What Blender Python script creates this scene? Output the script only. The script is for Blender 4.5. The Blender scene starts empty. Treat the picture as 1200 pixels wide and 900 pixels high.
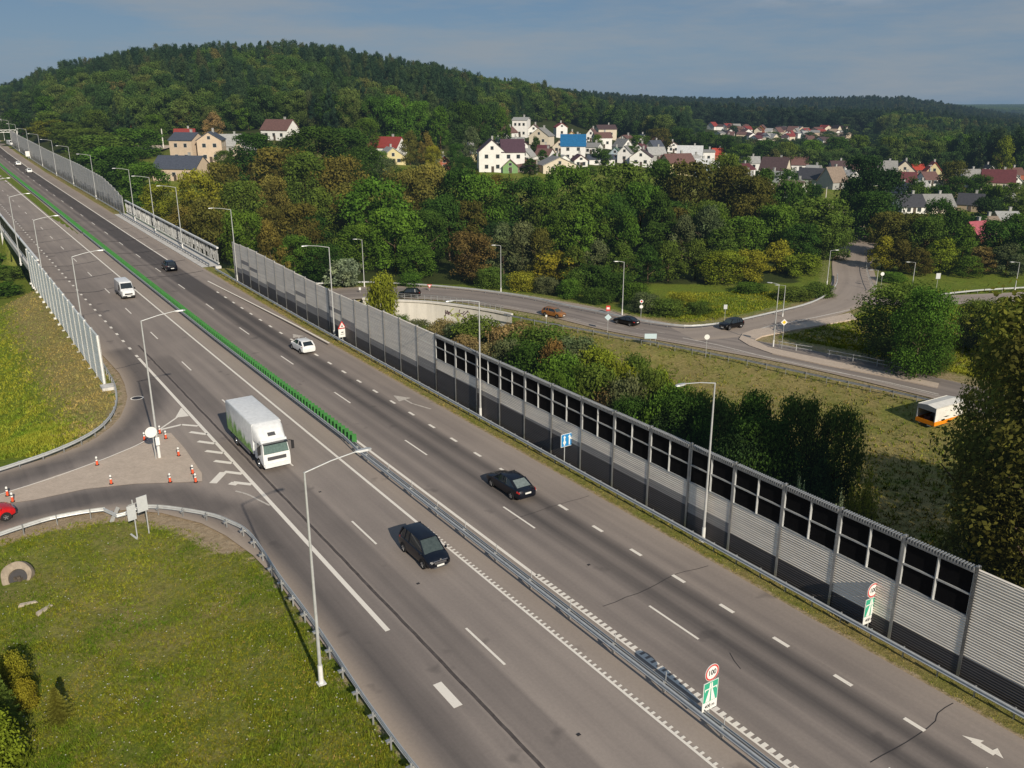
import bpy, bmesh, math, random
import numpy as np
from mathutils import Vector, Matrix
from mathutils.geometry import tessellate_polygon

random.seed(7)
RNG = np.random.default_rng(11)
scene = bpy.context.scene
COL = scene.collection

# ------------------------------------------------------------------ survey of the place (metres)
CAM_H = 29.0
FOC = 1022.35
PITCH = math.radians(18.1427)
CP, SP = math.cos(PITCH), math.sin(PITCH)
ROAD_A = math.radians(33.6449)          # heading of the motorway, west of the view axis
DX, DY = -math.sin(ROAD_A), math.cos(ROAD_A)     # along the road
NX, NY = math.cos(ROAD_A), math.sin(ROAD_A)      # across the road, to the right
SUN_EL = math.radians(27.0)
SUN_AZ = math.radians(153.8)            # from +Y towards +X


def ray(px, py):
    u = (px - 600) / FOC
    v = (450 - py) / FOC
    return (u, CP + v * SP, -SP + v * CP)


def G(px, py, z=0.0):
    r = ray(px, py)
    k = (z - CAM_H) / r[2]
    return (k * r[0], k * r[1])


def Q(px, dep, z=0.0):
    """plan position of a point seen in column px at optical depth dep"""
    return ((px - 600) / FOC * dep, (dep - (CAM_H - z) * SP) / CP)


def TN(t, n):
    return (DX * t + NX * n, DY * t + NY * n)


def tn(x, y):
    return (x * DX + y * DY, x * NX + y * NY)


def sstep(a, b, x):
    k = np.clip((x - a) / (b - a), 0, 1)
    return k * k * (3 - 2 * k)


GT = np.array([-100, 0, 110, 160, 204, 283, 320, 370, 412, 469, 501, 600, 800, 1000], float)
GZ = np.array([0, 0, 0, .5, 1.0, 2.1, 2.6, 3.3, 4.3, 5.5, 6.6, 10, 17, 20], float)


def road_z(t, n):
    g = np.interp(t, GT, GZ)
    k = np.clip((np.asarray(n) - 25.6) / 3.0, 0, 1)
    return g * (.4 + .6 * k)


COLS = np.array([-500, 0, 100, 200, 360, 500, 600, 750, 900, 1050, 1200, 1600], float)
YS = np.array([0, 100, 150, 190, 235, 290, 340, 410, 520, 620, 800, 1050, 1250, 1500, 2500, 5200, 9000], float)
ZT = np.array([
    [-9] * 12,
    [-9, -9, -9, -9, -9, -9, -9.5, -10, -10, -9.6, -9.6, -9.6],
    [-8.5, -8.5, -8.5, -8.5, -9, -10, -9.5, -8.6, -8.3, -8.3, -8.3, -8.3],
    [-8, -8, -8, -8, -8.3, -8.3, -8.3, -8.3, -8.3, -8.3, -8.3, -8.3],
    [-7, -7, -7, -7, -7.5, -8, -8, -8, -8, -8, -8, -8],
    [-3, -3, -2, 0, 1, 0, -1, -2, -5, -6, -6.5, -6.5],
    [2, 2, 3, 7, 8, 4.5, 3.5, 1, -3.5, -5, -5.5, -5.5],
    [8, 9, 10, 14, 18, 11, 6, 3, -4, -5, -6, -6],
    [11, 14, 27, 37, 37, 27, 13, 3, -5, -7, -9, -9],
    [14, 17, 33, 42, 45, 32, 23, 5, -4, -6.5, -11, -11],
    [16, 20, 32, 38, 40, 29, 21, 6, 4, 2, -12, -12],
    [16, 18, 24, 30, 34, 27, 21, 9, -6, -8, -14, -14],
    [16, 18, 22, 26, 30, 26, 26, 13, -3, 2, -16, -17],
    [16, 18, 20, 22, 24, 24, 24, 12, 11, 13, -17, -18],
    [10, 10, 10, 10, 10, 10, 10, 0, -10, -10, -25, -25],
    [-20] * 9 + [-30, -27, -27],
    [-60] * 12], float)


def base_z(x, y):
    x = np.asarray(x, float)
    y = np.asarray(y, float)
    yy = np.clip(y, 1, 8999)
    c = 600 + FOC * x / (yy * CP + 9)
    c = np.clip(c, -499, 1599)
    ci = np.clip(np.searchsorted(COLS, c, side='right') - 1, 0, len(COLS) - 2)
    yi = np.clip(np.searchsorted(YS, yy, side='right') - 1, 0, len(YS) - 2)
    fc = (c - COLS[ci]) / (COLS[ci + 1] - COLS[ci])
    fy = (yy - YS[yi]) / (YS[yi + 1] - YS[yi])
    fc = fc * .5 + (fc * fc * (3 - 2 * fc)) * .5
    fy = fy * .5 + (fy * fy * (3 - 2 * fy)) * .5
    a = ZT[yi, ci] * (1 - fc) + ZT[yi, ci + 1] * fc
    b = ZT[yi + 1, ci] * (1 - fc) + ZT[yi + 1, ci + 1] * fc
    return a * (1 - fy) + b * fy


def poly_dist(x, y, pts):
    """distance from points to a polyline, and the arc position"""
    x = np.asarray(x, float)
    y = np.asarray(y, float)
    best = np.full(x.shape, 1e9)
    for (ax, ay), (bx, by) in zip(pts[:-1], pts[1:]):
        vx, vy = bx - ax, by - ay
        k = np.clip(((x - ax) * vx + (y - ay) * vy) / (vx * vx + vy * vy + 1e-9), 0, 1)
        best = np.minimum(best, np.hypot(x - ax - k * vx, y - ay - k * vy))
    return best


def smooth_line(pts, sub=6):
    out = []
    P_ = [pts[0]] + list(pts) + [pts[-1]]
    for i in range(1, len(P_) - 2):
        p0, p1, p2, p3 = [np.array(P_[i + k], float) for k in (-1, 0, 1, 2)]
        for s in range(sub):
            u = s / sub
            out.append(tuple(.5 * ((2 * p1) + (-p0 + p2) * u + (2 * p0 - 5 * p1 + 4 * p2 - p3) * u * u + (-p0 + 3 * p1 - 3 * p2 + p3) * u ** 3)))
    out.append(tuple(np.array(pts[-1], float)))
    return out


ZR = -8.0      # level of the side road
side_axis = smooth_line([G(*p, ZR) for p in [(330, 352), (430, 343), (540, 346), (650, 362), (735, 381), (850, 401), (950, 419), (1095, 452), (1250, 490)]])
north_axis = smooth_line([G(*p, ZR) for p in [(800, 391), (870, 384), (940, 368), (985, 352), (1000, 332), (998, 305), (1006, 286)]]) 
north_axis = north_axis + [Q(1010, 262, -8)]
east_axis = smooth_line([G(*p, ZR) for p in [(1000, 352), (1060, 352), (1130, 351), (1260, 345)]])
# slip roads on the near side of the motorway, in (t, n)
exit_left = [(130, 14.6), (112, 14.6), (101, 14.9), (96.6, 14.6), (92, 14.0), (89.3, 13.3), (86, 12.2), (83.7, 11.0), (81.3, 9.2), (79.8, 7.5), (78.6, 4.8), (77.7, 1.5), (76.6, -4), (74.5, -12), (70, -30)]
entry_right = [(74.5, 1.5 - 30 * .9), (66.8, -12), (65.9, -4), (65.6, .5), (66.0, 3.3), (65.6, 6.1), (64.6, 8.6), (62.6, 10.7), (59.3, 12.7), (56.5, 13.6), (52.7, 14.3), (48.9, 14.55), (38.3, 14.35), (29.3, 14.2), (10, 14.1)]
exit_axis = [(120, 16.4), (104, 16.6), (97, 16.3), (92, 15.8), (88, 14.6), (84.5, 12.6), (81, 10), (78, 6.5), (76, 2.5), (74.6, -3), (72.6, -12), (69, -30)]
entry_axis = [(70, -30), (68.4, -12), (68.0, -4), (67.9, 1), (68.3, 5), (67.7, 9), (65, 12), (60, 14.6), (54, 16), (46, 16.4), (30, 16.4), (5, 16.4)]
exit_xy = [TN(*p) for p in exit_axis]
right_edge_entry = [TN(*p) for p in entry_right]
left_edge_exit = [TN(*p) for p in exit_left]
entry_xy = [TN(*p) for p in entry_axis]


def left_base(t, n):
    # near field level with the road, embankment beyond the exit slip falling to the valley
    a = -0.35 - .02 * np.clip(13 - n, 0, 60) - .25 * sstep(2, -12, n)
    b = -np.clip((12.4 - n) * .42, 0, 8.3) - .15
    k = sstep(84, 98, t)
    z = a * (1 - k) + b * k
    return z


def terrain_z(x, y, detail=True):
    x = np.asarray(x, float)
    y = np.asarray(y, float)
    t, n = tn(x, y)
    rz = road_z(t, n) - .12 - .55 * sstep(170, 300, t) * (n < 39.6)
    right = base_z(x, y)
    left = left_base(t, n)
    far = sstep(160, 240, t)
    left = left * (1 - far) + (np.interp(t, [160, 240, 300, 600, 900], [-8.3, -8.3, 0, 7, 14])) * far
    # right side: verge, then the bank down into the valley
    kr = sstep(42.6, 42.6 + 15, n)
    zr = rz * (1 - kr) + right * kr
    kl = sstep(14.6, 13.6, n) * 1.0
    zl = rz * (1 - kl) + left * kl
    z = np.where(n > 30, zr, zl)
    # valley under the motorway bridge
    br = sstep(156, 166, t) * (1 - sstep(228, 240, t))
    inside = sstep(60, 43, n) * sstep(2, 9, n)
    z = z * (1 - br * inside) + np.minimum(z, -8.4) * br * inside
    # slip roads
    for ax, in ((exit_xy,), (entry_xy,)):
        d = poly_dist(x, y, ax)
        k = sstep(9.0, 3.6, d) * (n < 18)
        z = z * (1 - k) + (-.12) * k
    # side roads
    for ax, w in ((side_axis, 7.5), (north_axis, 7.0), (east_axis, 6.0)):
        d = poly_dist(x, y, ax)
        k = sstep(w + 7, w, d) * (n > 46)
        z = z * (1 - k) + (ZR - .12) * k
    # hollow below the retaining wall
    dy = WALL_LINE(x) - y
    k = np.exp(-(np.maximum(dy, 0) / 11) ** 2) * sstep(-36, -27, x) * sstep(3, -7, x)
    z = z - 4.6 * k * (dy > -1.3)
    if detail:
        off = sstep(43.5, 50, n) + sstep(12, 5, n)
        nd = sstep(5, 12, poly_dist(x, y, side_axis)) * sstep(5, 12, poly_dist(x, y, north_axis)) * sstep(3, 6, poly_dist(x, y, entry_xy)) * sstep(3, 6, poly_dist(x, y, exit_xy))
        z = z + off * nd * (.16 * np.sin(x * .31 + 1.3 * np.sin(y * .17)) * np.sin(y * .27 + x * .11) + .07 * np.sin(x * 1.1 + y * .7) * np.sin(y * 1.3 - x * .4))
    return z


_wall_px = [(425, 350), (460, 352), (500, 354), (540, 358.5), (575, 364), (600, 369)]
wall_pts = [G(px, py, ZR + .25) for px, py in _wall_px]
_wx = np.array([p[0] for p in wall_pts])
_wy = np.array([p[1] for p in wall_pts])


def WALL_LINE(x):
    return np.interp(x, _wx, _wy) - .1


HOLLOW = (-14.0, 153.0)


def tz(x, y):
    return float(terrain_z(np.array([x]), np.array([y]))[0])


def hit(px, py, d0=60, d1=3000):
    """where the sight line through a surveyed bearing meets the terrain"""
    r = ray(px, py)
    ks = np.concatenate([np.arange(d0, 700, 1.0), np.arange(700, d1, 6.0)])
    xs, ys, zs = r[0] * ks, r[1] * ks, CAM_H + r[2] * ks
    g = terrain_z(xs, ys, False)
    i = np.argmax(zs <= g)
    if zs[i] > g[i]:
        i = len(ks) - 1
    return xs[i], ys[i], float(g[i]), ks[i]


# ------------------------------------------------------------------ object helpers
def tag(o, label=None, cat=None, group=None, kind=None):
    if label:
        o['label'] = label
    if cat:
        o['category'] = cat
    if group:
        o['group'] = group
    if kind:
        o['kind'] = kind
    return o


def empty(name, loc=(0, 0, 0), rz=0.0, label=None, cat=None, group=None):
    o = bpy.data.objects.new(name, None)
    o.empty_display_size = .3
    COL.objects.link(o)
    o.location = loc
    o.rotation_euler = (0, 0, rz)
    return tag(o, label, cat, group)


def link(name, me, parent=None, loc=None, rz=0.0):
    o = bpy.data.objects.new(name, me)
    COL.objects.link(o)
    if parent is not None:
        o.parent = parent
    if loc is not None:
        o.location = loc
    o.rotation_euler.z = rz
    return o


def copy_tree(o, parent=None):
    c = o.copy()
    COL.objects.link(c)
    c.parent = parent
    for ch in list(o.children):
        copy_tree(ch, c)
    return c


class MB:
    """collects primitives into one mesh"""

    def __init__(self):
        self.v = []
        self.f = []
        self.m = []
        self.mi = 0

    def face(self, pts):
        i = len(self.v)
        self.v += [tuple(p) for p in pts]
        self.f.append(tuple(range(i, i + len(pts))))
        self.m.append(self.mi)

    def add(self, vs, fs):
        i = len(self.v)
        self.v += [tuple(p) for p in vs]
        for f in fs:
            self.f.append(tuple(i + k for k in f))
            self.m.append(self.mi)

    def box(self, c, s, rz=0.0):
        x, y, z = [k / 2 for k in s]
        ca, sa = math.cos(rz), math.sin(rz)
        vs = []
        for dz in (-z, z):
            for dx, dy in ((-x, -y), (x, -y), (x, y), (-x, y)):
                vs.append((c[0] + dx * ca - dy * sa, c[1] + dx * sa + dy * ca, c[2] + dz))
        self.add(vs, [(0, 3, 2, 1), (4, 5, 6, 7), (0, 1, 5, 4), (1, 2, 6, 5), (2, 3, 7, 6), (3, 0, 4, 7)])

    def tube(self, pts, rad, n=8, cap=True):
        pts = [Vector(p) for p in pts]
        rads = rad if isinstance(rad, (list, tuple)) else [rad] * len(pts)
        rings = []
        for i, p in enumerate(pts):
            d = (pts[min(i + 1, len(pts) - 1)] - pts[max(i - 1, 0)]).normalized()
            a = d.cross(Vector((0, 0, 1)))
            if a.length < .05:
                a = Vector((1, 0, 0))
            a.normalize()
            b = d.cross(a)
            rings.append([p + (a * math.cos(2 * math.pi * k / n) + b * math.sin(2 * math.pi * k / n)) * rads[i] for k in range(n)])
        vs = [v for r in rings for v in r]
        fs = []
        for i in range(len(pts) - 1):
            for k in range(n):
                k2 = (k + 1) % n
                fs.append((i * n + k, i * n + k2, (i + 1) * n + k2, (i + 1) * n + k))
        if cap:
            fs.append(tuple(range(n)))
            fs.append(tuple(range((len(pts) - 1) * n, len(pts) * n)))
        self.add(vs, fs)

    def bar(self, a, b, w, h):
        """box beam from a to b, w across, h high"""
        a, b = Vector(a), Vector(b)
        d = (b - a).normalized()
        s = d.cross(Vector((0, 0, 1)))
        if s.length < .05:
            s = Vector((1, 0, 0))
        s.normalize()
        u = s.cross(d)
        vs = []
        for p in (a, b):
            for i, j in ((-1, -1), (1, -1), (1, 1), (-1, 1)):
                vs.append(p + s * (i * w / 2) + u * (j * h / 2))
        self.add(vs, [(0, 1, 2, 3), (7, 6, 5, 4), (0, 4, 5, 1), (1, 5, 6, 2), (2, 6, 7, 3), (3, 7, 4, 0)])

    def loft(self, rings, closed=True, caps=True):
        n = len(rings[0])
        vs = [v for r in rings for v in r]
        fs = []
        for i in range(len(rings) - 1):
            for k in range(n if closed else n - 1):
                k2 = (k + 1) % n
                fs.append((i * n + k, i * n + k2, (i + 1) * n + k2, (i + 1) * n + k))
        if caps:
            fs.append(tuple(reversed(range(n))))
            fs.append(tuple(range((len(rings) - 1) * n, len(rings) * n)))
        self.add(vs, fs)

    def mesh(self, name, mats, smooth=False, fix=True):
        me = bpy.data.meshes.new(name)
        me.from_pydata(self.v, [], self.f)
        for m in (mats if isinstance(mats, (list, tuple)) else [mats]):
            me.materials.append(m)
        if any(self.m):
            me.polygons.foreach_set('material_index', self.m)
        if fix:
            bm = bmesh.new()
            bm.from_mesh(me)
            if smooth:
                bmesh.ops.remove_doubles(bm, verts=bm.verts, dist=.0005)
            bmesh.ops.recalc_face_normals(bm, faces=bm.faces)
            bm.to_mesh(me)
            bm.free()
        if smooth:
            me.polygons.foreach_set('use_smooth', [True] * len(me.polygons))
            try:
                me.set_sharp_from_angle(angle=math.radians(smooth if smooth > 1 else 40))
            except Exception:
                pass
        me.update()
        return me

    def build(self, name, mats, parent=None, smooth=False, loc=None, rz=0.0, fix=True):
        return link(name, self.mesh(name, mats, smooth, fix), parent, loc, rz)


def fast_mesh(name, V, F, mat, attrs=None, smooth=False, uv=None):
    """numpy arrays to mesh, F of shape (m, 4) or (m, 3)"""
    me = bpy.data.meshes.new(name)
    V = np.ascontiguousarray(V, np.float32)
    F = np.ascontiguousarray(F, np.int32)
    k = F.shape[1]
    me.vertices.add(len(V))
    me.vertices.foreach_set('co', V.ravel())
    me.loops.add(F.size)
    me.loops.foreach_set('vertex_index', F.ravel())
    me.polygons.add(len(F))
    me.polygons.foreach_set('loop_start', np.arange(0, F.size, k, dtype=np.int32))
    me.polygons.foreach_set('loop_total', np.full(len(F), k, np.int32))
    if smooth:
        me.polygons.foreach_set('use_smooth', np.ones(len(F), bool))
    me.update(calc_edges=True)
    for nm, arr in (attrs or {}).items():
        a = me.attributes.new(nm, 'FLOAT', 'POINT')
        a.data.foreach_set('value', np.ascontiguousarray(arr, np.float32))
    if uv is not None:
        l = me.uv_layers.new(name='UVMap')
        l.data.foreach_set('uv', np.ascontiguousarray(uv[F.ravel()], np.float32).ravel())
    if mat is not None:
        me.materials.append(mat)
    me.validate()
    return me


# ------------------------------------------------------------------ materials
MATS = {}
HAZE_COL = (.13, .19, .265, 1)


def new_mat(name):
    m = bpy.data.materials.new(name)
    m.use_nodes = True
    nt = m.node_tree
    for n in list(nt.nodes):
        nt.nodes.remove(n)
    out = nt.nodes.new('ShaderNodeOutputMaterial')
    return m, nt, out


def N(nt, typ, **kw):
    n = nt.nodes.new(typ)
    for k, v in kw.items():
        if k.startswith('i_'):
            n.inputs[k[2:].replace('_', ' ')].default_value = v
        else:
            setattr(n, k, v)
    return n


def noise(nt, vec, scale, detail=4, rough=.6):
    n = N(nt, 'ShaderNodeTexNoise')
    n.inputs['Scale'].default_value = scale
    n.inputs['Detail'].default_value = detail
    n.inputs['Roughness'].default_value = rough
    if vec is not None:
        nt.links.new(vec, n.inputs['Vector'])
    return n.outputs['Fac']


def math_(nt, op, a, b=None, c=None, clamp=False):
    n = N(nt, 'ShaderNodeMath', operation=op)
    n.use_clamp = clamp
    for i, v in enumerate((a, b, c)):
        if v is None:
            continue
        if isinstance(v, (int, float)):
            n.inputs[i].default_value = v
        else:
            nt.links.new(v, n.inputs[i])
    return n.outputs[0]


def mix(nt, fac, a, b, mode='MIX'):
    n = N(nt, 'ShaderNodeMix', data_type='RGBA', blend_type=mode)
    n.clamp_factor = True
    for s, v in ((n.inputs[0], fac), (n.inputs[6], a), (n.inputs[7], b)):
        if isinstance(v, (int, float)):
            s.default_value = v
        elif isinstance(v, (tuple, list)):
            s.default_value = tuple(v) if len(v) == 4 else tuple(v) + (1,)
        else:
            nt.links.new(v, s)
    return n.outputs[2]


def ramp(nt, fac, stops, interp='LINEAR'):
    n = N(nt, 'ShaderNodeValToRGB')
    cr = n.color_ramp
    cr.interpolation = interp
    while len(cr.elements) < len(stops):
        cr.elements.new(.5)
    for e, (p, c) in zip(cr.elements, stops):
        e.position = p
        e.color = tuple(c) if len(c) == 4 else tuple(c) + (1,)
    nt.links.new(fac, n.inputs[0])
    return n.outputs[0]


def maprange(nt, v, a, b, c=0.0, d=1.0):
    n = N(nt, 'ShaderNodeMapRange')
    n.clamp = True
    for i, k in enumerate((a, b, c, d)):
        n.inputs[i + 1].default_value = k
    nt.links.new(v, n.inputs[0])
    return n.outputs[0]


def attr(nt, name):
    n = N(nt, 'ShaderNodeAttribute', attribute_name=name)
    return n.outputs['Fac']


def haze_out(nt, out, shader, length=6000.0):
    """distance haze painted into the material: blue emission mixed in, growing from the origin"""
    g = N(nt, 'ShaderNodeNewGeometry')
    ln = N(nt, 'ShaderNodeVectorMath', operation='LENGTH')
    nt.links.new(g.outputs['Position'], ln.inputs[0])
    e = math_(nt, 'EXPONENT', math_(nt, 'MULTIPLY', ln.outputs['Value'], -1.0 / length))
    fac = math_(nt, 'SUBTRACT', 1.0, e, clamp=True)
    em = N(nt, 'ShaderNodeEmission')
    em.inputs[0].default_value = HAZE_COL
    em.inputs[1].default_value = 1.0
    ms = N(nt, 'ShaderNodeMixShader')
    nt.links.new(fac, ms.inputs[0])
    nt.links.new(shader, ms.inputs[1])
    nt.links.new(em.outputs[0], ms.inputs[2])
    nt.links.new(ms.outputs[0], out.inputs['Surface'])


def principled(nt, col, rough=.8, metal=0.0, spec=.3, bump=None, bstr=.3, bdist=.02):
    p = N(nt, 'ShaderNodeBsdfPrincipled')
    if isinstance(col, (tuple, list)):
        p.inputs['Base Color'].default_value = tuple(col) if len(col) == 4 else tuple(col) + (1,)
    else:
        nt.links.new(col, p.inputs['Base Color'])
    if isinstance(rough, (int, float)):
        p.inputs['Roughness'].default_value = rough
    else:
        nt.links.new(rough, p.inputs['Roughness'])
    p.inputs['Metallic'].default_value = metal
    p.inputs['Specular IOR Level'].default_value = spec
    if bump is not None:
        b = N(nt, 'ShaderNodeBump')
        b.inputs['Strength'].default_value = bstr
        b.inputs['Distance'].default_value = bdist
        nt.links.new(bump, b.inputs['Height'])
        nt.links.new(b.outputs[0], p.inputs['Normal'])
    return p.outputs[0]


def objco(nt):
    return N(nt, 'ShaderNodeTexCoord').outputs['Object']


def geopos(nt):
    return N(nt, 'ShaderNodeNewGeometry').outputs['Position']


def plain(name, col, rough=.6, metal=0.0, spec=.4, vary=.12, scale=6.0, haze=False):
    """slightly uneven paint or metal"""
    if name in MATS:
        return MATS[name]
    m, nt, out = new_mat(name)
    v = geopos(nt)
    f = noise(nt, v, scale, 5, .65)
    a = tuple(c * (1 - vary) for c in col[:3])
    b = tuple(min(1, c * (1 + vary)) for c in col[:3])
    c = ramp(nt, f, [(.3, a), (.7, b)])
    sh = principled(nt, c, rough, metal, spec)
    if haze:
        haze_out(nt, out, sh)
    else:
        nt.links.new(sh, out.inputs['Surface'])
    MATS[name] = m
    return m
# ------------------------------------------------------------------ surface materials
def asphalt_mat():
    m, nt, out = new_mat('asphalt')
    uv = N(nt, 'ShaderNodeUVMap').outputs[0]
    wear, dust = attr(nt, 'wear'), attr(nt, 'dust')
    mp = N(nt, 'ShaderNodeMapping')
    mp.inputs['Scale'].default_value = (1.1, .035, 1)
    nt.links.new(uv, mp.inputs[0])
    streak = noise(nt, mp.outputs[0], 1.0, 5, .6)
    big = noise(nt, uv, .06, 4, .6)
    grit = noise(nt, uv, 5.5, 6, .8)
    fine = noise(nt, uv, 34.0, 2, .6)
    f = math_(nt, 'ADD', wear, math_(nt, 'MULTIPLY', math_(nt, 'SUBTRACT', streak, .5), .55))
    f = math_(nt, 'ADD', f, math_(nt, 'MULTIPLY', math_(nt, 'SUBTRACT', big, .5), .60), clamp=True)
    c = ramp(nt, f, [(0, (.350, .298, .255)), (.45, (.222, .190, .168)), (1, (.088, .078, .074))])
    c = mix(nt, dust, c, (.40, .325, .255))
    g = math_(nt, 'ADD', math_(nt, 'MULTIPLY', grit, .46), math_(nt, 'MULTIPLY', fine, .30))
    c = mix(nt, 1.0, c, N_gray(nt, math_(nt, 'ADD', g, .62)), 'MULTIPLY')
    # bitumen patches
    patch = maprange(nt, noise(nt, uv, .35, 3, .5), .66, .72, 0, .35)
    c = mix(nt, patch, c, (.05, .045, .045))
    sh = principled(nt, c, .88, 0, .25, fine, .25, .01)
    nt.links.new(sh, out.inputs['Surface'])
    return m


def N_gray(nt, v):
    n = N(nt, 'ShaderNodeCombineColor')
    for i in range(3):
        nt.links.new(v, n.inputs[i])
    return n.outputs[0]


def paint_mat(name='road_paint', col=(.86, .80, .70), wearlo=.43):
    m, nt, out = new_mat(name)
    v = geopos(nt)
    f = noise(nt, v, 3.2, 6, .75)
    f2 = noise(nt, v, 22, 3, .7)
    k = maprange(nt, math_(nt, 'ADD', math_(nt, 'MULTIPLY', f, .6), math_(nt, 'MULTIPLY', f2, .4)), wearlo - .1, wearlo, .72, 0)
    c = mix(nt, f2, tuple(x * .85 for x in col), col)
    c = mix(nt, k, c, (.17, .145, .13))
    nt.links.new(principled(nt, c, .75, 0, .3), out.inputs['Surface'])
    return m


def terrain_mat():
    m, nt, out = new_mat('ground_cover')
    p = geopos(nt)
    dry, soil, wood = attr(nt, 'dry'), attr(nt, 'soil'), attr(nt, 'wood')
    n1 = noise(nt, p, .055, 5, .6)
    n2 = noise(nt, p, .38, 5, .65)
    n3 = noise(nt, p, 2.6, 6, .75)
    n4 = noise(nt, p, 13.0, 3, .7)
    green = ramp(nt, n3, [(.25, (.060, .090, .010)), (.5, (.130, .165, .018)), (.75, (.235, .235, .036))])
    lush = ramp(nt, n3, [(.3, (.070, .120, .012)), (.7, (.185, .235, .024))])
    green = mix(nt, maprange(nt, n2, .42, .6), green, lush)
    straw = ramp(nt, n3, [(.28, (.125, .110, .036)), (.5, (.250, .205, .074)), (.75, (.370, .300, .125))])
    f = math_(nt, 'ADD', dry, math_(nt, 'MULTIPLY', math_(nt, 'SUBTRACT', n1, .5), 1.1))
    f = math_(nt, 'ADD', f, math_(nt, 'MULTIPLY', math_(nt, 'SUBTRACT', n2, .5), 1.1))
    f = maprange(nt, f, .3, .75)
    c = mix(nt, f, green, straw)
    sc = ramp(nt, n3, [(.3, (.27, .20, .12)), (.7, (.46, .36, .24))])
    sf = maprange(nt, math_(nt, 'ADD', soil, math_(nt, 'MULTIPLY', math_(nt, 'SUBTRACT', n3, .5), 1.0)), .35, .65)
    c = mix(nt, sf, c, sc)
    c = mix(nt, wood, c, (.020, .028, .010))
    c = mix(nt, 1.0, c, N_gray(nt, math_(nt, 'ADD', math_(nt, 'MULTIPLY', n4, .9), .55)), 'MULTIPLY')
    bmp = math_(nt, 'ADD', n3, math_(nt, 'MULTIPLY', n4, .5))
    sh = principled(nt, c, .95, 0, .1, bmp, .8, .16)
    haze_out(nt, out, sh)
    return m


def grass_mat(name):
    m, nt, out = new_mat(name)
    base = N(nt, 'ShaderNodeObjectInfo').outputs['Color']
    shade = attr(nt, 'shade')
    p = geopos(nt)
    a = noise(nt, p, .17, 4, .6)
    b = noise(nt, p, .9, 4, .6)
    f = math_(nt, 'ADD', math_(nt, 'MULTIPLY', a, .6), math_(nt, 'MULTIPLY', b, .4))
    tint = ramp(nt, f, [(.37, (.52, .78, .5)), (.46, (.92, .98, .85)), (.53, (1.22, 1.10, .92)), (.61, (1.36, 1.16, 1.02))])
    c = mix(nt, 1.0, base, tint, 'MULTIPLY')
    c = mix(nt, 1.0, c, N_gray(nt, math_(nt, 'ADD', math_(nt, 'MULTIPLY', shade, 1.3), .35)), 'MULTIPLY')
    d = N(nt, 'ShaderNodeBsdfDiffuse')
    nt.links.new(c, d.inputs[0])
    nt.links.new(d.outputs[0], out.inputs['Surface'])
    return m


def leaf_mat(name, use_random=False, palette=None, transl=.28):
    m, nt, out = new_mat(name)
    oi = N(nt, 'ShaderNodeObjectInfo')
    shade = attr(nt, 'shade')
    if use_random:
        base = ramp(nt, oi.outputs['Random'], palette, 'LINEAR')
    else:
        base = oi.outputs['Color']
    v = objco(nt)
    p = geopos(nt)
    patch = noise(nt, p, .35, 4, .6)
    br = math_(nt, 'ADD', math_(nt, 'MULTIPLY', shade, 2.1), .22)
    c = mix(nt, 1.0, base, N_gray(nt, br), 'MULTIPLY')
    warm = mix(nt, 1.0, c, (1.18, 1.05, .80, 1), 'MULTIPLY')
    c = mix(nt, maprange(nt, patch, .42, .68, 0, .25 if use_random else .7), c, warm)
    d = N(nt, 'ShaderNodeBsdfDiffuse')
    nt.links.new(c, d.inputs[0])
    t = N(nt, 'ShaderNodeBsdfTranslucent')
    ct = mix(nt, 1.0, c, (1.25, 1.25, .6, 1), 'MULTIPLY')
    nt.links.new(ct, t.inputs[0])
    ms = N(nt, 'ShaderNodeMixShader')
    ms.inputs[0].default_value = transl
    nt.links.new(d.outputs[0], ms.inputs[1])
    nt.links.new(t.outputs[0], ms.inputs[2])
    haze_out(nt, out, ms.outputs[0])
    return m


def concrete_mat(name, col=(.62, .60, .56), dirt=.35, scale=.6):
    m, nt, out = new_mat(name)
    p = geopos(nt)
    mp = N(nt, 'ShaderNodeMapping')
    mp.inputs['Scale'].default_value = (1, 1, .18)
    nt.links.new(p, mp.inputs[0])
    f = noise(nt, mp.outputs[0], scale * 2, 6, .7)
    g = noise(nt, p, 9, 4, .7)
    c = ramp(nt, f, [(.3, tuple(k * (1 - dirt) for k in col)), (.6, col)])
    c = mix(nt, 1.0, c, N_gray(nt, math_(nt, 'ADD', math_(nt, 'MULTIPLY', g, .3), .85)), 'MULTIPLY')
    nt.links.new(principled(nt, c, .85, 0, .25, g, .3, .01), out.inputs['Surface'])
    return m


def roof_mat(name, col, haze=True):
    if name in MATS:
        return MATS[name]
    m, nt, out = new_mat(name)
    v = objco(nt)
    w = N(nt, 'ShaderNodeTexWave')
    w.wave_type = 'BANDS'
    w.bands_direction = 'X'
    w.inputs['Scale'].default_value = 2.2
    w.inputs['Distortion'].default_value = .3
    nt.links.new(v, w.inputs['Vector'])
    g = noise(nt, v, 1.6, 5, .7)
    c = ramp(nt, g, [(.3, tuple(k * .72 for k in col)), (.7, tuple(min(1, k * 1.15) for k in col))])
    c = mix(nt, 1.0, c, N_gray(nt, math_(nt, 'ADD', math_(nt, 'MULTIPLY', w.outputs['Fac'], .25), .8)), 'MULTIPLY')
    sh = principled(nt, c, .6, 0, .35)
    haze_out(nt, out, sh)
    MATS[name] = m
    return m


def wall_mat(name, col):
    if name in MATS:
        return MATS[name]
    m, nt, out = new_mat(name)
    p = geopos(nt)
    g = noise(nt, p, .9, 5, .7)
    c = ramp(nt, g, [(.3, tuple(k * .85 for k in col)), (.65, col)])
    sh = principled(nt, c, .9, 0, .15)
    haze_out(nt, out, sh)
    MATS[name] = m
    return m


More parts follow.
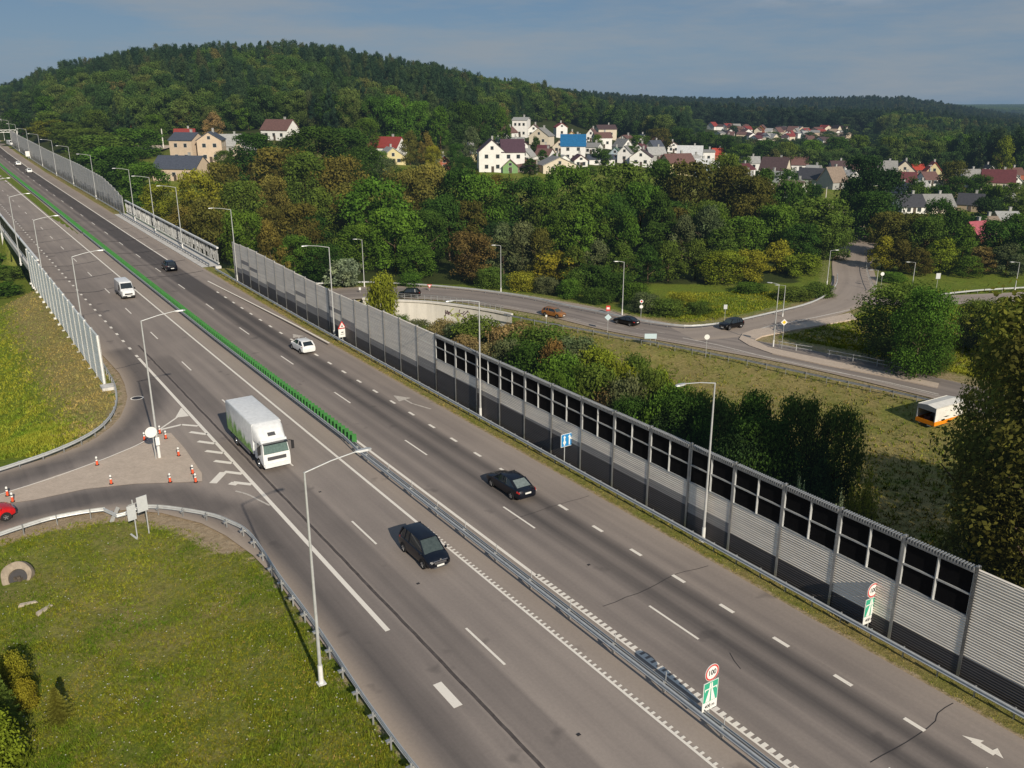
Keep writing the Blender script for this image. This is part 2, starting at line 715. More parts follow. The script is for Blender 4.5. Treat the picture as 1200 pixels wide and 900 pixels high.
M_ASPH = asphalt_mat()
M_PAINT = paint_mat()
M_PAINT_FADED = paint_mat('worn_road_paint', (.60, .55, .48), .50)
M_GROUND = terrain_mat()
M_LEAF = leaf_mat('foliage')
M_GRASS = grass_mat('grass_blades')
M_STEEL = plain('galvanised_steel', (.40, .41, .41), .42, .55, .5, .18, 3)
M_STEELW = plain('pale_galvanised_steel', (.50, .51, .50), .45, .3, .5, .12, 3)
M_DARKSTEEL = plain('dark_steel', (.10, .10, .105), .5, .4)
M_CONC = concrete_mat('concrete')
M_KERB = concrete_mat('kerb_stone', (.44, .40, .36), .3, 2)
M_ISLAND = None
M_TAR = plain('bitumen_seal', (.035, .032, .033), .6, 0, .4, .2, 2)
M_BARK = plain('bark', (.12, .09, .065), .95, 0, .1, .3, 5)
M_GLASS = plain('dark_glass', (.012, .016, .020), .06, 0, .8, .1, 2)
M_RUBBER = plain('rubber', (.022, .022, .023), .85, 0, .2, .2, 8)
M_ALLOY = plain('alloy_rim', (.48, .49, .50), .3, .8, .5, .1, 8)
M_WINDOW = plain('window_glass', (.035, .045, .055), .12, 0, .7, .3, 1)
M_TRIM = plain('white_trim', (.72, .71, .68), .6, 0, .3, .08, 4)


def island_mat():
    m, nt, out = new_mat('island_paving')
    p = geopos(nt)
    v = N(nt, 'ShaderNodeTexBrick')
    v.inputs['Scale'].default_value = 2.6
    v.inputs['Mortar Size'].default_value = .012
    v.inputs['Color1'].default_value = (.47, .385, .305, 1)
    v.inputs['Color2'].default_value = (.54, .445, .355, 1)
    v.inputs['Mortar'].default_value = (.38, .31, .25, 1)
    nt.links.new(p, v.inputs['Vector'])
    f = noise(nt, p, .9, 6, .7)
    c = mix(nt, 1.0, v.outputs['Color'], N_gray(nt, math_(nt, 'ADD', math_(nt, 'MULTIPLY', f, .5), .74)), 'MULTIPLY')
    nt.links.new(principled(nt, c, .9, 0, .2), out.inputs['Surface'])
    return m


M_ISLAND = island_mat()

# ------------------------------------------------------------------ world, sun, camera
world = bpy.data.worlds.new('World')
scene.world = world
world.use_nodes = True
wn = world.node_tree
for n in list(wn.nodes):
    wn.nodes.remove(n)
wo = wn.nodes.new('ShaderNodeOutputWorld')
bg = wn.nodes.new('ShaderNodeBackground')
sky = wn.nodes.new('ShaderNodeTexSky')
sky.sky_type = 'NISHITA'
sky.sun_disc = False
sky.sun_elevation = SUN_EL
sky.sun_rotation = SUN_AZ
sky.altitude = 150
sky.air_density = 1.0
sky.dust_density = 1.2
tc = wn.nodes.new('ShaderNodeTexCoord')
sep = wn.nodes.new('ShaderNodeSeparateXYZ')
wn.links.new(tc.outputs['Generated'], sep.inputs[0])
# slate autumn sky: the physical sky is toned towards grey blue
elev = maprange(wn, sep.outputs['Z'], 0.0, .28)
tone = ramp(wn, elev, [(0.0, (2.15, 3.55, 5.3)), (.40, (1.3, 2.6, 4.6)), (1.0, (1.1, 2.2, 4.1))])
c = mix(wn, .80, sky.outputs[0], tone)
mp = wn.nodes.new('ShaderNodeMapping')
mp.inputs['Scale'].default_value = (2.2, 2.2, 14)
wn.links.new(tc.outputs['Generated'], mp.inputs[0])
cl = noise(wn, mp.outputs[0], 1.7, 7, .62)
clf = maprange(wn, cl, .40, .66, 0, .75)
c = mix(wn, clf, c, (3.7, 4.2, 4.7))
# a few small clouds high on the right
mp2 = wn.nodes.new('ShaderNodeMapping')
mp2.inputs['Scale'].default_value = (9, 9, 26)
wn.links.new(tc.outputs['Generated'], mp2.inputs[0])
cl2 = noise(wn, mp2.outputs[0], 1.4, 5, .6)
hi = maprange(wn, sep.outputs['Z'], .085, .108)
sx = maprange(wn, sep.outputs['X'], .20, .28)
c2f = math_(wn, 'MULTIPLY', math_(wn, 'MULTIPLY', maprange(wn, cl2, .47, .62, 0, .7), hi), sx)
c = mix(wn, c2f, c, (6.0, 6.2, 6.6))
wn.links.new(c, bg.inputs[0])
bg.inputs[1].default_value = .076
wn.links.new(bg.outputs[0], wo.inputs[0])

sun = bpy.data.lights.new('sun', 'SUN')
sun.energy = 5.0
sun.angle = math.radians(.53)
sun.color = (1.0, .90, .76)
so = bpy.data.objects.new('sun', sun)
COL.objects.link(so)
sd = Vector((math.sin(SUN_AZ) * math.cos(SUN_EL), math.cos(SUN_AZ) * math.cos(SUN_EL), math.sin(SUN_EL)))
so.rotation_euler = sd.to_track_quat('Z', 'Y').to_euler()
so.location = sd * 200

cam = bpy.data.cameras.new('camera')
cam.sensor_width = 36
cam.lens = FOC / 1200 * 36
cam.clip_end = 20000
cam.clip_start = .5
co = bpy.data.objects.new('camera', cam)
COL.objects.link(co)
co.location = (0, 0, CAM_H)
co.rotation_euler = (math.pi / 2 - PITCH, 0, 0)
scene.camera = co
scene.view_settings.view_transform = 'Standard'
scene.view_settings.look = 'None'
scene.view_settings.exposure = 0
scene.render.resolution_x = 1024
scene.render.resolution_y = 768
scene.render.engine = 'CYCLES'
scene.cycles.max_bounces = 6
scene.cycles.diffuse_bounces = 2
scene.cycles.glossy_bounces = 2
scene.cycles.transmission_bounces = 3
scene.cycles.transparent_max_bounces = 6
scene.cycles.caustics_reflective = False
scene.cycles.caustics_refractive = False
scene.cycles.use_denoising = True

# ------------------------------------------------------------------ terrain: one sheet to the horizon
def axis(lo, hi, c0, c1, fine, grow=1.09):
    a = list(np.arange(c0, c1, fine))
    s, x = fine, c1
    while x < hi:
        a.append(x)
        s *= grow
        x += s
    a.append(hi)
    s, x = fine, c0
    while x > lo:
        s *= grow
        x -= s
        a.insert(0, max(x, lo))
    return np.array(sorted(set(a)))


xs = axis(-6000, 6000, -130, 125, 1.2)
ys = axis(-200, 9000, 18, 262, 1.2, 1.07)
X, Y = np.meshgrid(xs, ys)
Z = terrain_z(X, Y)
T_, N_ = tn(X, Y)
# surface masks
dry = np.full(X.shape, .30)
dry = np.where((N_ < 14) & (T_ < 70), .42, dry)
emb = (N_ < 12.6) & (T_ > 84) & (T_ < 165)
dry = np.where(emb, np.clip(1.2 - (12.6 - N_) / 7.0, -.25, 1), dry)
slope = sstep(43, 50, N_) * sstep(11, 0, 0 * X) 
dside = poly_dist(X, Y, side_axis)
right_bank = (N_ > 43) & (Y < 175)
dry = np.where(right_bank, .60, dry)
dry = np.where(right_bank & (X > 8), .64, dry)
dry = np.where((Y > 250), .35, dry)
dry = np.where((N_ >= 39) & (N_ < 43) & (T_ < 160), .62, dry)
dno = poly_dist(X, Y, north_axis)
meadow = (N_ > 60) & (Y > 150) & (Y < 240)
dry = np.where(meadow & (dno > 6) & (WALL_LINE(X) < Y), .22, dry)
soil = np.zeros(X.shape)
dex, den = poly_dist(X, Y, exit_xy), poly_dist(X, Y, entry_xy)
eex, een = poly_dist(X, Y, left_edge_exit), poly_dist(X, Y, right_edge_entry)
soil = np.maximum(soil, sstep(1.9, .7, eex) * .72)
soil = np.maximum(soil, sstep(2.4, 1.0, een) * (T_ > 54) * .95)
soil = np.maximum(soil, sstep(.8, .3, een) * (T_ <= 54) * .6)
soil = np.maximum(soil, sstep(9, 7.2, dside) * (N_ > 50) * .5)
soil = np.maximum(soil, sstep(8.5, 6.8, dno) * (N_ > 50) * .4)
soil = np.maximum(soil, ((N_ > 39) & (N_ < 39.55)) * .5)
yd = Y * CP + 9
cpx = 600 + FOC * X / np.maximum(yd, 5)
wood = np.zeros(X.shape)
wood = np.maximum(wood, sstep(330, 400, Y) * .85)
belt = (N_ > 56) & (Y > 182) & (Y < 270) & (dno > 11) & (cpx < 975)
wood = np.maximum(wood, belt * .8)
ny, nx = X.shape
V = np.stack([X.ravel(), Y.ravel(), Z.ravel()], 1)
I = np.arange(ny * nx).reshape(ny, nx)
F = np.stack([I[:-1, :-1].ravel(), I[:-1, 1:].ravel(), I[1:, 1:].ravel(), I[1:, :-1].ravel()], 1)
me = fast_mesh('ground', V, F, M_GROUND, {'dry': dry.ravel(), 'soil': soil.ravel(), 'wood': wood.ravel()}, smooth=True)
tag(link('ground', me), kind='structure')


# ------------------------------------------------------------------ carriageways
def bump_(x, c, w):
    return np.exp(-((x - c) / w) ** 2)


def wear_main(t, n):
    w = np.zeros(n.shape) + .30
    # left carriageway
    L = n < 27
    wl = .20 + .34 * ((n > 19.1) & (n < 21.5) & (t < 105)) + .12 * bump_(n, 23.0, .5) + .10 * bump_(n, 24.6, .5)
    wl = np.where(n < 19.1, .42, wl)
    wl = np.where((t > 105), .30 + .10 * bump_(n, 20, .9) + .2 * bump_(n, 18, .6), wl)
    wl = wl + .10 * sstep(200, 120, t) * sstep(60, 110, t)
    # right carriageway
    wr = .30 + .22 * bump_(n, 29.6, .45) + .28 * bump_(n, 31.3, .5) + .50 * bump_(n, 33.2, .6) + .50 * bump_(n, 35.0, .65)
    wr = wr + .12 * ((n > 32.2) & (n < 35.8))
    far = sstep(85, 150, t)
    wr = wr + far * (.40 * ((n > 32.2) & (n < 35.8)) + .15 * ((n > 28.6) & (n < 32.2)) - .32 * (n > 36))
    wr = np.where(n > 36, .26 + .10 * bump_(n, 37, .6), wr)
    w = np.where(L, wl, wr)
    sh = (n > 25.75) & (n < 28.35)
    w = np.where(sh, .16, w)
    return np.clip(w, 0, 1)


ns = np.concatenate([np.arange(17.9, 39.1, .3), [39.2]])
tt = np.concatenate([np.arange(-12, 139, 2.0), np.arange(140, 720, 6.0)])
Tm, Nm = np.meshgrid(tt, ns, indexing='ij')
# the far carriageway bends gently right with the hard shoulder widening
XX, YY = TN(Tm, Nm)
ZZ = road_z(Tm, Nm)
V = np.stack([XX.ravel(), YY.ravel(), ZZ.ravel()], 1)
a, b = Tm.shape
I = np.arange(a * b).reshape(a, b)
F = np.stack([I[:-1, :-1].ravel(), I[:-1, 1:].ravel(), I[1:, 1:].ravel(), I[1:, :-1].ravel()], 1)
uv = np.stack([Nm.ravel(), Tm.ravel()], 1)
dust = .22 * ((Nm > 25.75) & (Nm < 28.4)) + .35 * sstep(38.6, 39.2, Nm) + .16 * (Nm > 36) * sstep(100, 170, Tm)
me = fast_mesh('motorway_surface', V, F[:, ::-1], M_ASPH, {'wear': wear_main(Tm, Nm).ravel(), 'dust': dust.ravel()}, True, uv)
tag(link('motorway_surface', me), kind='structure')
mw = MB()
for t_ in np.arange(212, 560, 6):
    w0, w1 = 26.0 + 0 * t_, 27.2 + .3 * float(sstep(212, 300, t_))
    a0 = max(26.0, 27.1 - (t_ - 212) / 30)
    mw.face([(*TN(t_, a0), float(road_z(t_, a0)) + .05), (*TN(t_, w1), float(road_z(t_, w1)) + .05), (*TN(t_ + 6, w1), float(road_z(t_ + 6, w1)) + .05), (*TN(t_ + 6, max(26.0, 27.1 - (t_ - 206) / 30)), float(road_z(t_ + 6, 26)) + .05)])
mw.build('median_grass', M_GROUND, fix=False)
tag(bpy.data.objects['median_grass'], kind='structure')


for (ta, tb, n1) in ((-8, 158, 41.0), (238, 600, 41.5)):
    nv = np.array([39.2, 39.32, 39.5, 39.75, 40.1, n1])
    tv = np.arange(ta, tb + .1, 1.0 if ta < 100 else 6.0)
    Tq, Nq = np.meshgrid(tv, nv, indexing='ij')
    Nw = Nq + .07 * np.sin(Tq * 1.9 + Nq * 3) * ((Nq > 39.3) & (Nq < 40))
    Xq, Yq = TN(Tq, Nw)
    Zq = road_z(Tq, Nq) - .006 - .004 * (Nq > 39.3)
    a_, b_ = Tq.shape
    Iq = np.arange(a_ * b_).reshape(a_, b_)
    Fq = np.stack([Iq[:-1, :-1].ravel(), Iq[:-1, 1:].ravel(), Iq[1:, 1:].ravel(), Iq[1:, :-1].ravel()], 1)[:, ::-1]
    so_ = np.where(Nq < 39.4, .62, np.where(Nq < 39.7, .42, .12))
    mv = fast_mesh('roadside_verge', np.stack([Xq.ravel(), Yq.ravel(), Zq.ravel()], 1), Fq, M_GROUND, {'dry': np.full(Tq.size, .62), 'soil': so_.ravel(), 'wood': np.zeros(Tq.size)}, True)
    tag(link('roadside_verge', mv), kind='structure')


def sheet(name, poly_tn, z, mat, cn=1.0, ct=2.0, wearf=None, dustf=None, zf=None, kind='structure', xy=False, parent=None):
    bm = bmesh.new()
    vs = [bm.verts.new((p[1], p[0], 0)) for p in poly_tn]        # x = n, y = t
    tri = tessellate_polygon([[Vector((p[1], p[0], 0)) for p in poly_tn]])
    for f in tri:
        try:
            bm.faces.new([vs[i] for i in f])
        except ValueError:
            pass
    n0, n1 = min(p[1] for p in poly_tn), max(p[1] for p in poly_tn)
    t0, t1 = min(p[0] for p in poly_tn), max(p[0] for p in poly_tn)
    for i in range(1, int((n1 - n0) / cn) + 1):
        bmesh.ops.bisect_plane(bm, geom=bm.verts[:] + bm.edges[:] + bm.faces[:], plane_co=(n0 + i * cn, 0, 0), plane_no=(1, 0, 0))
    for i in range(1, int((t1 - t0) / ct) + 1):
        bmesh.ops.bisect_plane(bm, geom=bm.verts[:] + bm.edges[:] + bm.faces[:], plane_co=(0, t0 + i * ct, 0), plane_no=(0, 1, 0))
    bmesh.ops.triangulate(bm, faces=bm.faces)
    bmesh.ops.recalc_face_normals(bm, faces=bm.faces)
    me = bpy.data.meshes.new(name)
    bm.to_mesh(me)
    bm.free()
    co_ = np.empty(len(me.vertices) * 3, np.float32)
    me.vertices.foreach_get('co', co_)
    co_ = co_.reshape(-1, 3)
    n_, t_ = co_[:, 0].copy(), co_[:, 1].copy()
    if xy:
        x_, y_ = n_, t_
    else:
        x_, y_ = TN(t_, n_)
    zz = (np.full(len(n_), float(z)) if zf is None else zf(t_, n_) + z)
    me.vertices.foreach_set('co', np.stack([x_, y_, zz], 1).astype(np.float32).ravel())
    l = me.uv_layers.new(name='UVMap')
    li = np.empty(len(me.loops), np.int32)
    me.loops.foreach_get('vertex_index', li)
    l.data.foreach_set('uv', np.stack([n_, t_], 1)[li].astype(np.float32).ravel())
    for nm, fn in (('wear', wearf), ('dust', dustf)):
        at = me.attributes.new(nm, 'FLOAT', 'POINT')
        at.data.foreach_set('value', (np.zeros(len(n_)) + .3 if fn is None else fn(x_, y_, t_, n_)).astype(np.float32))
    me.materials.append(mat)
    me.update()
    # face up
    if len(me.polygons) and me.polygons[0].normal.z < 0:
        me.flip_normals()
    o = link(name, me, parent)
    if kind:
        tag(o, kind=kind)
    return o


slip_poly = [(5, 17.9), (5, 14.1)] + list(reversed(entry_right))[1:] + exit_left[::-1] + [(240, 14.4), (700, 14.4), (700, 17.9)]


def slip_wear(x, y, t, n):
    d1 = poly_dist(x, y, exit_xy)
    d2 = poly_dist(x, y, entry_xy)
    w = .22 + .62 * np.exp(-(d2 / 1.9) ** 4) + .55 * np.exp(-(d1 / 2.3) ** 4)
    w = np.where((t < 60) & (n > 14), .3 + .5 * bump_(n, 16.2, 1.5), w)
    return np.clip(np.where(t > 112, .34, w), 0, 1)


def slip_dust(x, y, t, n):
    d = np.minimum(poly_dist(x, y, right_edge_entry), poly_dist(x, y, left_edge_exit))
    return np.clip(1.0 - d / 1.5, 0, 1) ** 1.3 * .85 * (t < 118)


sheet('slip_road_surface', slip_poly, 0, M_ASPH, .8, 1.6, slip_wear, slip_dust, zf=road_z)

isl = [(72.6, 1.1), (74.2, 5), (75.4, 8.5), (77.6, 12.4), (79.3, 14.2), (78.9, 15.2), (74.5, 15.3), (68.2, 15.1), (66.6, 14.7), (67.2, 13.4), (69.0, 10.2), (70.15, 6.7), (70.2, 3.1), (70.7, .9), (70.6, -3), (71.4, -3)]
sheet('traffic_island_paving', isl, .035, M_ISLAND, 2, 2)


# ------------------------------------------------------------------ markings
class Marks:
    def __init__(self, dz=.018):
        self.mb = MB()
        self.dz = dz

    def quad(self, t0, t1, n0, n1):
        pts = []
        for (t, n) in ((t0, n0), (t0, n1), (t1, n1), (t1, n0)):
            x, y = TN(t, n)
            pts.append((x, y, float(road_z(t, n)) + self.dz))
        self.mb.face(pts)

    def line(self, n, t0, t1, w, step=6):
        t = t0
        while t < t1 - 1e-6:
            u = min(t + step, t1)
            self.quad(t, u, n - w / 2, n + w / 2)
            t = u

    def stroke(self, pts, w, zf=None, closed=False):
        """pts world xy"""
        for (a, b) in zip(pts[:-1], pts[1:]):
            d = Vector((b[0] - a[0], b[1] - a[1]))
            if d.length < 1e-4:
                continue
            d.normalize()
            s = Vector((-d.y, d.x)) * w / 2
            z = self.dz if zf is None else zf
            self.mb.face([(a[0] + s.x, a[1] + s.y, z), (a[0] - s.x, a[1] - s.y, z), (b[0] - s.x, b[1] - s.y, z), (b[0] + s.x, b[1] + s.y, z)])

    def poly(self, pts, z=None):
        self.mb.face([(p[0], p[1], self.dz if z is None else z) for p in pts])


mk = Marks()
mk.line(17.95, 39.8, 106, .30)
mk.quad(31.9, 34.1, 17.75, 18.25)
k = 106.5
while k < 420:
    mk.quad(k, k + 1.05, 17.8, 18.1)
    k += 4.0
# near slow lane line of the far stretch
mk.line(14.75, 112, 118, .12)
k = 33.3 - 48
while k < 520:
    mk.quad(k, k + 4.1, 21.73, 21.88)
    k += 16.05
mk.line(25.62, 8, 47, .15)
mk.line(25.62, 47, 620, .22)
k = 8.0
while k < 50:
    mk.quad(k, k + .16, 25.70, 25.92)
    k += .42
mk.line(28.50, 40, 620, .24)
mk.line(28.42, 6, 40, .12)
k = 6.0
while k < 40:
    mk.quad(k, k + .26, 28.48, 28.80)
    k += .44
k = 29.25 - 32
while k < 520:
    mk.quad(k, k + 4.1, 32.09, 32.24)
    k += 16.05
k = 17.9 - 12.2
while k < 139:
    mk.quad(k, k + 1.1, 35.70, 35.95)
    k += 4.07
mk.line(35.84, 168, 620, .24)
edge = [G(*p, .3) for p in [(198, 306), (250, 333), (300.7, 358.5)]] + [G(*p, .15) for p in [(345, 382), (386, 404)]]
mk.stroke([TN(169, 35.84)] + smooth_line(edge, 5), .24, .36)
# merge arrows
def arrow(tail, head, w=.28, z=None):
    mk = mf
    tl, hd = Vector(tail), Vector(head)
    d = (hd - tl).normalized()
    s = Vector((-d.y, d.x))
    L = (hd - tl).length
    mid = tl + d * (L - 1.9)
    bend = tl + d * (L * .45) + s * .25
    mk.stroke([tl, bend, mid], w, z)
    mk.poly([mid + s * .75, mid - s * .75, hd], z)


mf = Marks(.016)
arrow(G(505, 479.5), G(461, 463.5), .2)
arrow(G(360, 400), G(343, 391.5), .2)
mk.stroke([G(1140, 868.5), G(1166, 884)], .34, .017)
mk.poly([G(1127, 862), G(1153, 868.5), G(1145, 873)], .020)
mk.poly([G(1160, 880.5), G(1169, 877), G(1176, 889.5)], .020)
# gore hatching
def pz(lst):
    return [G(140 + a / 7.5, 440 + b / 7.5) for a, b in lst]


mk.poly(pz([(545, 285), (612, 358), (498, 372)]))
mk.stroke(pz([(362, 470), (500, 375), (548, 290)]), .20, .028)
mk.stroke(pz([(362, 478), (545, 434), (690, 446)]), .36, .023)
for b_ in ([(620, 498), (765, 518)], [(690, 580), (838, 600)], [(758, 664), (912, 684)], [(835, 752), (990, 772)]):
    mk.stroke(pz(b_), .42)
mk.stroke([G(249.5, 566.5), G(262, 553.5)], .62)
mk.stroke([G(263, 553.0), G(284, 555.5)], .42, .024)
mk.stroke([G(271.5, 568.5), G(276, 565.5)], .7)
mk.stroke([G(273, 565.5), G(295, 568)], .42, .024)
# edge lines of the slip roads
mk.stroke(smooth_line([G(*p) for p in [(190, 505), (165, 520), (140, 531), (115, 541), (60, 561), (0, 580), (-40, 594)]], 4), .14, .05)
mk.mb.build('road_marking', M_PAINT, fix=False)
tag(bpy.data.objects['road_marking'], kind='structure')

mf.stroke(smooth_line([G(*p) for p in [(276, 575.5), (290, 579.5), (303, 586), (316, 592.5)]], 4), .16)
mf.mb.build('faded_road_marking', M_PAINT_FADED, fix=False)
tag(bpy.data.objects['faded_road_marking'], kind='structure')

# sealed cracks and joints, and one painted lamp arm shadow
tar = Marks(.008)
def crack(pts, w, jitter=.12, z=None):
    out = []
    P_ = [Vector(p) for p in pts]
    for a_, b_ in zip(P_[:-1], P_[1:]):
        n_ = max(2, int((b_ - a_).length / .8))
        for i in range(n_):
            q = a_.lerp(b_, i / n_)
            out.append((q.x + random.uniform(-jitter, jitter), q.y + random.uniform(-jitter, jitter)))
    out.append(tuple(P_[-1]))
    tar.stroke(out, w, z)


crack([TN(12, 19.08), TN(62, 19.1), TN(118, 19.12)], .20, .02)
tar.mb.build('old_joint_seal', plain('old_bitumen_joint', (.085, .073, .068), .8, 0, .2, .3, 2), fix=False)
tag(bpy.data.objects['old_joint_seal'], kind='structure')
tar = Marks(.009)
for p in ([(1020, 894), (1075, 862), (1096, 845), (1099, 836), (1117, 824)], [(706, 711), (760, 690), (792, 673), (830, 663)],
          [(600, 610), (645, 594), (690, 581)], [(855, 765), (868, 784)]):
    crack([G(*q) for q in p], .045, .05)
for t_ in (150, 162, 176, 192, 208, 226):
    crack([TN(t_, 15), TN(t_ - 2, 20), TN(t_ + 1, 25.4)], .22, .15, float(road_z(t_, 20)) + .012)
    crack([TN(t_ + 4, 28.8), TN(t_ + 3, 33), TN(t_ + 5, 38.6)], .2, .15, float(road_z(t_ + 4, 33)) + .03)
crack([TN(103, 15), TN(104.5, 19)], .12)
crack([G(160, 447), G(188, 443)], .10)  # dark stroke painted along the shadow of the island lamp's arm
tar.mb.build('crack_seal_and_arm_shadow', M_TAR, fix=False)
tag(bpy.data.objects['crack_seal_and_arm_shadow'], kind='structure')

# ------------------------------------------------------------------ roads in the valley
def px_poly(pts, z):
    return [G(x, y, z) for x, y in pts]


def flat_sheet(name, pts, z, mat, wearf=None, dustf=None, cell=2.5):
    # pts world xy ; reuse sheet with xy coordinates (n -> x, t -> y)
    return sheet(name, [(p[1], p[0]) for p in pts], z, mat, cell, cell, wearf, dustf, xy=True)


def offset_strip(name, axis_pts, wl, wr, z, mat, wearf=None, dustf=None, uvw=True, kind='structure', lanes=True):
    """ribbon along a polyline, wl / wr to its left and right"""
    P_ = np.array(axis_pts)
    d = np.gradient(P_, axis=0)
    d /= np.linalg.norm(d, axis=1)[:, None]
    nrm = np.stack([-d[:, 1], d[:, 0]], 1)
    s = np.concatenate([[0], np.cumsum(np.linalg.norm(np.diff(P_, axis=0), axis=1))])
    V, U, W_ = [], [], []
    for i in range(len(P_)):
        ks = np.linspace(-wr, wl(P_[i][0]) if callable(wl) else wl, 17)
        for k_ in ks:
            q = P_[i] + nrm[i] * k_
            V.append((q[0], q[1], z))
            U.append((k_, s[i]))
            W_.append(k_)
    V, U, W_ = np.array(V), np.array(U), np.array(W_)
    a, b = len(P_), len(ks)
    I = np.arange(a * b).reshape(a, b)
    F = np.stack([I[:-1, :-1].ravel(), I[:-1, 1:].ravel(), I[1:, 1:].ravel(), I[1:, :-1].ravel()], 1)
    me = fast_mesh(name, V, F, mat, {'wear': wearf(W_) if wearf else np.full(len(V), .3), 'dust': dustf(W_) if dustf else np.zeros(len(V))}, True, U)
    bm = bmesh.new()
    bm.from_mesh(me)
    bmesh.ops.recalc_face_normals(bm, faces=bm.faces)
    bm.to_mesh(me)
    bm.free()
    if me.polygons[0].normal.z < 0:
        me.flip_normals()
    return tag(link(name, me), kind=kind)


sw = lambda w: .30 + .22 * bump_(w, -2.6, .6) + .22 * bump_(w, -1.1, .5) + .2 * bump_(w, 1.4, .6) + .2 * bump_(w, 2.9, .6)
sdust = lambda w: .55 * sstep(4.0, 6.0, w) + .65 * sstep(-4.0, -5.5, w)
offset_strip('side_road_surface', side_axis, lambda x_: float(np.interp(x_, [22, 36], [6.0, 3.9])), 5.3, ZR, M_ASPH, sw, sdust)
nw = lambda w: .26 + .12 * bump_(w, -1.4, .6) + .12 * bump_(w, 1.6, .6)
nd = lambda w: .25 + .4 * sstep(2.8, 4.2, np.abs(w))
offset_strip('north_road_surface', north_axis, 4.3, 4.6, ZR + .006, M_ASPH, nw, nd)
offset_strip('east_road_surface', east_axis, 4.0, 3.6, ZR + .003, M_ASPH, nw, nd)
vm = Marks()
def vline(axis_pts, off, w, z, dash=None):
    P_ = np.array(axis_pts)
    d = np.gradient(P_, axis=0)
    d /= np.linalg.norm(d, axis=1)[:, None]
    nrm = np.stack([-d[:, 1], d[:, 0]], 1)
    Q_ = P_ + nrm * off
    vm.stroke([tuple(q) for q in Q_], w, z)


vline(side_axis, -3.9, .14, ZR + .014)
sa = [p for p in side_axis if p[0] > 24]
vm.stroke([G(*p, ZR) for p in [(800, 396), (840, 404), (900, 419), (960, 432), (1040, 448), (1100, 462)]], .32, ZR + .015)
vm.stroke([G(*p, ZR) for p in [(872, 392), (900, 382.5), (930, 377), (960, 371), (996, 363)]], .38, ZR + .022)
for q in [(700, 378), (722, 381.5), (745, 385), (770, 389), (650, 370), (672, 373.5), (625, 366.5)]:
    a_ = G(q[0], q[1], ZR)
    b_ = G(q[0] + 9, q[1] + 1.5, ZR)
    vm.stroke([a_, b_], .14, ZR + .016)
vm.mb.build('valley_road_marking', M_PAINT_FADED, fix=False)
tag(bpy.data.objects['valley_road_marking'], kind='structure')
# paved corner between the two valley roads with its kerb
corner = [(866, 398), (870, 391.5), (884, 386.5), (915, 383), (950, 377), (996, 367), (1004, 374), (960, 382), (925, 388), (893, 394.5), (884, 399), (900, 407.5), (935, 415), (980, 424.5), (1040, 437), (1100, 450), (1098, 455), (1030, 440.5), (960, 427), (905, 415), (878, 405.5)]
mbc = MB()
pts = [Vector((*G(x, y, ZR), 0)) for x, y in corner]
for f in tessellate_polygon([pts]):
    mbc.face([(pts[i].x, pts[i].y, ZR + .12) for i in f])
for i in range(len(pts)):
    a_, b_ = pts[i], pts[(i + 1) % len(pts)]
    mbc.face([(a_.x, a_.y, ZR - .1), (b_.x, b_.y, ZR - .1), (b_.x, b_.y, ZR + .12), (a_.x, a_.y, ZR + .12)])
mbc.build('corner_footpath', M_ISLAND, fix=False)
tag(bpy.data.objects['corner_footpath'], kind='structure')
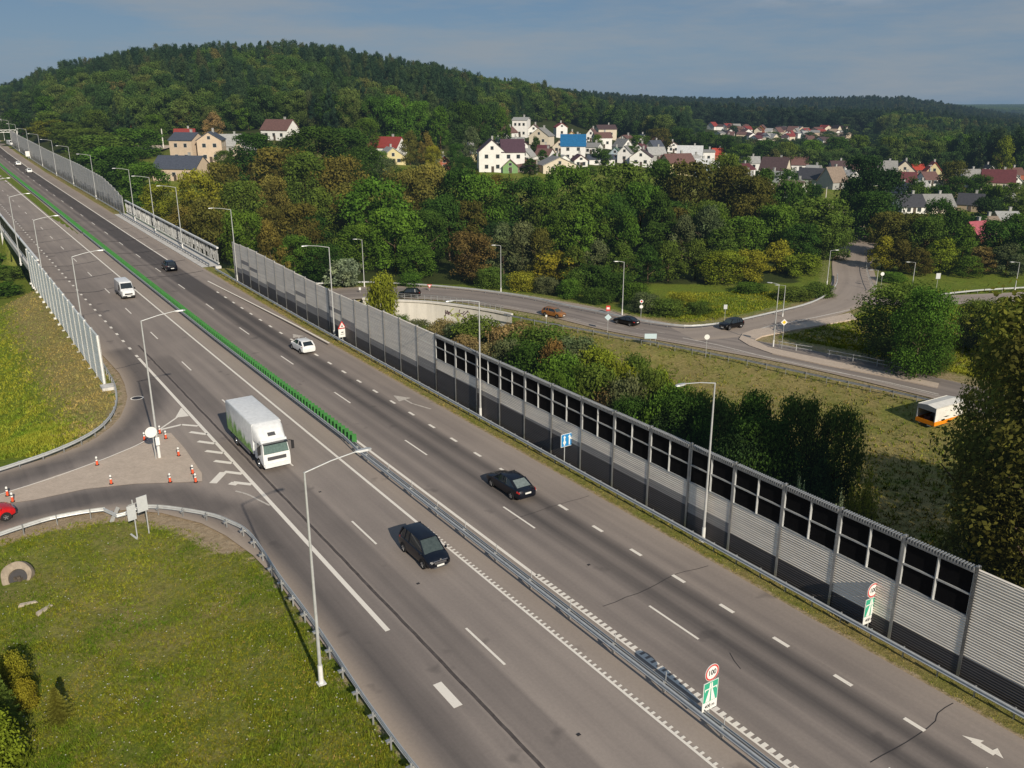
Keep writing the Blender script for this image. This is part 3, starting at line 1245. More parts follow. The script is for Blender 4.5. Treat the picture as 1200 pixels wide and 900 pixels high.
# ------------------------------------------------------------------ leaf-built crowns
def crown_mesh(name, seed, puffs, leaves, leaf, shape='round', squash=1.0, mat=None, loosen=.25, zc=1.0):
    """crown of a tree of height 1: many leaf sprays gathered in clumps. radius ~ .5 before object scaling"""
    r = np.random.default_rng(seed)
    C, R = [], []
    for i in range(puffs):
        if shape == 'round':
            u = r.uniform(0, 1)
            z = .10 + .90 * u
            prof = math.sqrt(max(0, 1 - ((z - .56) / .46) ** 2)) if z > .56 else .78 + .22 * (z - .1) / .46
            rad = .40 * prof * math.sqrt(r.uniform(.15, 1))
            pr = r.uniform(.085, .15)
            z = min(z, 1 - pr * .8)
        elif shape == 'tall':
            z = .14 + .84 * r.uniform(0, 1)
            prof = math.sin(min(1, (1.02 - z) / .75 + .05) * math.pi / 2) ** .8
            rad = .36 * prof * math.sqrt(r.uniform(.1, 1))
            pr = r.uniform(.07, .13)
        elif shape == 'pine':
            z = .38 + .60 * r.uniform(0, 1)
            prof = (1.0 - ((z - .38) / .64)) ** .55
            rad = .34 * prof * math.sqrt(r.uniform(.1, 1))
            pr = r.uniform(.06, .11)
        elif shape == 'spruce':
            z = .08 + .9 * r.uniform(0, 1) ** 1.15
            rad = .42 * (1.02 - z) * math.sqrt(r.uniform(.3, 1))
            pr = .035 + .05 * (1 - z)
        else:   # bush
            z = r.uniform(.12, .85)
            rad = .5 * math.sqrt(max(.02, 1 - ((z - .3) / .72) ** 2)) * math.sqrt(r.uniform(.05, 1))
            pr = r.uniform(.12, .2)
        a = r.uniform(0, 2 * math.pi)
        C.append((rad * math.cos(a), rad * math.sin(a), z))
        R.append(pr)
    C, R = np.array(C), np.array(R)
    n = puffs * leaves
    ci = np.repeat(np.arange(puffs), leaves)
    d = r.normal(size=(n, 3))
    d[:, 2] = d[:, 2] * .8 + .25
    d /= np.linalg.norm(d, axis=1)[:, None]
    rr = R[ci] * r.uniform(.55, 1.0 + loosen, n)
    p = C[ci] + d * rr[:, None] * np.array([1, 1, .8 * squash])
    # leaf spray orientation
    nr = d + r.normal(size=(n, 3)) * .55 + np.array([0, 0, .35])
    nr /= np.linalg.norm(nr, axis=1)[:, None]
    t1 = np.cross(nr, r.normal(size=(n, 3)))
    t1 /= np.linalg.norm(t1, axis=1)[:, None]
    t2 = np.cross(nr, t1)
    sz = leaf * r.uniform(.6, 1.35, n)
    if shape in ('pine', 'spruce'):
        asp = .55
    else:
        asp = .8
    h1, h2 = t1 * sz[:, None] * .5, t2 * (sz * asp)[:, None] * .5
    if zc != 1.0:
        p[:, 2] = C[ci][:, 2] + (p[:, 2] - C[ci][:, 2]) / zc
        h1[:, 2] /= zc
        h2[:, 2] /= zc
    V = np.stack([p - h1 * 1.1, p - h2 * .9 + h1 * .1, p + h1 * 1.1, p + h2 * .9 - h1 * .1], 1).reshape(-1, 3)
    F = np.arange(n * 4).reshape(n, 4)
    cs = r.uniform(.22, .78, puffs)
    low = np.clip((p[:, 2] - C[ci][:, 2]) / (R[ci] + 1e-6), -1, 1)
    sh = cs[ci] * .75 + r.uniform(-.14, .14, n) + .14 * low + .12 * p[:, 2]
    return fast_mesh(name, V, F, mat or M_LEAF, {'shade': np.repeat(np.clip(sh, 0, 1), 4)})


def trunk_mesh(name, seed, top=.6, rad=.016, limbs=5, spread=.3):
    r = random.Random(seed)
    mb = MB()
    pts = [(0, 0, -.03)]
    x = y = 0
    for i in range(1, 6):
        x += r.uniform(-.012, .012)
        y += r.uniform(-.012, .012)
        pts.append((x, y, top * i / 5))
    mb.tube(pts, [rad * (1.3 if i == 0 else 1 - .14 * i) for i in range(6)], 7)
    for k in range(limbs):
        z = top * r.uniform(.4, .98)
        a = r.uniform(0, 6.28)
        l = spread * r.uniform(.6, 1)
        q = (math.cos(a), math.sin(a))
        mb.tube([(0, 0, z), (q[0] * l * .5, q[1] * l * .5, z + l * .35), (q[0] * l, q[1] * l, z + l * .8)], [rad * .5, rad * .35, rad * .15], 5)
    return mb.mesh(name, M_BARK, smooth=60)


CROWN = {
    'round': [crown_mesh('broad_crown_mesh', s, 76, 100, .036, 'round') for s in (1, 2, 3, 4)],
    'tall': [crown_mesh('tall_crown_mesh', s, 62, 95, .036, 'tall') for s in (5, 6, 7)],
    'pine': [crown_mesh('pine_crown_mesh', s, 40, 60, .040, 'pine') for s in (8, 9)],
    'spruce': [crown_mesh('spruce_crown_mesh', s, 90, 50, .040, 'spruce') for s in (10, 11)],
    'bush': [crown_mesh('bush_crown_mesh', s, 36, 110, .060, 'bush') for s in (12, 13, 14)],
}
TRUNK = {k: trunk_mesh(k + '_trunk_mesh', i + 40, .62, .017) for i, k in enumerate(CROWN)}
TRUNK['bush'] = trunk_mesh('bush_stem_mesh', 50, .4, .012, 6, .35)

PAL = {
    'dark': (.033, .068, .012), 'deep': (.020, .040, .012), 'green': (.060, .112, .015), 'bright': (.062, .128, .016),
    'olive': (.068, .104, .018), 'yellow': (.165, .165, .018), 'brown': (.092, .088, .020), 'rust': (.118, .084, .028),
    'orange': (.132, .116, .028), 'grey': (.076, .096, .042), 'pine': (.030, .052, .022), 'lime': (.125, .155, .016),
    'golden': (.135, .142, .026), 'silver': (.17, .21, .13), 'dry': (.18, .14, .06), 'bronze': (.070, .070, .016)}
KINDW = {'dark': 'dark green', 'deep': 'very dark green', 'green': 'mid green', 'bright': 'bright green', 'olive': 'olive green', 'yellow': 'yellow green', 'brown': 'brown autumn', 'rust': 'rust brown', 'orange': 'orange tinged', 'grey': 'grey green', 'pine': 'blackish green', 'lime': 'lime green', 'golden': 'golden green', 'silver': 'silvery', 'dry': 'dry brown', 'bronze': 'bronze brown'}
TREES = 0


def plant(name, x, y, h, w, colour, shape='round', label='', cat='tree', group=None, z=None, tint=.12, variant=None):
    """one tree: Empty at its foot, trunk and crown under it"""
    global TREES
    TREES += 1
    if z is None:
        z = tz(x, y)
    root = empty(name, (x, y, z - .1), random.uniform(0, 6.28), label, cat, group)
    ms = CROWN[shape]
    me = ms[variant if variant is not None else random.randrange(len(ms))]
    c = link('crown', me, root)
    q_ = random.uniform(.88, 1.14)
    c.scale = (w * q_, w / q_, h)
    b = PAL[colour]
    k = random.uniform(1 - tint, 1 + tint)
    c.color = (b[0] * k * random.uniform(.9, 1.12), b[1] * k, b[2] * k, 1)
    t = link('stem' if shape == 'bush' else 'trunk', TRUNK[shape], root)
    t.scale = (h * .9, h * .9, h * .86)
    return root


def by_px(px, ytop, dep, wpx, colour, shape='round', label='', group=None, name='broadleaf_tree', hmin=3):
    x, y = Q(px, dep, -6)
    z = tz(x, y)
    dep2 = y * CP + (CAM_H - z) * SP
    zt = CAM_H + ((450 - ytop) / FOC * CP - SP) * dep2 / (1) * 1.0 if False else None
    # height so that the crown top reaches the surveyed height
    v = (450 - ytop) / FOC
    k = y / (CP + v * SP)
    ztop = CAM_H + k * (-SP + v * CP)
    h = max(hmin, ztop - z)
    x = (px - 600) / FOC * (y * CP + (CAM_H - z - h * .6) * SP)
    w = wpx / FOC * dep2
    if tn(x, y)[1] < 46 + w * .4 and px > 30 and dep < 300:
        print('near road', px, ytop)
        return None
    return plant(name, x, y, h, w * 1.12, colour, shape, label, 'tree', label, z)


GB = 'trees of the belt beyond the side road'
# px, top row, depth, width in px, colour, shape
BELT = [
    (118, 158, 330, 70, 'olive', 'round'), (160, 150, 345, 60, 'green', 'round'), (95, 150, 380, 60, 'olive', 'round'), (132, 172, 300, 60, 'green', 'round'), (168, 190, 260, 55, 'green', 'round'),
    (60, 140, 420, 50, 'yellow', 'round'), (78, 143, 400, 46, 'olive', 'round'), (150, 172, 285, 56, 'dark', 'round'), (112, 178, 300, 50, 'dark', 'round'),
    (188, 215, 240, 44, 'lime', 'round'), (168, 222, 225, 38, 'lime', 'round'), (196, 232, 205, 44, 'dark', 'round'), (215, 240, 205, 36, 'brown', 'round'),
    (232, 199, 236, 54, 'yellow', 'round'), (262, 190, 250, 50, 'brown', 'round'), (246, 232, 196, 50, 'brown', 'round'), (284, 212, 222, 54, 'olive', 'round'),
    (222, 258, 176, 44, 'green', 'round'), (252, 262, 174, 40, 'bright', 'round'), (286, 246, 182, 52, 'green', 'round'), (318, 262, 176, 46, 'orange', 'tall'),
    (330, 172, 262, 78, 'brown', 'round'), (322, 205, 240, 40, 'orange', 'round'), (356, 178, 250, 50, 'olive', 'round'), (296, 156, 300, 54, 'dark', 'round'),
    (372, 148, 300, 66, 'dark', 'round'), (345, 160, 310, 50, 'dark', 'round'), (404, 150, 305, 62, 'dark', 'round'), (425, 172, 280, 44, 'dark', 'round'),
    (398, 182, 252, 62, 'brown', 'round'), (412, 214, 226, 48, 'brown', 'round'), (376, 222, 220, 46, 'olive', 'tall'), (352, 238, 205, 50, 'bronze', 'round'),
    (440, 208, 214, 84, 'bright', 'round'), (462, 244, 196, 66, 'bright', 'round'), (420, 262, 196, 50, 'green', 'round'), (344, 276, 188, 48, 'green', 'round'), (380, 286, 184, 50, 'dark', 'round'), (402, 300, 180, 36, 'silver', 'bush'),
    (478, 196, 236, 56, 'orange', 'round'), (504, 192, 240, 50, 'orange', 'round'), (500, 246, 204, 48, 'dark', 'round'), (488, 286, 192, 52, 'green', 'round'),
    (540, 198, 232, 62, 'dark', 'round'), (566, 204, 226, 60, 'green', 'round'), (526, 232, 210, 46, 'dark', 'tall'), (554, 200, 250, 34, 'brown', 'round'),
    (552, 272, 188, 62, 'rust', 'round'), (590, 262, 194, 46, 'grey', 'tall'), (586, 205, 236, 40, 'brown', 'round'),
    (614, 206, 232, 62, 'dark', 'round'), (640, 212, 226, 50, 'green', 'round'), (612, 262, 194, 50, 'grey', 'tall'), (634, 270, 192, 44, 'brown', 'tall'),
    (668, 194, 238, 64, 'green', 'round'), (690, 214, 220, 62, 'olive', 'round'), (662, 246, 204, 52, 'green', 'round'), (684, 252, 200, 50, 'bright', 'tall'), (655, 292, 186, 44, 'yellow', 'bush'),
    (728, 190, 236, 76, 'olive', 'round'), (752, 214, 220, 52, 'green', 'round'), (716, 236, 206, 50, 'dark', 'round'), (736, 250, 200, 40, 'green', 'tall'),
    (772, 188, 250, 42, 'dark', 'round'), (776, 226, 214, 46, 'dark', 'tall'), (674, 290, 184, 40, 'olive', 'tall'), (700, 282, 186, 46, 'grey', 'tall'), (728, 284, 184, 44, 'olive', 'tall'),
    (810, 188, 240, 68, 'bronze', 'round'), (846, 180, 262, 40, 'olive', 'round'), (858, 194, 238, 62, 'bronze', 'round'), (882, 206, 228, 56, 'bronze', 'round'),
    (830, 244, 206, 52, 'grey', 'tall'), (800, 254, 204, 44, 'grey', 'tall'), (846, 266, 200, 56, 'olive', 'tall'), (872, 254, 204, 56, 'green', 'round'),
    (900, 198, 240, 50, 'dark', 'round'), (926, 210, 232, 46, 'dark', 'round'), (908, 238, 214, 50, 'green', 'round'),
    (958, 232, 216, 78, 'olive', 'round'), (940, 262, 202, 46, 'dark', 'round'), (982, 252, 210, 40, 'olive', 'round'), (912, 282, 196, 44, 'yellow', 'tall'), (938, 296, 192, 40, 'lime', 'bush'),
    (760, 288, 184, 46, 'dark', 'tall'), (784, 284, 186, 50, 'olive', 'tall'), (816, 282, 188, 46, 'olive', 'tall'), (848, 294, 184, 54, 'lime', 'round'), (880, 292, 186, 44, 'yellow', 'round'), (700, 306, 178, 40, 'dark', 'bush'),
    (1010, 182, 262, 52, 'deep', 'round'), (1030, 198, 246, 60, 'deep', 'round'), (1002, 208, 250, 36, 'dark', 'round'), (1022, 224, 236, 58, 'dark', 'round'),
    (1040, 248, 214, 46, 'brown', 'round'), (1064, 250, 212, 56, 'bronze', 'round'), (1086, 254, 208, 44, 'olive', 'round'), (1036, 278, 198, 42, 'yellow', 'tall'), (1056, 282, 196, 40, 'bronze', 'tall'),
    (1100, 232, 222, 40, 'dark', 'round'), (1104, 280, 196, 50, 'lime', 'tall'), (1118, 246, 212, 48, 'dark', 'tall'), (1130, 266, 202, 44, 'green', 'tall'), (1150, 290, 194, 44, 'rust', 'tall'),
    (1172, 258, 204, 56, 'dark', 'round'), (1198, 250, 206, 56, 'green', 'round'), (1216, 270, 196, 50, 'dark', 'round'), (1136, 300, 190, 36, 'green', 'tall'), (1182, 286, 192, 44, 'grey', 'tall'), (1078, 292, 192, 36, 'bronze', 'tall'), (1240, 240, 215, 60, 'dark', 'round'),
    (4, 318, 205, 30, 'green', 'bush'), (-12, 330, 190, 44, 'green', 'bush'), (14, 332, 188, 26, 'olive', 'bush'), (-5, 352, 172, 40, 'green', 'bush')]
for i_, (px, yt, dp, wp, cl_, sh_) in enumerate(BELT):
    where = 'below the bridge on the left' if px < 30 else 'left of the beige houses by the motorway' if px < 200 else 'between the motorway wall and the beige houses' if px < 300 else 'in the belt in front of the village' if px < 600 else 'in the belt beyond the side road' if px < 990 else 'right of the road that leads to the village'
    by_px(px, yt, dp, wp, cl_, sh_, '%s %s %s' % (KINDW[cl_], 'shrub' if sh_ == 'bush' else 'slender tree' if sh_ == 'tall' else 'broad tree', where), 'belt trees, %s, %s, %s' % (cl_, sh_, where), 'shrub' if sh_ == 'bush' else 'broadleaf_tree')

# fill behind the belt so that no bare ground shows between the crowns
r_ = random.Random(5)
for i_ in range(46):
    px = r_.uniform(300, 980)
    dp = r_.uniform(205, 262)
    yt = r_.uniform(225, 262)
    x, y = Q(px, dp, -6)
    if poly_dist(np.array([x]), np.array([y]), north_axis)[0] < 11 or tn(x, y)[1] < 58:
        continue
    cl_ = r_.choice(['dark', 'green', 'olive', 'dark', 'deep', 'bronze'])
    by_px(px, yt, dp, r_.uniform(40, 60), cl_, 'round', '%s tree standing deep inside the belt, half hidden by the front row' % KINDW[cl_], 'inner belt trees, ' + cl_)

# the near broadleaves on the right bank, with finer leaves
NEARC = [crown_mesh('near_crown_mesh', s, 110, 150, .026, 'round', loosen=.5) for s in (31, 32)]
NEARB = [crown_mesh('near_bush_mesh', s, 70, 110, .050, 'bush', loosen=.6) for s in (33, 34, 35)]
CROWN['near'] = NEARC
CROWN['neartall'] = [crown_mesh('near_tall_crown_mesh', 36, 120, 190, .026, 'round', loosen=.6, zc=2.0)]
TRUNK['near'] = trunk_mesh('near_trunk_mesh', 66, .7, .016, 9, .17)
TRUNK['neartall'] = TRUNK['near']
CROWN['nearbush'] = NEARB
TRUNK['nearbush'] = TRUNK['bush']


def feather_mesh(name, seed):
    # upright shrubby shoots, each carrying leaves along its length
    r = np.random.default_rng(seed)
    V, F, S = [], [], []
    n = 0
    for b in range(46):
        a = r.uniform(0, 6.28)
        rad = .42 * math.sqrt(r.uniform(0, 1))
        root_ = np.array([math.cos(a) * rad * .35, math.sin(a) * rad * .35, 0.0])
        hh = r.uniform(.55, 1.0) * (1 - .35 * rad / .42)
        tip = np.array([math.cos(a) * rad * 1.15, math.sin(a) * rad * 1.15, hh])
        sv = r.uniform(.2, .8)
        for k in range(170):
            u = r.uniform(.12, 1) ** .8
            w = .085 * (1.12 - u) + .012
            p = root_ + (tip - root_) * u + np.array([0, 0, -.06 * math.sin(u * 3.1)]) + r.normal(size=3) * w * np.array([1, 1, .7])
            d = r.normal(size=3)
            d[2] = abs(d[2]) + .3
            d /= np.linalg.norm(d)
            e = np.cross(d, r.normal(size=3))
            e /= np.linalg.norm(e)
            f_ = np.cross(d, e)
            s_ = .026 * r.uniform(.6, 1.3)
            V += [p - e * s_, p - f_ * s_ * .45, p + e * s_, p + f_ * s_ * .45]
            F.append((n, n + 1, n + 2, n + 3))
            n += 4
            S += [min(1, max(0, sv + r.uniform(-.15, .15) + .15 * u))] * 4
    return fast_mesh(name, np.array(V), np.array(F), M_LEAF, {'shade': np.array(S)})


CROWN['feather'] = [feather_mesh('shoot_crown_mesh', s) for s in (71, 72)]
TRUNK['feather'] = TRUNK['bush']
def near(px, ytop, dep, wpx, colour, shape, label, name, zbase=None, group=None, tint=.05):
    x, y = Q(px, dep, -9)
    z = tz(x, y)
    v = (450 - ytop) / FOC
    k = y / (CP + v * SP)
    h = max(1.2, CAM_H + k * (-SP + v * CP) - z)
    dep2 = y * CP + (CAM_H - z - h * .6) * SP
    x = (px - 600) / FOC * dep2
    return plant(name, x, y, h, wpx / FOC * dep2 * 1.08, colour, shape, label, 'shrub' if 'bush' in shape else 'tree', group, z, tint)


near(1216, 322, 66, 190, 'golden', 'neartall', 'large yellowing tree at the picture edge hiding the front of the orange and white trailer', 'broadleaf_tree')
near(1240, 366, 60, 190, 'bronze', 'neartall', 'dark yellowing tree cut by the picture edge, below and right of the trailer', 'broadleaf_tree')
near(1160, 380, 72, 84, 'golden', 'neartall', 'loose crowned tree just left of the large yellowing tree, above the trailer', 'broadleaf_tree')
near(1196, 496, 66, 110, 'deep', 'near', 'lowest very dark tree at the edge, just behind the noise wall', 'broadleaf_tree')
for x_, y_, h_ in ((52, 58, 16), (47.5, 50, 16), (54, 66, 14), (57, 60, 16), (45, 44, 16)):
    plant('broadleaf_tree', x_, y_, h_, 11, 'deep', 'near', 'tall dark tree on the bank just outside the right picture edge, shading the hollow', 'tree', 'trees just outside the right edge')
near(1056, 334, 132, 108, 'olive', 'near', 'round bushy tree between the junction and the trailer', 'broadleaf_tree')
near(1082, 338, 122, 70, 'green', 'near', 'narrower green tree touching the round bushy tree near the junction', 'broadleaf_tree')
near(1098, 402, 124, 40, 'olive', 'near', 'small olive tree by the road just left of the big dark trees', 'broadleaf_tree')
near(1190, 360, 132, 70, 'green', 'near', 'green tree beyond the road, behind the large yellowing tree at the edge', 'broadleaf_tree')
near(1150, 352, 138, 60, 'olive', 'near', 'olive tree on the far lawn between the east road and the trailer', 'broadleaf_tree')
for i_, (px, yt, dp, wp, cl_) in enumerate([
        (800, 462, 92, 34, 'dark'), (826, 474, 88, 30, 'dark'), (880, 458, 84, 26, 'dark'), (905, 452, 84, 30, 'dark'), (934, 462, 82, 30, 'olive'), (958, 470, 82, 32, 'dark'), (982, 474, 80, 26, 'olive'),
        (768, 456, 94, 30, 'dark'), (892, 486, 80, 36, 'dark'), (950, 500, 78, 40, 'deep'), (864, 500, 80, 34, 'deep'), (840, 498, 84, 34, 'deep'), (790, 476, 92, 30, 'deep'), (1012, 526, 76, 18, 'lime'), (740, 462, 96, 24, 'dark')]):
    near(px, yt - 6 if i_ % 2 else yt + 4, dp, wp * (1.9 if i_ % 2 else 2.3), cl_, 'feather' if i_ % 2 else 'near', '%s leafy bush in the shaded thicket behind the noise wall with black panels' % KINDW[cl_], 'bush', group='thicket bushes behind the noise wall, ' + cl_)
near(936, 532, 74, 26, 'silver', 'feather', 'pale silvery sapling just behind the noise wall cap, left of its twin', 'sapling', tint=.02)
near(984, 562, 68, 26, 'silver', 'feather', 'pale silvery sapling just behind the noise wall, lower of the two', 'sapling', tint=.02)
near(448, 318, 150, 30, 'lime', 'nearbush', 'lone lime green sapling standing above the end of the white retaining wall', 'sapling')
for i_, (px, yt, dp, wp, cl_) in enumerate([
        (560, 368, 140, 46, 'olive'), (520, 372, 146, 30, 'dry'), (600, 376, 134, 50, 'dry'), (640, 380, 130, 46, 'olive'), (675, 392, 124, 50, 'grey'), (700, 402, 120, 40, 'lime'),
        (620, 400, 122, 46, 'dark'), (656, 412, 116, 46, 'green'), (596, 396, 126, 36, 'grey'), (690, 422, 110, 46, 'green'), (725, 420, 112, 46, 'lime'), (745, 412, 116, 36, 'olive'), (775, 430, 110, 30, 'lime'), (648, 396, 120, 26, 'rust'),
        (575, 398, 128, 36, 'dry'), (700, 428, 106, 50, 'olive'), (735, 438, 102, 44, 'grey'), (760, 428, 106, 40, 'olive'), (790, 446, 102, 40, 'green'), (815, 452, 98, 36, 'olive'), (665, 400, 122, 50, 'grey'), (610, 384, 132, 44, 'olive'), (845, 462, 94, 44, 'olive'), (770, 462, 94, 40, 'green'), (545, 392, 134, 32, 'dry'), (636, 430, 108, 36, 'green'), (715, 446, 104, 36, 'dry'), (660, 436, 106, 30, 'green'),
        (490, 372, 150, 26, 'grey'), (470, 366, 152, 18, 'olive'), (535, 376, 143, 26, 'grey'), (506, 378, 147, 22, 'olive')]):
    near(px, yt, dp, wp, cl_, 'nearbush', '%s bush on the overgrown bank between noise wall and side road' % KINDW[cl_], 'bush', group='bank bushes, ' + cl_)
for i_, (px, yt, dp, wp, cl_) in enumerate([(756, 342, 160, 30, 'grey'), (782, 348, 158, 34, 'olive'), (800, 342, 162, 28, 'yellow'), (745, 330, 168, 28, 'green'), (820, 352, 160, 26, 'olive'), (640, 322, 176, 26, 'grey'), (668, 326, 172, 26, 'green'),
                                          (700, 336, 168, 30, 'dark'), (612, 316, 178, 26, 'yellow'), (960, 330, 172, 30, 'olive'), (930, 336, 170, 36, 'olive'), (880, 330, 176, 30, 'green'), (1000, 316, 0, 0, None),
                                          (1046, 318, 186, 26, 'bright'), (480, 318, 182, 24, 'green'), (575, 312, 180, 26, 'olive'), (722, 318, 172, 36, 'dark'), (680, 312, 178, 34, 'olive')]):
    if cl_:
        near(px, yt, dp, wp, cl_, 'nearbush', '%s roadside bush at the foot of the tree belt beyond the side road' % KINDW[cl_], 'bush', group='roadside bushes under the belt, ' + cl_)
# ------------------------------------------------------------------ lower left corner plants
def corner_plant(px, pyb, hgt, wid, colour, shape, label, name):
    x, y = G(px, pyb, -.4)
    return plant(name, x, y, hgt, wid, colour, shape, label, 'shrub' if 'bush' in shape else 'tree', None, tz(x, y), .02)


CROWN['conifer'] = []
def spruce_near(name, seed):
    r = np.random.default_rng(seed)
    V, F, S = [], [], []
    n = 0
    for lev in range(17):
        z = .07 + .055 * lev
        rad = .46 * (1 - z) + .02
        k = 9
        for b in range(k):
            a = 2 * math.pi * (b + .5 * (lev % 2)) / k + r.uniform(-.15, .15)
            dr = np.array([math.cos(a), math.sin(a), 0])
            sd_ = np.array([-math.sin(a), math.cos(a), 0])
            L = rad * r.uniform(.8, 1.1)
            for s in range(9):
                u = (s + .5) / 9
                base = np.array([0, 0, z]) + dr * L * u + np.array([0, 0, -.05 * u + .03 * u * u])
                for sg in (-1, 1):
                    ln = .10 * (1 - u * .6) * r.uniform(.8, 1.2) * (.4 + rad)
                    tip = base + sd_ * sg * ln + dr * ln * .7 + np.array([0, 0, r.uniform(-.01, .015)])
                    wv = dr * .012
                    V += [base - wv, base + wv, tip + wv * .4 + np.array([0, 0, .004]), tip - wv * .4]
                    F.append((n, n + 1, n + 2, n + 3))
                    n += 4
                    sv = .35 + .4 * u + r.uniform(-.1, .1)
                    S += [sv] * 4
    return fast_mesh(name, np.array(V), np.array(F), M_LEAF, {'shade': np.array(S)})


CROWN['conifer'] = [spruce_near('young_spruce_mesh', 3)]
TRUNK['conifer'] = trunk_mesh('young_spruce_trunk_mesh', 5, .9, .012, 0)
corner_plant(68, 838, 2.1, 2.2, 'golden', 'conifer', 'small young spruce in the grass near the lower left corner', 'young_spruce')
corner_plant(16, 800, 2.3, 1.4, 'yellow', 'nearbush', 'bright yellow bush at the left edge below the concrete culvert', 'bush')
corner_plant(31, 822, 1.9, 1.0, 'yellow', 'nearbush', 'smaller bright yellow bush right beside the yellow bush at the left edge', 'bush')
corner_plant(2, 850, 4.2, 3.0, 'olive', 'conifer', 'taller spruce cut by the left edge below the yellow bushes', 'young_spruce')
corner_plant(-10, 905, 3.6, 2.4, 'lime', 'nearbush', 'green bush cut by the lower left corner', 'bush')

# ------------------------------------------------------------------ grass, weeds and flowers that can not be counted
def tufts(name, pts, hmin, hmax, wid, blades, col, label=None, lean=.5, flower=False):
    """pts (n,3): blades fanned out from each root"""
    n = len(pts) * blades
    r = RNG
    root = np.repeat(pts, blades, 0) + np.concatenate([r.normal(size=(n, 2)) * wid * 1.5, np.zeros((n, 1))], 1)
    a = r.uniform(0, 2 * math.pi, n)
    h = r.uniform(hmin, hmax, n)
    side = np.stack([np.cos(a), np.sin(a), np.zeros(n)], 1) * (wid * r.uniform(.5, 1.2, n))[:, None]
    ln = r.normal(size=(n, 2)) * lean
    top = root + np.stack([ln[:, 0] * h, ln[:, 1] * h, h], 1)
    V = np.stack([root - side, root + side, top], 1).reshape(-1, 3)
    F = np.arange(n * 3).reshape(n, 3)
    sh = np.repeat(np.clip(r.uniform(.2, .8, len(pts)), 0, 1), blades)
    sh = np.repeat(np.clip(sh + r.uniform(-.12, .12, n), 0, 1), 3)
    me = fast_mesh(name, V, F, M_GRASS, {'shade': sh})
    o = tag(link(name, me), kind='stuff')
    o.color = col + (1,)
    return o


def scatter_px(n, box, zf=-.3, keep=None, power=.5):
    """random roots over a patch of ground given by bearings, denser where it is nearer"""
    out = []
    k = max(n * 3, 200)
    px = RNG.uniform(box[0], box[2], k)
    py = RNG.uniform(box[1], box[3], k)
    u = (px - 600) / FOC
    v = (450 - py) / FOC
    kk = (zf - CAM_H) / (-SP + v * CP)
    x, y = kk * u, kk * (CP + v * SP)
    z = terrain_z(x, y)
    ok = np.ones(k, bool) if keep is None else keep(x, y)
    P_ = np.stack([x, y, z], 1)[ok]
    return P_[:n]


def inside_poly(t, n, poly):
    c = np.zeros(t.shape, bool)
    for (t0, n0), (t1, n1) in zip(poly, poly[1:] + poly[:1]):
        if n0 == n1:
            continue
        k = ((n0 > n) != (n1 > n)) & (t < (t1 - t0) * (n - n0) / (n1 - n0) + t0)
        c ^= k
    return c


def keep_left(x, y):
    t, n_ = tn(x, y)
    de = np.minimum(poly_dist(x, y, left_edge_exit), poly_dist(x, y, right_edge_entry))
    wide = np.where(t > 54, .9, .28) + .5 * np.abs(np.sin(x * 1.7) * np.sin(y * 1.3)) * (t > 54)
    return (n_ < 14.4) & ~inside_poly(t, n_, slip_poly) & (de > wide) & (np.hypot(x - CULV[0], y - CULV[1]) > 1.1)


def keep_low(x, y):
    t, n_ = tn(x, y)
    return keep_left(x, y) & (t < 66)


CULV = G(19, 684, -.7)
near_pts = scatter_px(27000, (-60, 600, 480, 930), -.4, keep_low)
tufts('grass', near_pts, .04, .15, .016, 4, (.165, .185, .020))
tufts('tall_grass', scatter_px(6000, (-60, 600, 480, 930), -.4, lambda x, y: keep_low(x, y) & (np.sin(x * .9 + 1.2 * np.sin(y * .5)) * np.sin(y * .7 + x * .3) > -.1)), .10, .26, .02, 5, (.15, .19, .022))
tufts('dry_grass', scatter_px(3600, (-60, 600, 480, 930), -.4, keep_low), .05, .16, .012, 4, (.26, .21, .08))
up = scatter_px(13000, (-60, 330, 150, 560), -2.0, lambda x, y: keep_left(x, y) & (tn(x, y)[0] > 80))
tu, nu = tn(up[:, 0], up[:, 1])
top_ = (12.6 - nu) < 5.2 + RNG.normal(size=len(nu)) * 1.2
tufts('embankment_dry_grass', up[top_], .08, .24, .022, 6, (.29, .255, .10))
tufts('embankment_grass', up[~top_], .10, .35, .05, 5, (.19, .225, .032))
# verge between the hard shoulder and the noise wall
k_ = 5200
tt_ = RNG.uniform(8, 150, k_)
nn_ = RNG.uniform(39.35, 40.7, k_)
vx_, vy_ = TN(tt_, nn_)
vp = np.stack([vx_, vy_, road_z(tt_, nn_) - .12], 1)
sel = RNG.uniform(0, 1, k_) < .55
tufts('verge_grass', vp[sel], .06, .24, .03, 5, (.20, .20, .038))
tufts('verge_dry_grass', vp[~sel], .06, .24, .03, 5, (.36, .28, .10))
# bank and meadow behind the noise wall
def keep_bank(x, y):
    t, n_ = tn(x, y)
    return (n_ > 42.5) & (poly_dist(x, y, side_axis) > 7.4) & (poly_dist(x, y, north_axis) > 7) & (y < np.maximum(WALL_LINE(x), 0) + 400)


bk = scatter_px(21000, (470, 350, 1210, 640), -9.0, lambda x, y: keep_bank(x, y) & (side_dist_sign(x, y) < 0)) if False else None


def below_side(x, y):
    sx_ = np.array([p[0] for p in side_axis])
    sy_ = np.array([p[1] for p in side_axis])
    return y < np.interp(x, sx_, sy_) - 6


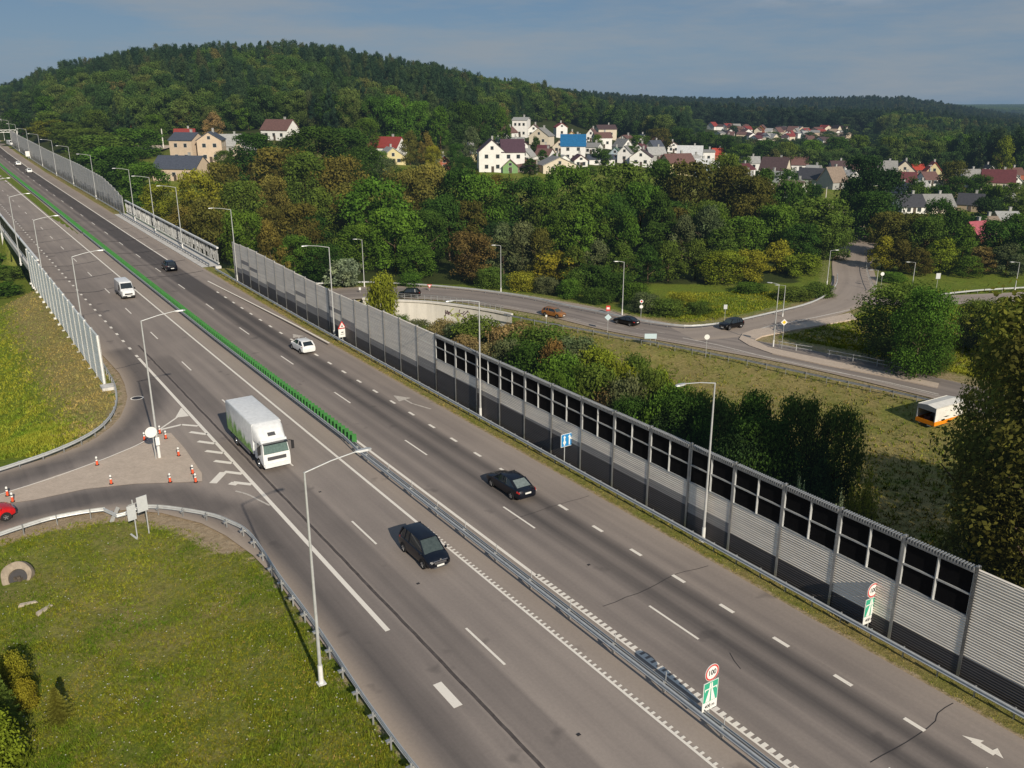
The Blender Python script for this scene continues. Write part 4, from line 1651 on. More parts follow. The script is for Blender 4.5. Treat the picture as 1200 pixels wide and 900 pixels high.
bk = scatter_px(20000, (470, 350, 1210, 640), -9.0, lambda x, y: keep_bank(x, y) & below_side(x, y))
gx = (bk[:, 0] < 14) | (RNG.uniform(0, 1, len(bk)) < .22)
tufts('bank_grass', bk[gx], .12, .5, .09, 4, (.13, .15, .03))
tufts('meadow_dry_grass', bk[~gx][::2], .05, .18, .09, 4, (.23, .195, .070))
md = scatter_px(12000, (780, 340, 1210, 460), -8.0, lambda x, y: ~below_side(x, y) & keep_bank(x, y) & (poly_dist(x, y, side_axis) > 8.5) & (poly_dist(x, y, east_axis) > 5.5))
tufts('meadow_grass', md, .12, .4, .09, 4, (.17, .20, .03))
# white and yellow flower heads in the near grass
def heads(name, n, box, col, size, mat):
    P_ = scatter_px(n, box, -.4, keep_low)
    n = len(P_)
    P_ = P_ + np.stack([np.zeros(n), np.zeros(n), RNG.uniform(.15, .3, n)], 1)
    s = size * RNG.uniform(.6, 1.3, n)[:, None]
    V = np.stack([P_ + np.array([-1, 0, 0]) * s, P_ + np.array([0, -1, .3]) * s, P_ + np.array([1, 0, 0]) * s, P_ + np.array([0, 1, .4]) * s], 1).reshape(-1, 3)
    o = link(name, fast_mesh(name, V, np.arange(n * 4).reshape(n, 4), mat))
    tag(o, kind='stuff')


heads('white_wildflowers', 420, (0, 620, 460, 900), None, .035, plain('white_petal', (.62, .60, .50), .8))
heads('yellow_wildflowers', 500, (0, 620, 460, 900), None, .03, plain('yellow_petal', (.50, .40, .04), .8))

# ------------------------------------------------------------------ woods on the hills (past counting) 
def forest(name, P_, S_, idx, sources, palette):
    me = bpy.data.meshes.new(name)
    me.vertices.add(len(P_))
    me.vertices.foreach_set('co', P_.astype(np.float32).ravel())
    a = me.attributes.new('scl', 'FLOAT_VECTOR', 'POINT')
    a.data.foreach_set('vector', S_.astype(np.float32).ravel())
    a = me.attributes.new('spin', 'FLOAT_VECTOR', 'POINT')
    sp = np.zeros((len(P_), 3), np.float32)
    sp[:, 2] = RNG.uniform(0, 6.28, len(P_))
    a.data.foreach_set('vector', sp.ravel())
    a = me.attributes.new('pick', 'INT', 'POINT')
    a.data.foreach_set('value', idx.astype(np.int32))
    o = link(name, me)
    tag(o, kind='stuff')
    mat = leaf_mat(name + '_leaves', True, palette)
    ng = bpy.data.node_groups.new(name, 'GeometryNodeTree')
    ng.interface.new_socket('Geometry', in_out='INPUT', socket_type='NodeSocketGeometry')
    ng.interface.new_socket('Geometry', in_out='OUTPUT', socket_type='NodeSocketGeometry')
    gi, go = ng.nodes.new('NodeGroupInput'), ng.nodes.new('NodeGroupOutput')
    iop = ng.nodes.new('GeometryNodeInstanceOnPoints')
    g2i = ng.nodes.new('GeometryNodeGeometryToInstance')
    for s in reversed(sources):
        oi = ng.nodes.new('GeometryNodeObjectInfo')
        oi.transform_space = 'ORIGINAL'
        oi.inputs['Object'].default_value = s
        sm = ng.nodes.new('GeometryNodeSetMaterial')
        sm.inputs['Material'].default_value = mat
        ng.links.new(oi.outputs['Geometry'], sm.inputs['Geometry'])
        ng.links.new(sm.outputs[0], g2i.inputs[0])
    ng.links.new(gi.outputs[0], iop.inputs['Points'])
    ng.links.new(g2i.outputs[0], iop.inputs['Instance'])
    iop.inputs['Pick Instance'].default_value = True
    for nm, ty, sock in (('scl', 'FLOAT_VECTOR', 'Scale'), ('spin', 'FLOAT_VECTOR', 'Rotation'), ('pick', 'INT', 'Instance Index')):
        na = ng.nodes.new('GeometryNodeInputNamedAttribute')
        na.data_type = ty
        na.inputs['Name'].default_value = nm
        ng.links.new(na.outputs['Attribute'], iop.inputs[sock])
    ng.links.new(iop.outputs[0], go.inputs[0])
    md_ = o.modifiers.new('woods', 'NODES')
    md_.node_group = ng
    return o


def crown_source(shape, i):
    for o in bpy.data.objects:
        if o.type == 'MESH' and o.data == CROWN[shape][i]:
            return o
def px_of(x, y):
    return 600 + FOC * x / (y * CP + 18)


HILLS = []
hl = random.Random(21)
# trees that can be told apart along the foot of the hill
HF = [(30, 118, 440, 34, 'pine', 'pine'), (58, 112, 450, 36, 'green', 'round'), (88, 108, 450, 36, 'green', 'tall'), (112, 128, 400, 32, 'olive', 'round'), (60, 130, 420, 36, 'olive', 'round'), (20, 128, 440, 34, 'dark', 'round'),
      (112, 112, 420, 26, 'pine', 'spruce'), (136, 118, 400, 26, 'pine', 'spruce'), (152, 126, 380, 30, 'pine', 'spruce'), (172, 122, 400, 26, 'dark', 'spruce'), (196, 116, 400, 28, 'pine', 'pine'),
      (215, 124, 395, 30, 'bronze', 'pine'), (236, 118, 400, 28, 'rust', 'pine'), (250, 132, 372, 30, 'dry', 'tall'), (182, 134, 370, 26, 'green', 'round'), (262, 120, 400, 30, 'green', 'round'), (290, 126, 392, 30, 'green', 'round'),
      (312, 108, 400, 26, 'orange', 'tall'), (340, 118, 392, 26, 'dark', 'round'), (362, 108, 388, 24, 'grey', 'tall'), (386, 110, 386, 34, 'dark', 'round'), (410, 112, 384, 34, 'dark', 'round'), (440, 114, 378, 32, 'dark', 'round'),
      (430, 138, 352, 30, 'green', 'round'), (466, 112, 376, 40, 'bright', 'round'), (492, 118, 384, 34, 'green', 'round'), (516, 126, 374, 30, 'bright', 'tall'), (540, 118, 392, 36, 'dark', 'round'), (562, 122, 400, 30, 'dark', 'round'),
      (480, 154, 335, 26, 'brown', 'tall'), (500, 156, 332, 24, 'orange', 'tall'), (508, 170, 318, 22, 'yellow', 'round'), (552, 150, 345, 26, 'grey', 'tall'), (588, 128, 420, 26, 'green', 'tall'), (535, 168, 322, 22, 'dark', 'round'),
      (640, 118, 560, 26, 'green', 'round'), (612, 112, 590, 24, 'green', 'round'), (660, 122, 560, 24, 'green', 'tall'), (690, 126, 560, 22, 'dark', 'round'), (720, 128, 560, 24, 'green', 'round'),
      (772, 150, 470, 34, 'bronze', 'round'), (750, 158, 450, 28, 'green', 'round'), (800, 150, 480, 30, 'dark', 'round'), (828, 154, 470, 28, 'dark', 'round'), (852, 158, 460, 26, 'dark', 'round'), (868, 168, 420, 30, 'green', 'round'),
      (896, 164, 430, 30, 'dark', 'round'), (924, 166, 425, 28, 'olive', 'round'), (950, 164, 430, 30, 'green', 'round'), (980, 160, 440, 30, 'dark', 'round'), (1004, 158, 445, 30, 'olive', 'round'), (1080, 162, 430, 36, 'brown', 'round'),
      (1106, 160, 430, 34, 'green', 'round'), (1040, 160, 440, 30, 'olive', 'round'), (1134, 158, 420, 34, 'green', 'round'), (1166, 150, 415, 36, 'pine', 'pine'), (1192, 148, 410, 38, 'pine', 'pine'), (1150, 156, 430, 30, 'dark', 'round'), (1176, 162, 395, 30, 'lime', 'tall'), (1210, 158, 400, 36, 'dark', 'round'),
      (690, 196, 330, 22, 'green', 'round'), (652, 180, 350, 20, 'green', 'tall'), (636, 176, 352, 18, 'dark', 'tall'), (628, 160, 392, 16, 'dark', 'tall'), (622, 186, 322, 24, 'dark', 'tall'), (664, 190, 335, 22, 'olive', 'bush'), (706, 172, 365, 20, 'dark', 'bush'), (740, 170, 380, 20, 'dark', 'round'), (776, 186, 340, 16, 'dark', 'round'), (700, 158, 420, 16, 'green', 'tall'),
      (858, 190, 330, 24, 'olive', 'round'), (926, 196, 325, 20, 'dark', 'bush'), (950, 214, 300, 26, 'dark', 'bush'), (934, 218, 290, 22, 'dark', 'bush'), (1074, 206, 300, 18, 'dark', 'bush'), (1080, 214, 290, 24, 'olive', 'bush'), (1118, 188, 325, 36, 'bronze', 'round'), (1126, 206, 300, 36, 'dark', 'round'), (1100, 214, 290, 28, 'dark', 'bush'),
      (1148, 204, 305, 30, 'dark', 'round'), (1164, 212, 290, 26, 'green', 'bush'), (1160, 228, 268, 28, 'deep', 'bush'), (1190, 214, 290, 28, 'olive', 'round'), (1200, 230, 265, 26, 'olive', 'bush'), (1110, 250, 250, 30, 'olive', 'bush'), (1140, 250, 245, 36, 'dark', 'bush'), (1086, 252, 246, 30, 'green', 'bush'),
      (285, 180, 300, 30, 'brown', 'round'), (262, 176, 318, 24, 'olive', 'round'), (452, 186, 300, 30, 'grey', 'round'), (470, 196, 288, 26, 'olive', 'round'), (432, 184, 300, 24, 'dark', 'round'), (446, 176, 312, 20, 'green', 'round'), (545, 184, 306, 24, 'dark', 'round')]
for i_, (px, yt, dp, wp, cl_, sh_) in enumerate(HF):
    if sh_ in ('pine', 'spruce'):
        nm, kd = sh_ + '_tree', sh_
    else:
        nm, kd = 'broadleaf_tree', 'broadleaf tree'
    where = 'along the foot of the wooded hill' if (px < 600 and dp > 340) else 'among the gardens of the village' if dp < 395 else 'in the line of trees behind the village'
    if sh_ == 'bush':
        nm, kd = 'shrub', 'garden shrub'
    by_px(px, yt, dp, wp, cl_, sh_, '%s %s %s' % (KINDW[cl_], kd, where), 'hill and village trees, %s, %s, %s' % (cl_, sh_, where), nm)

cs = [crown_source('pine', 0), crown_source('pine', 1), crown_source('spruce', 0), crown_source('round', 0), crown_source('round', 1), crown_source('tall', 0)]


def forest_edge(px):
    return np.interp(px, [-200, 0, 120, 185, 200, 345, 400, 430, 540, 600, 640, 700, 760, 830, 900, 1000, 1060, 1200, 1400], [480, 470, 420, 395, 402, 398, 385, 385, 400, 500, 590, 590, 520, 480, 430, 430, 425, 410, 400])


P_, S_, I_ = [], [], []
def seed_woods(y0, y1, sp, sgrow=1.0):
    y = y0
    while y < y1:
        x0 = (-260 - 600) / FOC * (y * CP + 18)
        x1 = (1330 - 600) / FOC * (y * CP + 18)
        xs_ = np.arange(x0, x1, sp)
        x = xs_ + RNG.uniform(-.45, .45, len(xs_)) * sp
        yy = y + RNG.uniform(-.45, .45, len(xs_)) * sp
        px = px_of(x, yy)
        t_, n_ = tn(x, yy)
        ok = (yy > forest_edge(px)) & ~((n_ > 4) & (n_ < 64) & (t_ < 900))
        
        ok &= ~((px > 815) & (px < 1012) & (yy > 565) & (yy < 770) & (RNG.uniform(0, 1, len(x)) < .93))
        x, yy, px = x[ok], yy[ok], px[ok]
        z = base_z(x, yy)
        k = len(x)
        nz = np.sin(x * .021 + 1.7) * np.sin(yy * .018 + x * .008) + .5 * np.sin(x * .06 + yy * .05)
        pineness = nz + np.where(px < 600, np.clip((z - 20) / 14, -1, 1), 0) + np.where((px > 600) & (yy > 800), .55, 0) + np.where(px < 120, -.6, 0) + np.where((px > 840) & (yy < 820), -.5, 0) + np.where(px > 1120, 1.0, 0)
        is_p = pineness + RNG.normal(size=k) * .35 > .05
        hp = np.where(is_p, RNG.uniform(13, 22, k), RNG.uniform(10, 19, k))
        wp_ = np.where(is_p, RNG.uniform(7.5, 11.5, k), RNG.uniform(9, 15, k)) * (sp / 5.2) ** .55
        low = (px > 800) & (px < 1030) & (yy < 770)
        hp = np.where(low, hp * np.interp(yy, [430, 560, 640, 770], [.68, .5, .4, .5]), hp)
        idx = np.where(is_p, RNG.choice([0, 1, 1, 0, 2], k), RNG.choice([3, 4, 5], k))
        P_.append(np.stack([x, yy, z - .5], 1))
        S_.append(np.stack([wp_, wp_, hp], 1))
        I_.append(idx)
        y += sp * .9
        sp *= sgrow


seed_woods(370, 700, 6.3, 1.002)
seed_woods(700, 1080, 7.8, 1.003)
seed_woods(1080, 1620, 9.2, 1.004)
PP, SS, II = np.concatenate(P_), np.concatenate(S_), np.concatenate(I_)
is_p = (II < 3) & (PP[:, 1] < 770)
far_ = PP[:, 1] >= 770
pal_p = [(0, (.018, .038, .022)), (.35, (.027, .052, .026)), (.6, (.036, .064, .028)), (.85, (.050, .076, .028)), (1, (.064, .068, .032))]
pal_b = [(0, (.030, .058, .018)), (.3, (.042, .078, .020)), (.6, (.060, .098, .022)), (.86, (.080, .112, .028)), (.97, (.084, .098, .028)), (1, (.110, .098, .034))]
forest('pine_forest', PP[is_p], SS[is_p], II[is_p], cs[:3], pal_p)
mx = (II >= 3) & ~far_
forest('mixed_forest', PP[mx], SS[mx], II[mx] - 3, cs[3:], pal_b)
pal_f = [(0, (.014, .030, .020)), (.4, (.020, .038, .023)), (.7, (.027, .046, .024)), (.9, (.040, .058, .026)), (1, (.055, .060, .028))]  # darker, bluer palette puts distance haze into the far crowns' colour
forest('far_hill_forest', PP[far_], SS[far_], II[far_], cs, pal_f)
# the ridge on the horizon
k = 9000
d = RNG.uniform(2600, 6200, k)
px = RNG.uniform(1000, 1340, k)
x = (px - 600) / FOC * d
y = d / CP
z = base_z(x, y)
Pz = np.stack([x, y, z], 1)
sz = RNG.uniform(14, 24, k)
forest('distant_forest', Pz, np.stack([sz * 2.6, sz * 2.6, sz], 1), RNG.integers(0, 2, k), cs[3:5], pal_b[:4])
print('woods', len(PP), 'trees', TREES)
# ------------------------------------------------------------------ noise walls
def stripes_mat(name, dark, mid, light):
    """painted aluminium cassettes; the colour band is a mesh attribute, streaks run along the panel"""
    m, nt, out = new_mat(name)
    band = attr(nt, 'band')
    c = ramp(nt, band, [(0, dark), (.33, mid), (.66, light)], 'CONSTANT')
    p = geopos(nt)
    mp = N(nt, 'ShaderNodeMapping')
    mp.inputs['Scale'].default_value = (.12, .12, 5.5)
    nt.links.new(p, mp.inputs[0])
    f = noise(nt, mp.outputs[0], 1.3, 5, .75)
    g = noise(nt, p, .8, 5, .7)
    k = math_(nt, 'ADD', math_(nt, 'MULTIPLY', f, 1.0), math_(nt, 'MULTIPLY', g, .25))
    c = mix(nt, 1.0, c, N_gray(nt, math_(nt, 'ADD', k, .34)), 'MULTIPLY')
    nt.links.new(principled(nt, c, .5, .15, .45), out.inputs['Surface'])
    return m


M_CASS = stripes_mat('acoustic_cassette', (.085, .076, .074), (.33, .31, .29), (.95, .86, .73))
M_CASS_FAR = stripes_mat('weathered_acoustic_cassette', (.24, .225, .20), (.42, .40, .37), (.66, .62, .56))
M_BLACK = plain('black_panel', (.004, .004, .005), .75, 0, .15, .3, 3)
M_GREEN = plain('green_slat', (.05, .20, .05), .5, 0, .4, .15, 2)


def cassette(t0, t1, n, z0, h, bands, mat, parent, face=-1, ribs=.155):
    """ribbed panel between two posts; bands = list of (upto height, band value)"""
    V, B, F = [], [], []
    zs, of = [], []
    z = 0
    while z < h - 1e-3:
        zz = min(ribs, h - z)
        for u, o_ in ((0, 0), (.10, .07), (.55, .07), (.68, 0), (.98, 0)):
            zs.append(z + zz * u)
            of.append(o_)
        z += zz
    zs.append(h)
    of.append(0)
    for z_, o_ in zip(zs, of):
        bv = 1.0
        for lim, val in bands:
            if z_ < lim:
                bv = val
                break
        for t in (t0, t1):
            x, y = TN(t, n + face * o_)
            V.append((x, y, z0(t) + z_))
            B.append(bv)
    m_ = len(zs)
    F = [(2 * i, 2 * i + 1, 2 * i + 3, 2 * i + 2) for i in range(m_ - 1)]
    k = len(V)
    # back sheet
    for z_ in (0, h):
        for t in (t0, t1):
            x, y = TN(t, n - face * .07)
            V.append((x, y, z0(t) + z_))
            B.append(.5)
    F.append((k, k + 2, k + 3, k + 1))
    F.append((2 * (m_ - 1), 2 * (m_ - 1) + 1, k + 3, k + 2))
    me = fast_mesh('acoustic_panel', np.array(V), np.array(F), mat, {'band': np.array(B)})
    return link('acoustic_panel', me, parent)


rw = random.Random(3)


def tnz(t, n, z):
    x, y = TN(t, n)
    return (x, y, z)


def noise_wall(name, label, ts_, n, hfun, style, mat, cat='noise barrier', face=-1, seed=1):
    root = empty(name, tnz(ts_[0], n if not callable(n) else n(ts_[0]), float(road_z(ts_[0], 41))), 0, label, cat)
    # children keep world coordinates: undo the parent offset
    def par(o):
        o.parent = root
        o.matrix_parent_inverse = Matrix.Translation(-root.location)
        return o
    rr = random.Random(seed)
    for i, t in enumerate(ts_):
        nn = n(t) if callable(n) else n
        z = float(road_z(t, nn)) - .1
        h = hfun(t)
        mb = MB()
        rz = math.atan2(DY, DX)
        c_ = tnz(t, nn, z + (h + .12) / 2)
        # H section
        mb.box(c_, (.05, .14, h + .12), rz)
        f1 = tnz(t, nn - .10, z + (h + .12) / 2)
        f2 = tnz(t, nn + .10, z + (h + .12) / 2)
        mb.box(f1, (.17, .018, h + .12), rz)
        mb.box(f2, (.17, .018, h + .12), rz)
        par(mb.build('post', M_STEEL))
        if i == len(ts_) - 1:
            break
        t1 = ts_[i + 1]
        n1 = n(t1) if callable(n) else n
        def z0(tt_, a=t, b=t1, za=z, zb=float(road_z(t1, n1)) - .1):
            return min(za, zb) if style != 'follow' else za + (zb - za) * (tt_ - a) / (b - a)
        if style == 'solar':
            hp = 3.72
            bands = [(rr.choice([1.25, 1.4, 1.4, 1.55]) + .030 * max(0, t - 28), 0.0), (2.0 + rr.choice([0, .15, .3]) + .012 * (t - 20), .4 if t > 33 else 1.0)]
            par(cassette(t + .03, t1 - .03, nn, z0, hp, bands, mat, None, face))
            g = MB()
            tm = (t + t1) / 2
            for (a_, b_) in ((t + .10, tm - .06), (tm + .06, t1 - .10)):
                for (lo, hi) in ((hp + .09, hp + 1.27), (hp + 1.37, h - .33)):
                    p = [tnz(a_, nn - .01, z0(t) + lo), tnz(b_, nn - .01, z0(t) + lo), tnz(b_, nn - .01, z0(t) + hi), tnz(a_, nn - .01, z0(t) + hi)]
                    q = [tnz(a_, nn + .05, z0(t) + lo), tnz(b_, nn + .05, z0(t) + lo), tnz(b_, nn + .05, z0(t) + hi), tnz(a_, nn + .05, z0(t) + hi)]
                    g.loft([p, q])
            par(g.build('black_panel', M_BLACK))
            fr = MB()
            for z_ in (hp + .045, hp + 1.32):
                fr.bar(tnz(t + .1, nn - .03, z0(t) + z_), tnz(t1 - .1, nn - .03, z0(t) + z_), .12, .09)
            fr.bar(tnz(tm, nn - .032, z0(t) + hp + .09), tnz(tm, nn - .032, z0(t) + h - .3), .12, .12)
            for s_ in (t + .11, t1 - .11):
                fr.bar(tnz(s_, nn - .03, z0(t) + hp + .09), tnz(s_, nn - .03, z0(t) + h - .3), .10, .05)
            par(fr.build('panel_frame', M_STEELW))
            cp = MB()
            cp.bar(tnz(t + .1, nn, z0(t) + h - .24), tnz(t1 - .1, nn, z0(t) + h - .24), .24, .12)
            a_ = t + .16
            while a_ < t1 - .12:
                cp.bar(tnz(a_, nn - .17, z0(t) + h - .08), tnz(a_, nn + .17, z0(t) + h - .08), .075, .20)
                a_ += .165
            par(cp.build('ribbed_cap', M_STEEL))
        else:
            if style == 'plain_near':
                bands = [(1.5, 0.0)]
            elif style == 'graded':
                a_ = rr.choice([1.6, 1.75, 1.9, 2.05])
                bands = [(a_, 0.0), (a_ + rr.choice([.6, .8, 1.1]), .4)]
                if rr.random() < .3:
                    bands = [(a_, 0.0), (a_ + .7, .4), (a_ + 1.6, 1.0), (a_ + 2.1, .4)]
            else:
                a_ = rr.choice([1.3, 1.6, 2.0])
                bands = [(a_, 0.0), (a_ + rr.choice([.5, 1.2]), .4)]
            par(cassette(t + .03, t1 - .03, nn, z0, hfun((t + t1) / 2), bands, mat, None, face, .155 if style != 'follow' else .31))
    return root


N_WALL = 41.08
TS = [19.33 + 4.03 * i for i in range(-3, 40)]
near_ts = TS[:4]
solar_ts = TS[3:18]
noise_wall('noise_barrier', 'grey ribbed noise wall beside the motorway at the right edge, without black panels', near_ts, N_WALL, lambda t: 6.55, 'plain_near', M_CASS)
noise_wall('noise_barrier', 'noise wall bays with two rows of black panels and a ribbed cap beside the motorway', solar_ts, N_WALL, lambda t: 6.62 - .006 * (t - 19), 'solar', M_CASS, seed=4)
mid_ts = TS[17:35]
noise_wall('noise_barrier', 'plain striped noise wall between the black panels and the motorway bridge', mid_ts, N_WALL, lambda t: float(np.interp(t, [87, 100, 135, 150, 157], [6.3, 5.9, 6.6, 6.2, 5.2])), 'graded', M_CASS, seed=9)
far_ts = [238 + 4.1 * i for i in range(0, 68)]
noise_wall('noise_barrier', 'long weathered noise wall climbing towards the gantry beyond the motorway bridge', far_ts, lambda t: 41.6, lambda t: float(np.interp(t, [238, 248, 262, 300, 520], [4.2, 5.6, 7.0, 7.6, 7.6])), 'follow', M_CASS_FAR, seed=6)


# left wall seen from outside
def left_wall():
    ts_ = [97.2 + 4.05 * i for i in range(17)]
    n = 12.75
    root = empty('noise_barrier', tnz(ts_[0], n, 0), 0, 'pale noise wall with tall white posts above the dry bank on the left', 'noise barrier')
    inv = Matrix.Translation(-root.location)
    def par(o):
        o.parent = root
        o.matrix_parent_inverse = inv
        return o
    rz = math.atan2(DY, DX)
    H_ = 5.5
    for i, t in enumerate(ts_):
        z = float(road_z(t, n)) - .9
        mb = MB()
        mb.box(tnz(t, n, z + (H_ + .9) / 2), (.06, .16, H_ + .9), rz)
        mb.box(tnz(t, n - .13, z + (H_ + .9) / 2), (.24, .03, H_ + .9), rz)
        mb.box(tnz(t, n + .13, z + (H_ + .9) / 2), (.24, .02, H_ + .9), rz)
        mb.box(tnz(t, n - .22, z + .12 + .55), (.34, .3, .24), rz)
        par(mb.build('post', M_POSTW))
        if i < len(ts_) - 1:
            par(cassette(t + .03, ts_[i + 1] - .03, n, lambda q: z + .9, H_ - (.1 if i % 2 else 0), [(9, 1.0)], M_PALECASS, None, -1, .25))
    f = MB()
    f.box(tnz(96.3, 12.9, -.05), (1.6, 1.3, .5), rz)
    par(f.build('footing', M_CONC))


M_POSTW = plain('white_post', (.72, .72, .69), .5, .1, .4, .08, 3)
M_PALECASS = stripes_mat('pale_acoustic_cassette', (.3, .3, .3), (.4, .41, .41), (.85, .87, .84))
left_wall()


# ------------------------------------------------------------------ bridge with slatted screens
M_SCREEN = plain('dark_screen_backing', (.06, .065, .05), .9, 0, .1, .3, 2)


def bridge():
    root = empty('motorway_bridge', tnz(160, 28, -1), 0, 'motorway bridge with white slatted screens on both edges over the side valley', 'bridge')
    inv = Matrix.Translation(-root.location)
    def par(o):
        o.parent = root
        o.matrix_parent_inverse = inv
        return o
    for nn, side in ((14.2, -1), (42.1, 1)):
        t0, t1 = (163, 238) if side < 0 else (157.5, 237.5)
        b = MB()
        n_in = nn - side * 0.2
        for a_ in np.arange(t0, t1, 5):
            e_ = min(a_ + 5, t1)
            za, zb = float(road_z(a_, nn)), float(road_z(e_, nn))
            b.bar(tnz(a_, nn - side * .15, za - .48), tnz(e_, nn - side * .15, zb - .48), 1.0, 1.05)
        par(b.build('edge_beam', M_CONC))
        rail = MB()
        low = MB()
        hh = 3.3
        for a_ in np.arange(t0, t1, 5):
            e_ = min(a_ + 5, t1)
            za, zb = float(road_z(a_, nn)), float(road_z(e_, nn))
            rail.bar(tnz(a_, nn, za + hh), tnz(e_, nn, zb + hh), .34, .26)
            low.bar(tnz(a_, nn, za + .55), tnz(e_, nn, zb + .55), .2, .16)
        par(rail.build('top_rail', M_POSTW))
        par(low.build('bottom_rail', M_POSTW))
        rr = random.Random(4)
        for a_ in np.arange(t0, t1 - 3, 4.0):
            z = float(road_z(a_ + 2, nn))
            s = MB()
            k = a_ + .2
            while k < min(a_ + 4.0, t1) - .1:
                l = rr.uniform(-.35, .35)
                lo = z + rr.choice([.6, .6, 1.0, 1.6])
                hi = z + hh - rr.choice([.1, .1, .7, 1.1])
                s.bar(tnz(k - l * .5, nn + rr.uniform(-.02, .02), lo), tnz(k + l * .5, nn, hi), rr.uniform(.07, .14), .03)
                k += rr.uniform(.28, .44)
            par(s.build('slatted_screen', M_STEELW))
            bk_ = MB()
            bk_.bar(tnz(a_ + .05, nn + side * .06, z + 1.95), tnz(min(a_ + 4.0, t1) - .05, nn + side * .06, z + 1.95), .02, 2.5)
            par(bk_.build('dark_backing', M_SCREEN))  # plain dark sheet behind the slats that darkens the gaps
    par_ = MB()
    for a_ in (172, 228):
        for nn in (18, 26, 34, 40):
            par_.box(tnz(a_, nn, -4.9), (1.0, 1.6, 7.6), math.atan2(DY, DX))
    par(par_.build('pier', M_CONC))
    for t_, nn in ((162.3, 28), (238.5, 28)):
        ab = MB()
        ab.box(tnz(t_, 28.1, -4.8), (1.2, 28.2, 7.8), math.atan2(DY, DX))
        par(ab.build('abutment', M_CONC))
    dk = MB()
    for a_ in np.arange(163, 238, 5):
        e_ = min(a_ + 5, 238)
        dk.add([tnz(a_, 14.6, float(road_z(a_, 14)) - .9), tnz(e_, 14.6, float(road_z(e_, 14)) - .9), tnz(e_, 41.6, float(road_z(e_, 41)) - .9), tnz(a_, 41.6, float(road_z(a_, 41)) - .9)], [(0, 1, 2, 3)])
    par(dk.build('deck', M_CONC))
    # service strip with a fine guard rail on the right edge
    st = MB()
    for a_ in np.arange(158, 237, 4):
        st.add([tnz(a_, 39.25, float(road_z(a_, 40)) + .02), tnz(a_ + 4, 39.25, float(road_z(a_ + 4, 40)) + .02), tnz(a_ + 4, 41.9, float(road_z(a_ + 4, 41)) + .05), tnz(a_, 41.9, float(road_z(a_, 41)) + .05)], [(0, 1, 2, 3)])
    par(st.build('service_strip', M_CONC))


bridge()


# ------------------------------------------------------------------ guard rails
def wprofile():
    # (outward, up) of a W beam, 0.31 high
    return [(0, -.155), (.055, -.13), (.075, -.085), (.02, -.03), (.0, 0), (.02, .03), (.075, .085), (.055, .13), (0, .155)]


def guard_rail(label, pts, post_every=2.0, side=1, double=False, zf=None, hgt=.62, group=None, postmax=96, mat=None, lug=False, rods=0):
    """pts: plan polyline; side: which side the beam faces (+1 left of travel)"""
    mat = mat or M_STEELW
    P_ = [Vector((p[0], p[1], zf(*p))) for p in pts]
    root = empty('guard_rail', P_[0], 0, label, 'guard rail', group)
    inv = Matrix.Translation(-root.location)
    def par(o):
        o.parent = root
        o.matrix_parent_inverse = inv
        return o
    S = []
    for i, p in enumerate(P_):
        d = (P_[min(i + 1, len(P_) - 1)] - P_[max(i - 1, 0)])
        d.z = 0
        d.normalize()
        S.append(Vector((-d.y, d.x, 0)))
    for sd_ in ((1, -1) if double else (side,)):
        mb = MB()
        rings = []
        for p, s in zip(P_, S):
            base = p + s * (sd_ * (.13 if double or lug else .07)) + Vector((0, 0, hgt))
            ring = [base + s * (sd_ * o) + Vector((0, 0, u)) for o, u in wprofile()]
            ring += [base + s * (sd_ * (o - .012)) + Vector((0, 0, u)) for o, u in reversed(wprofile())]
            rings.append(ring)
        mb.loft(rings)
        par(mb.build('rail', mat))
    # posts at even arc length
    s = 0
    nxt = 1.0
    posts = []
    for a_, b_, sa_ in zip(P_[:-1], P_[1:], S):
        L = (b_ - a_).length
        while nxt <= s + L:
            q = a_.lerp(b_, (nxt - s) / L)
            d = (b_ - a_)
            posts.append((q, math.atan2(d.y, d.x), sa_))
            nxt += post_every
        s += L
    first = None
    for j, (q, ang, sv) in enumerate(posts):
        if first is None or not lug and j >= postmax:
            pass
        if j >= postmax:
            continue
        if first is None:
            mb = MB()
            mb.box((0, 0, .30), (.06, .09, .98))
            if lug:
                mb.box((0, .0, .60), (.16, .50, .05))
                mb.box((0, .0, .52), (.05, .40, .12))
            elif double:
                mb.box((0, 0, .66), (.10, .26, .10))
            first = mb.mesh('rail_post_mesh', M_STEEL)
        o = link('post', first, None, q, ang)
        par(o)
        if rods and j % rods == 0:
            r2 = MB()
            r2.tube([(q.x + sv.x * -.16, q.y + sv.y * -.16, q.z), (q.x + sv.x * -.16, q.y + sv.y * -.16, q.z + 1.25)], .022, 6)
            par(r2.build('marker_rod', M_STEELW))
    return root


def rz_at(x, y):
    t, n = tn(x, y)
    return float(road_z(t, n)) - .02


med = [TN(t, 27.25) for t in list(np.arange(6, 62, 3.0)) + [64]]
guard_rail('double sided steel guard rail in the median, bare near part without green slats', med, 4.0, double=True, zf=rz_at, rods=1)
def med_n(t):
    return 27.55 + .25 * sstep(90, 260, t)


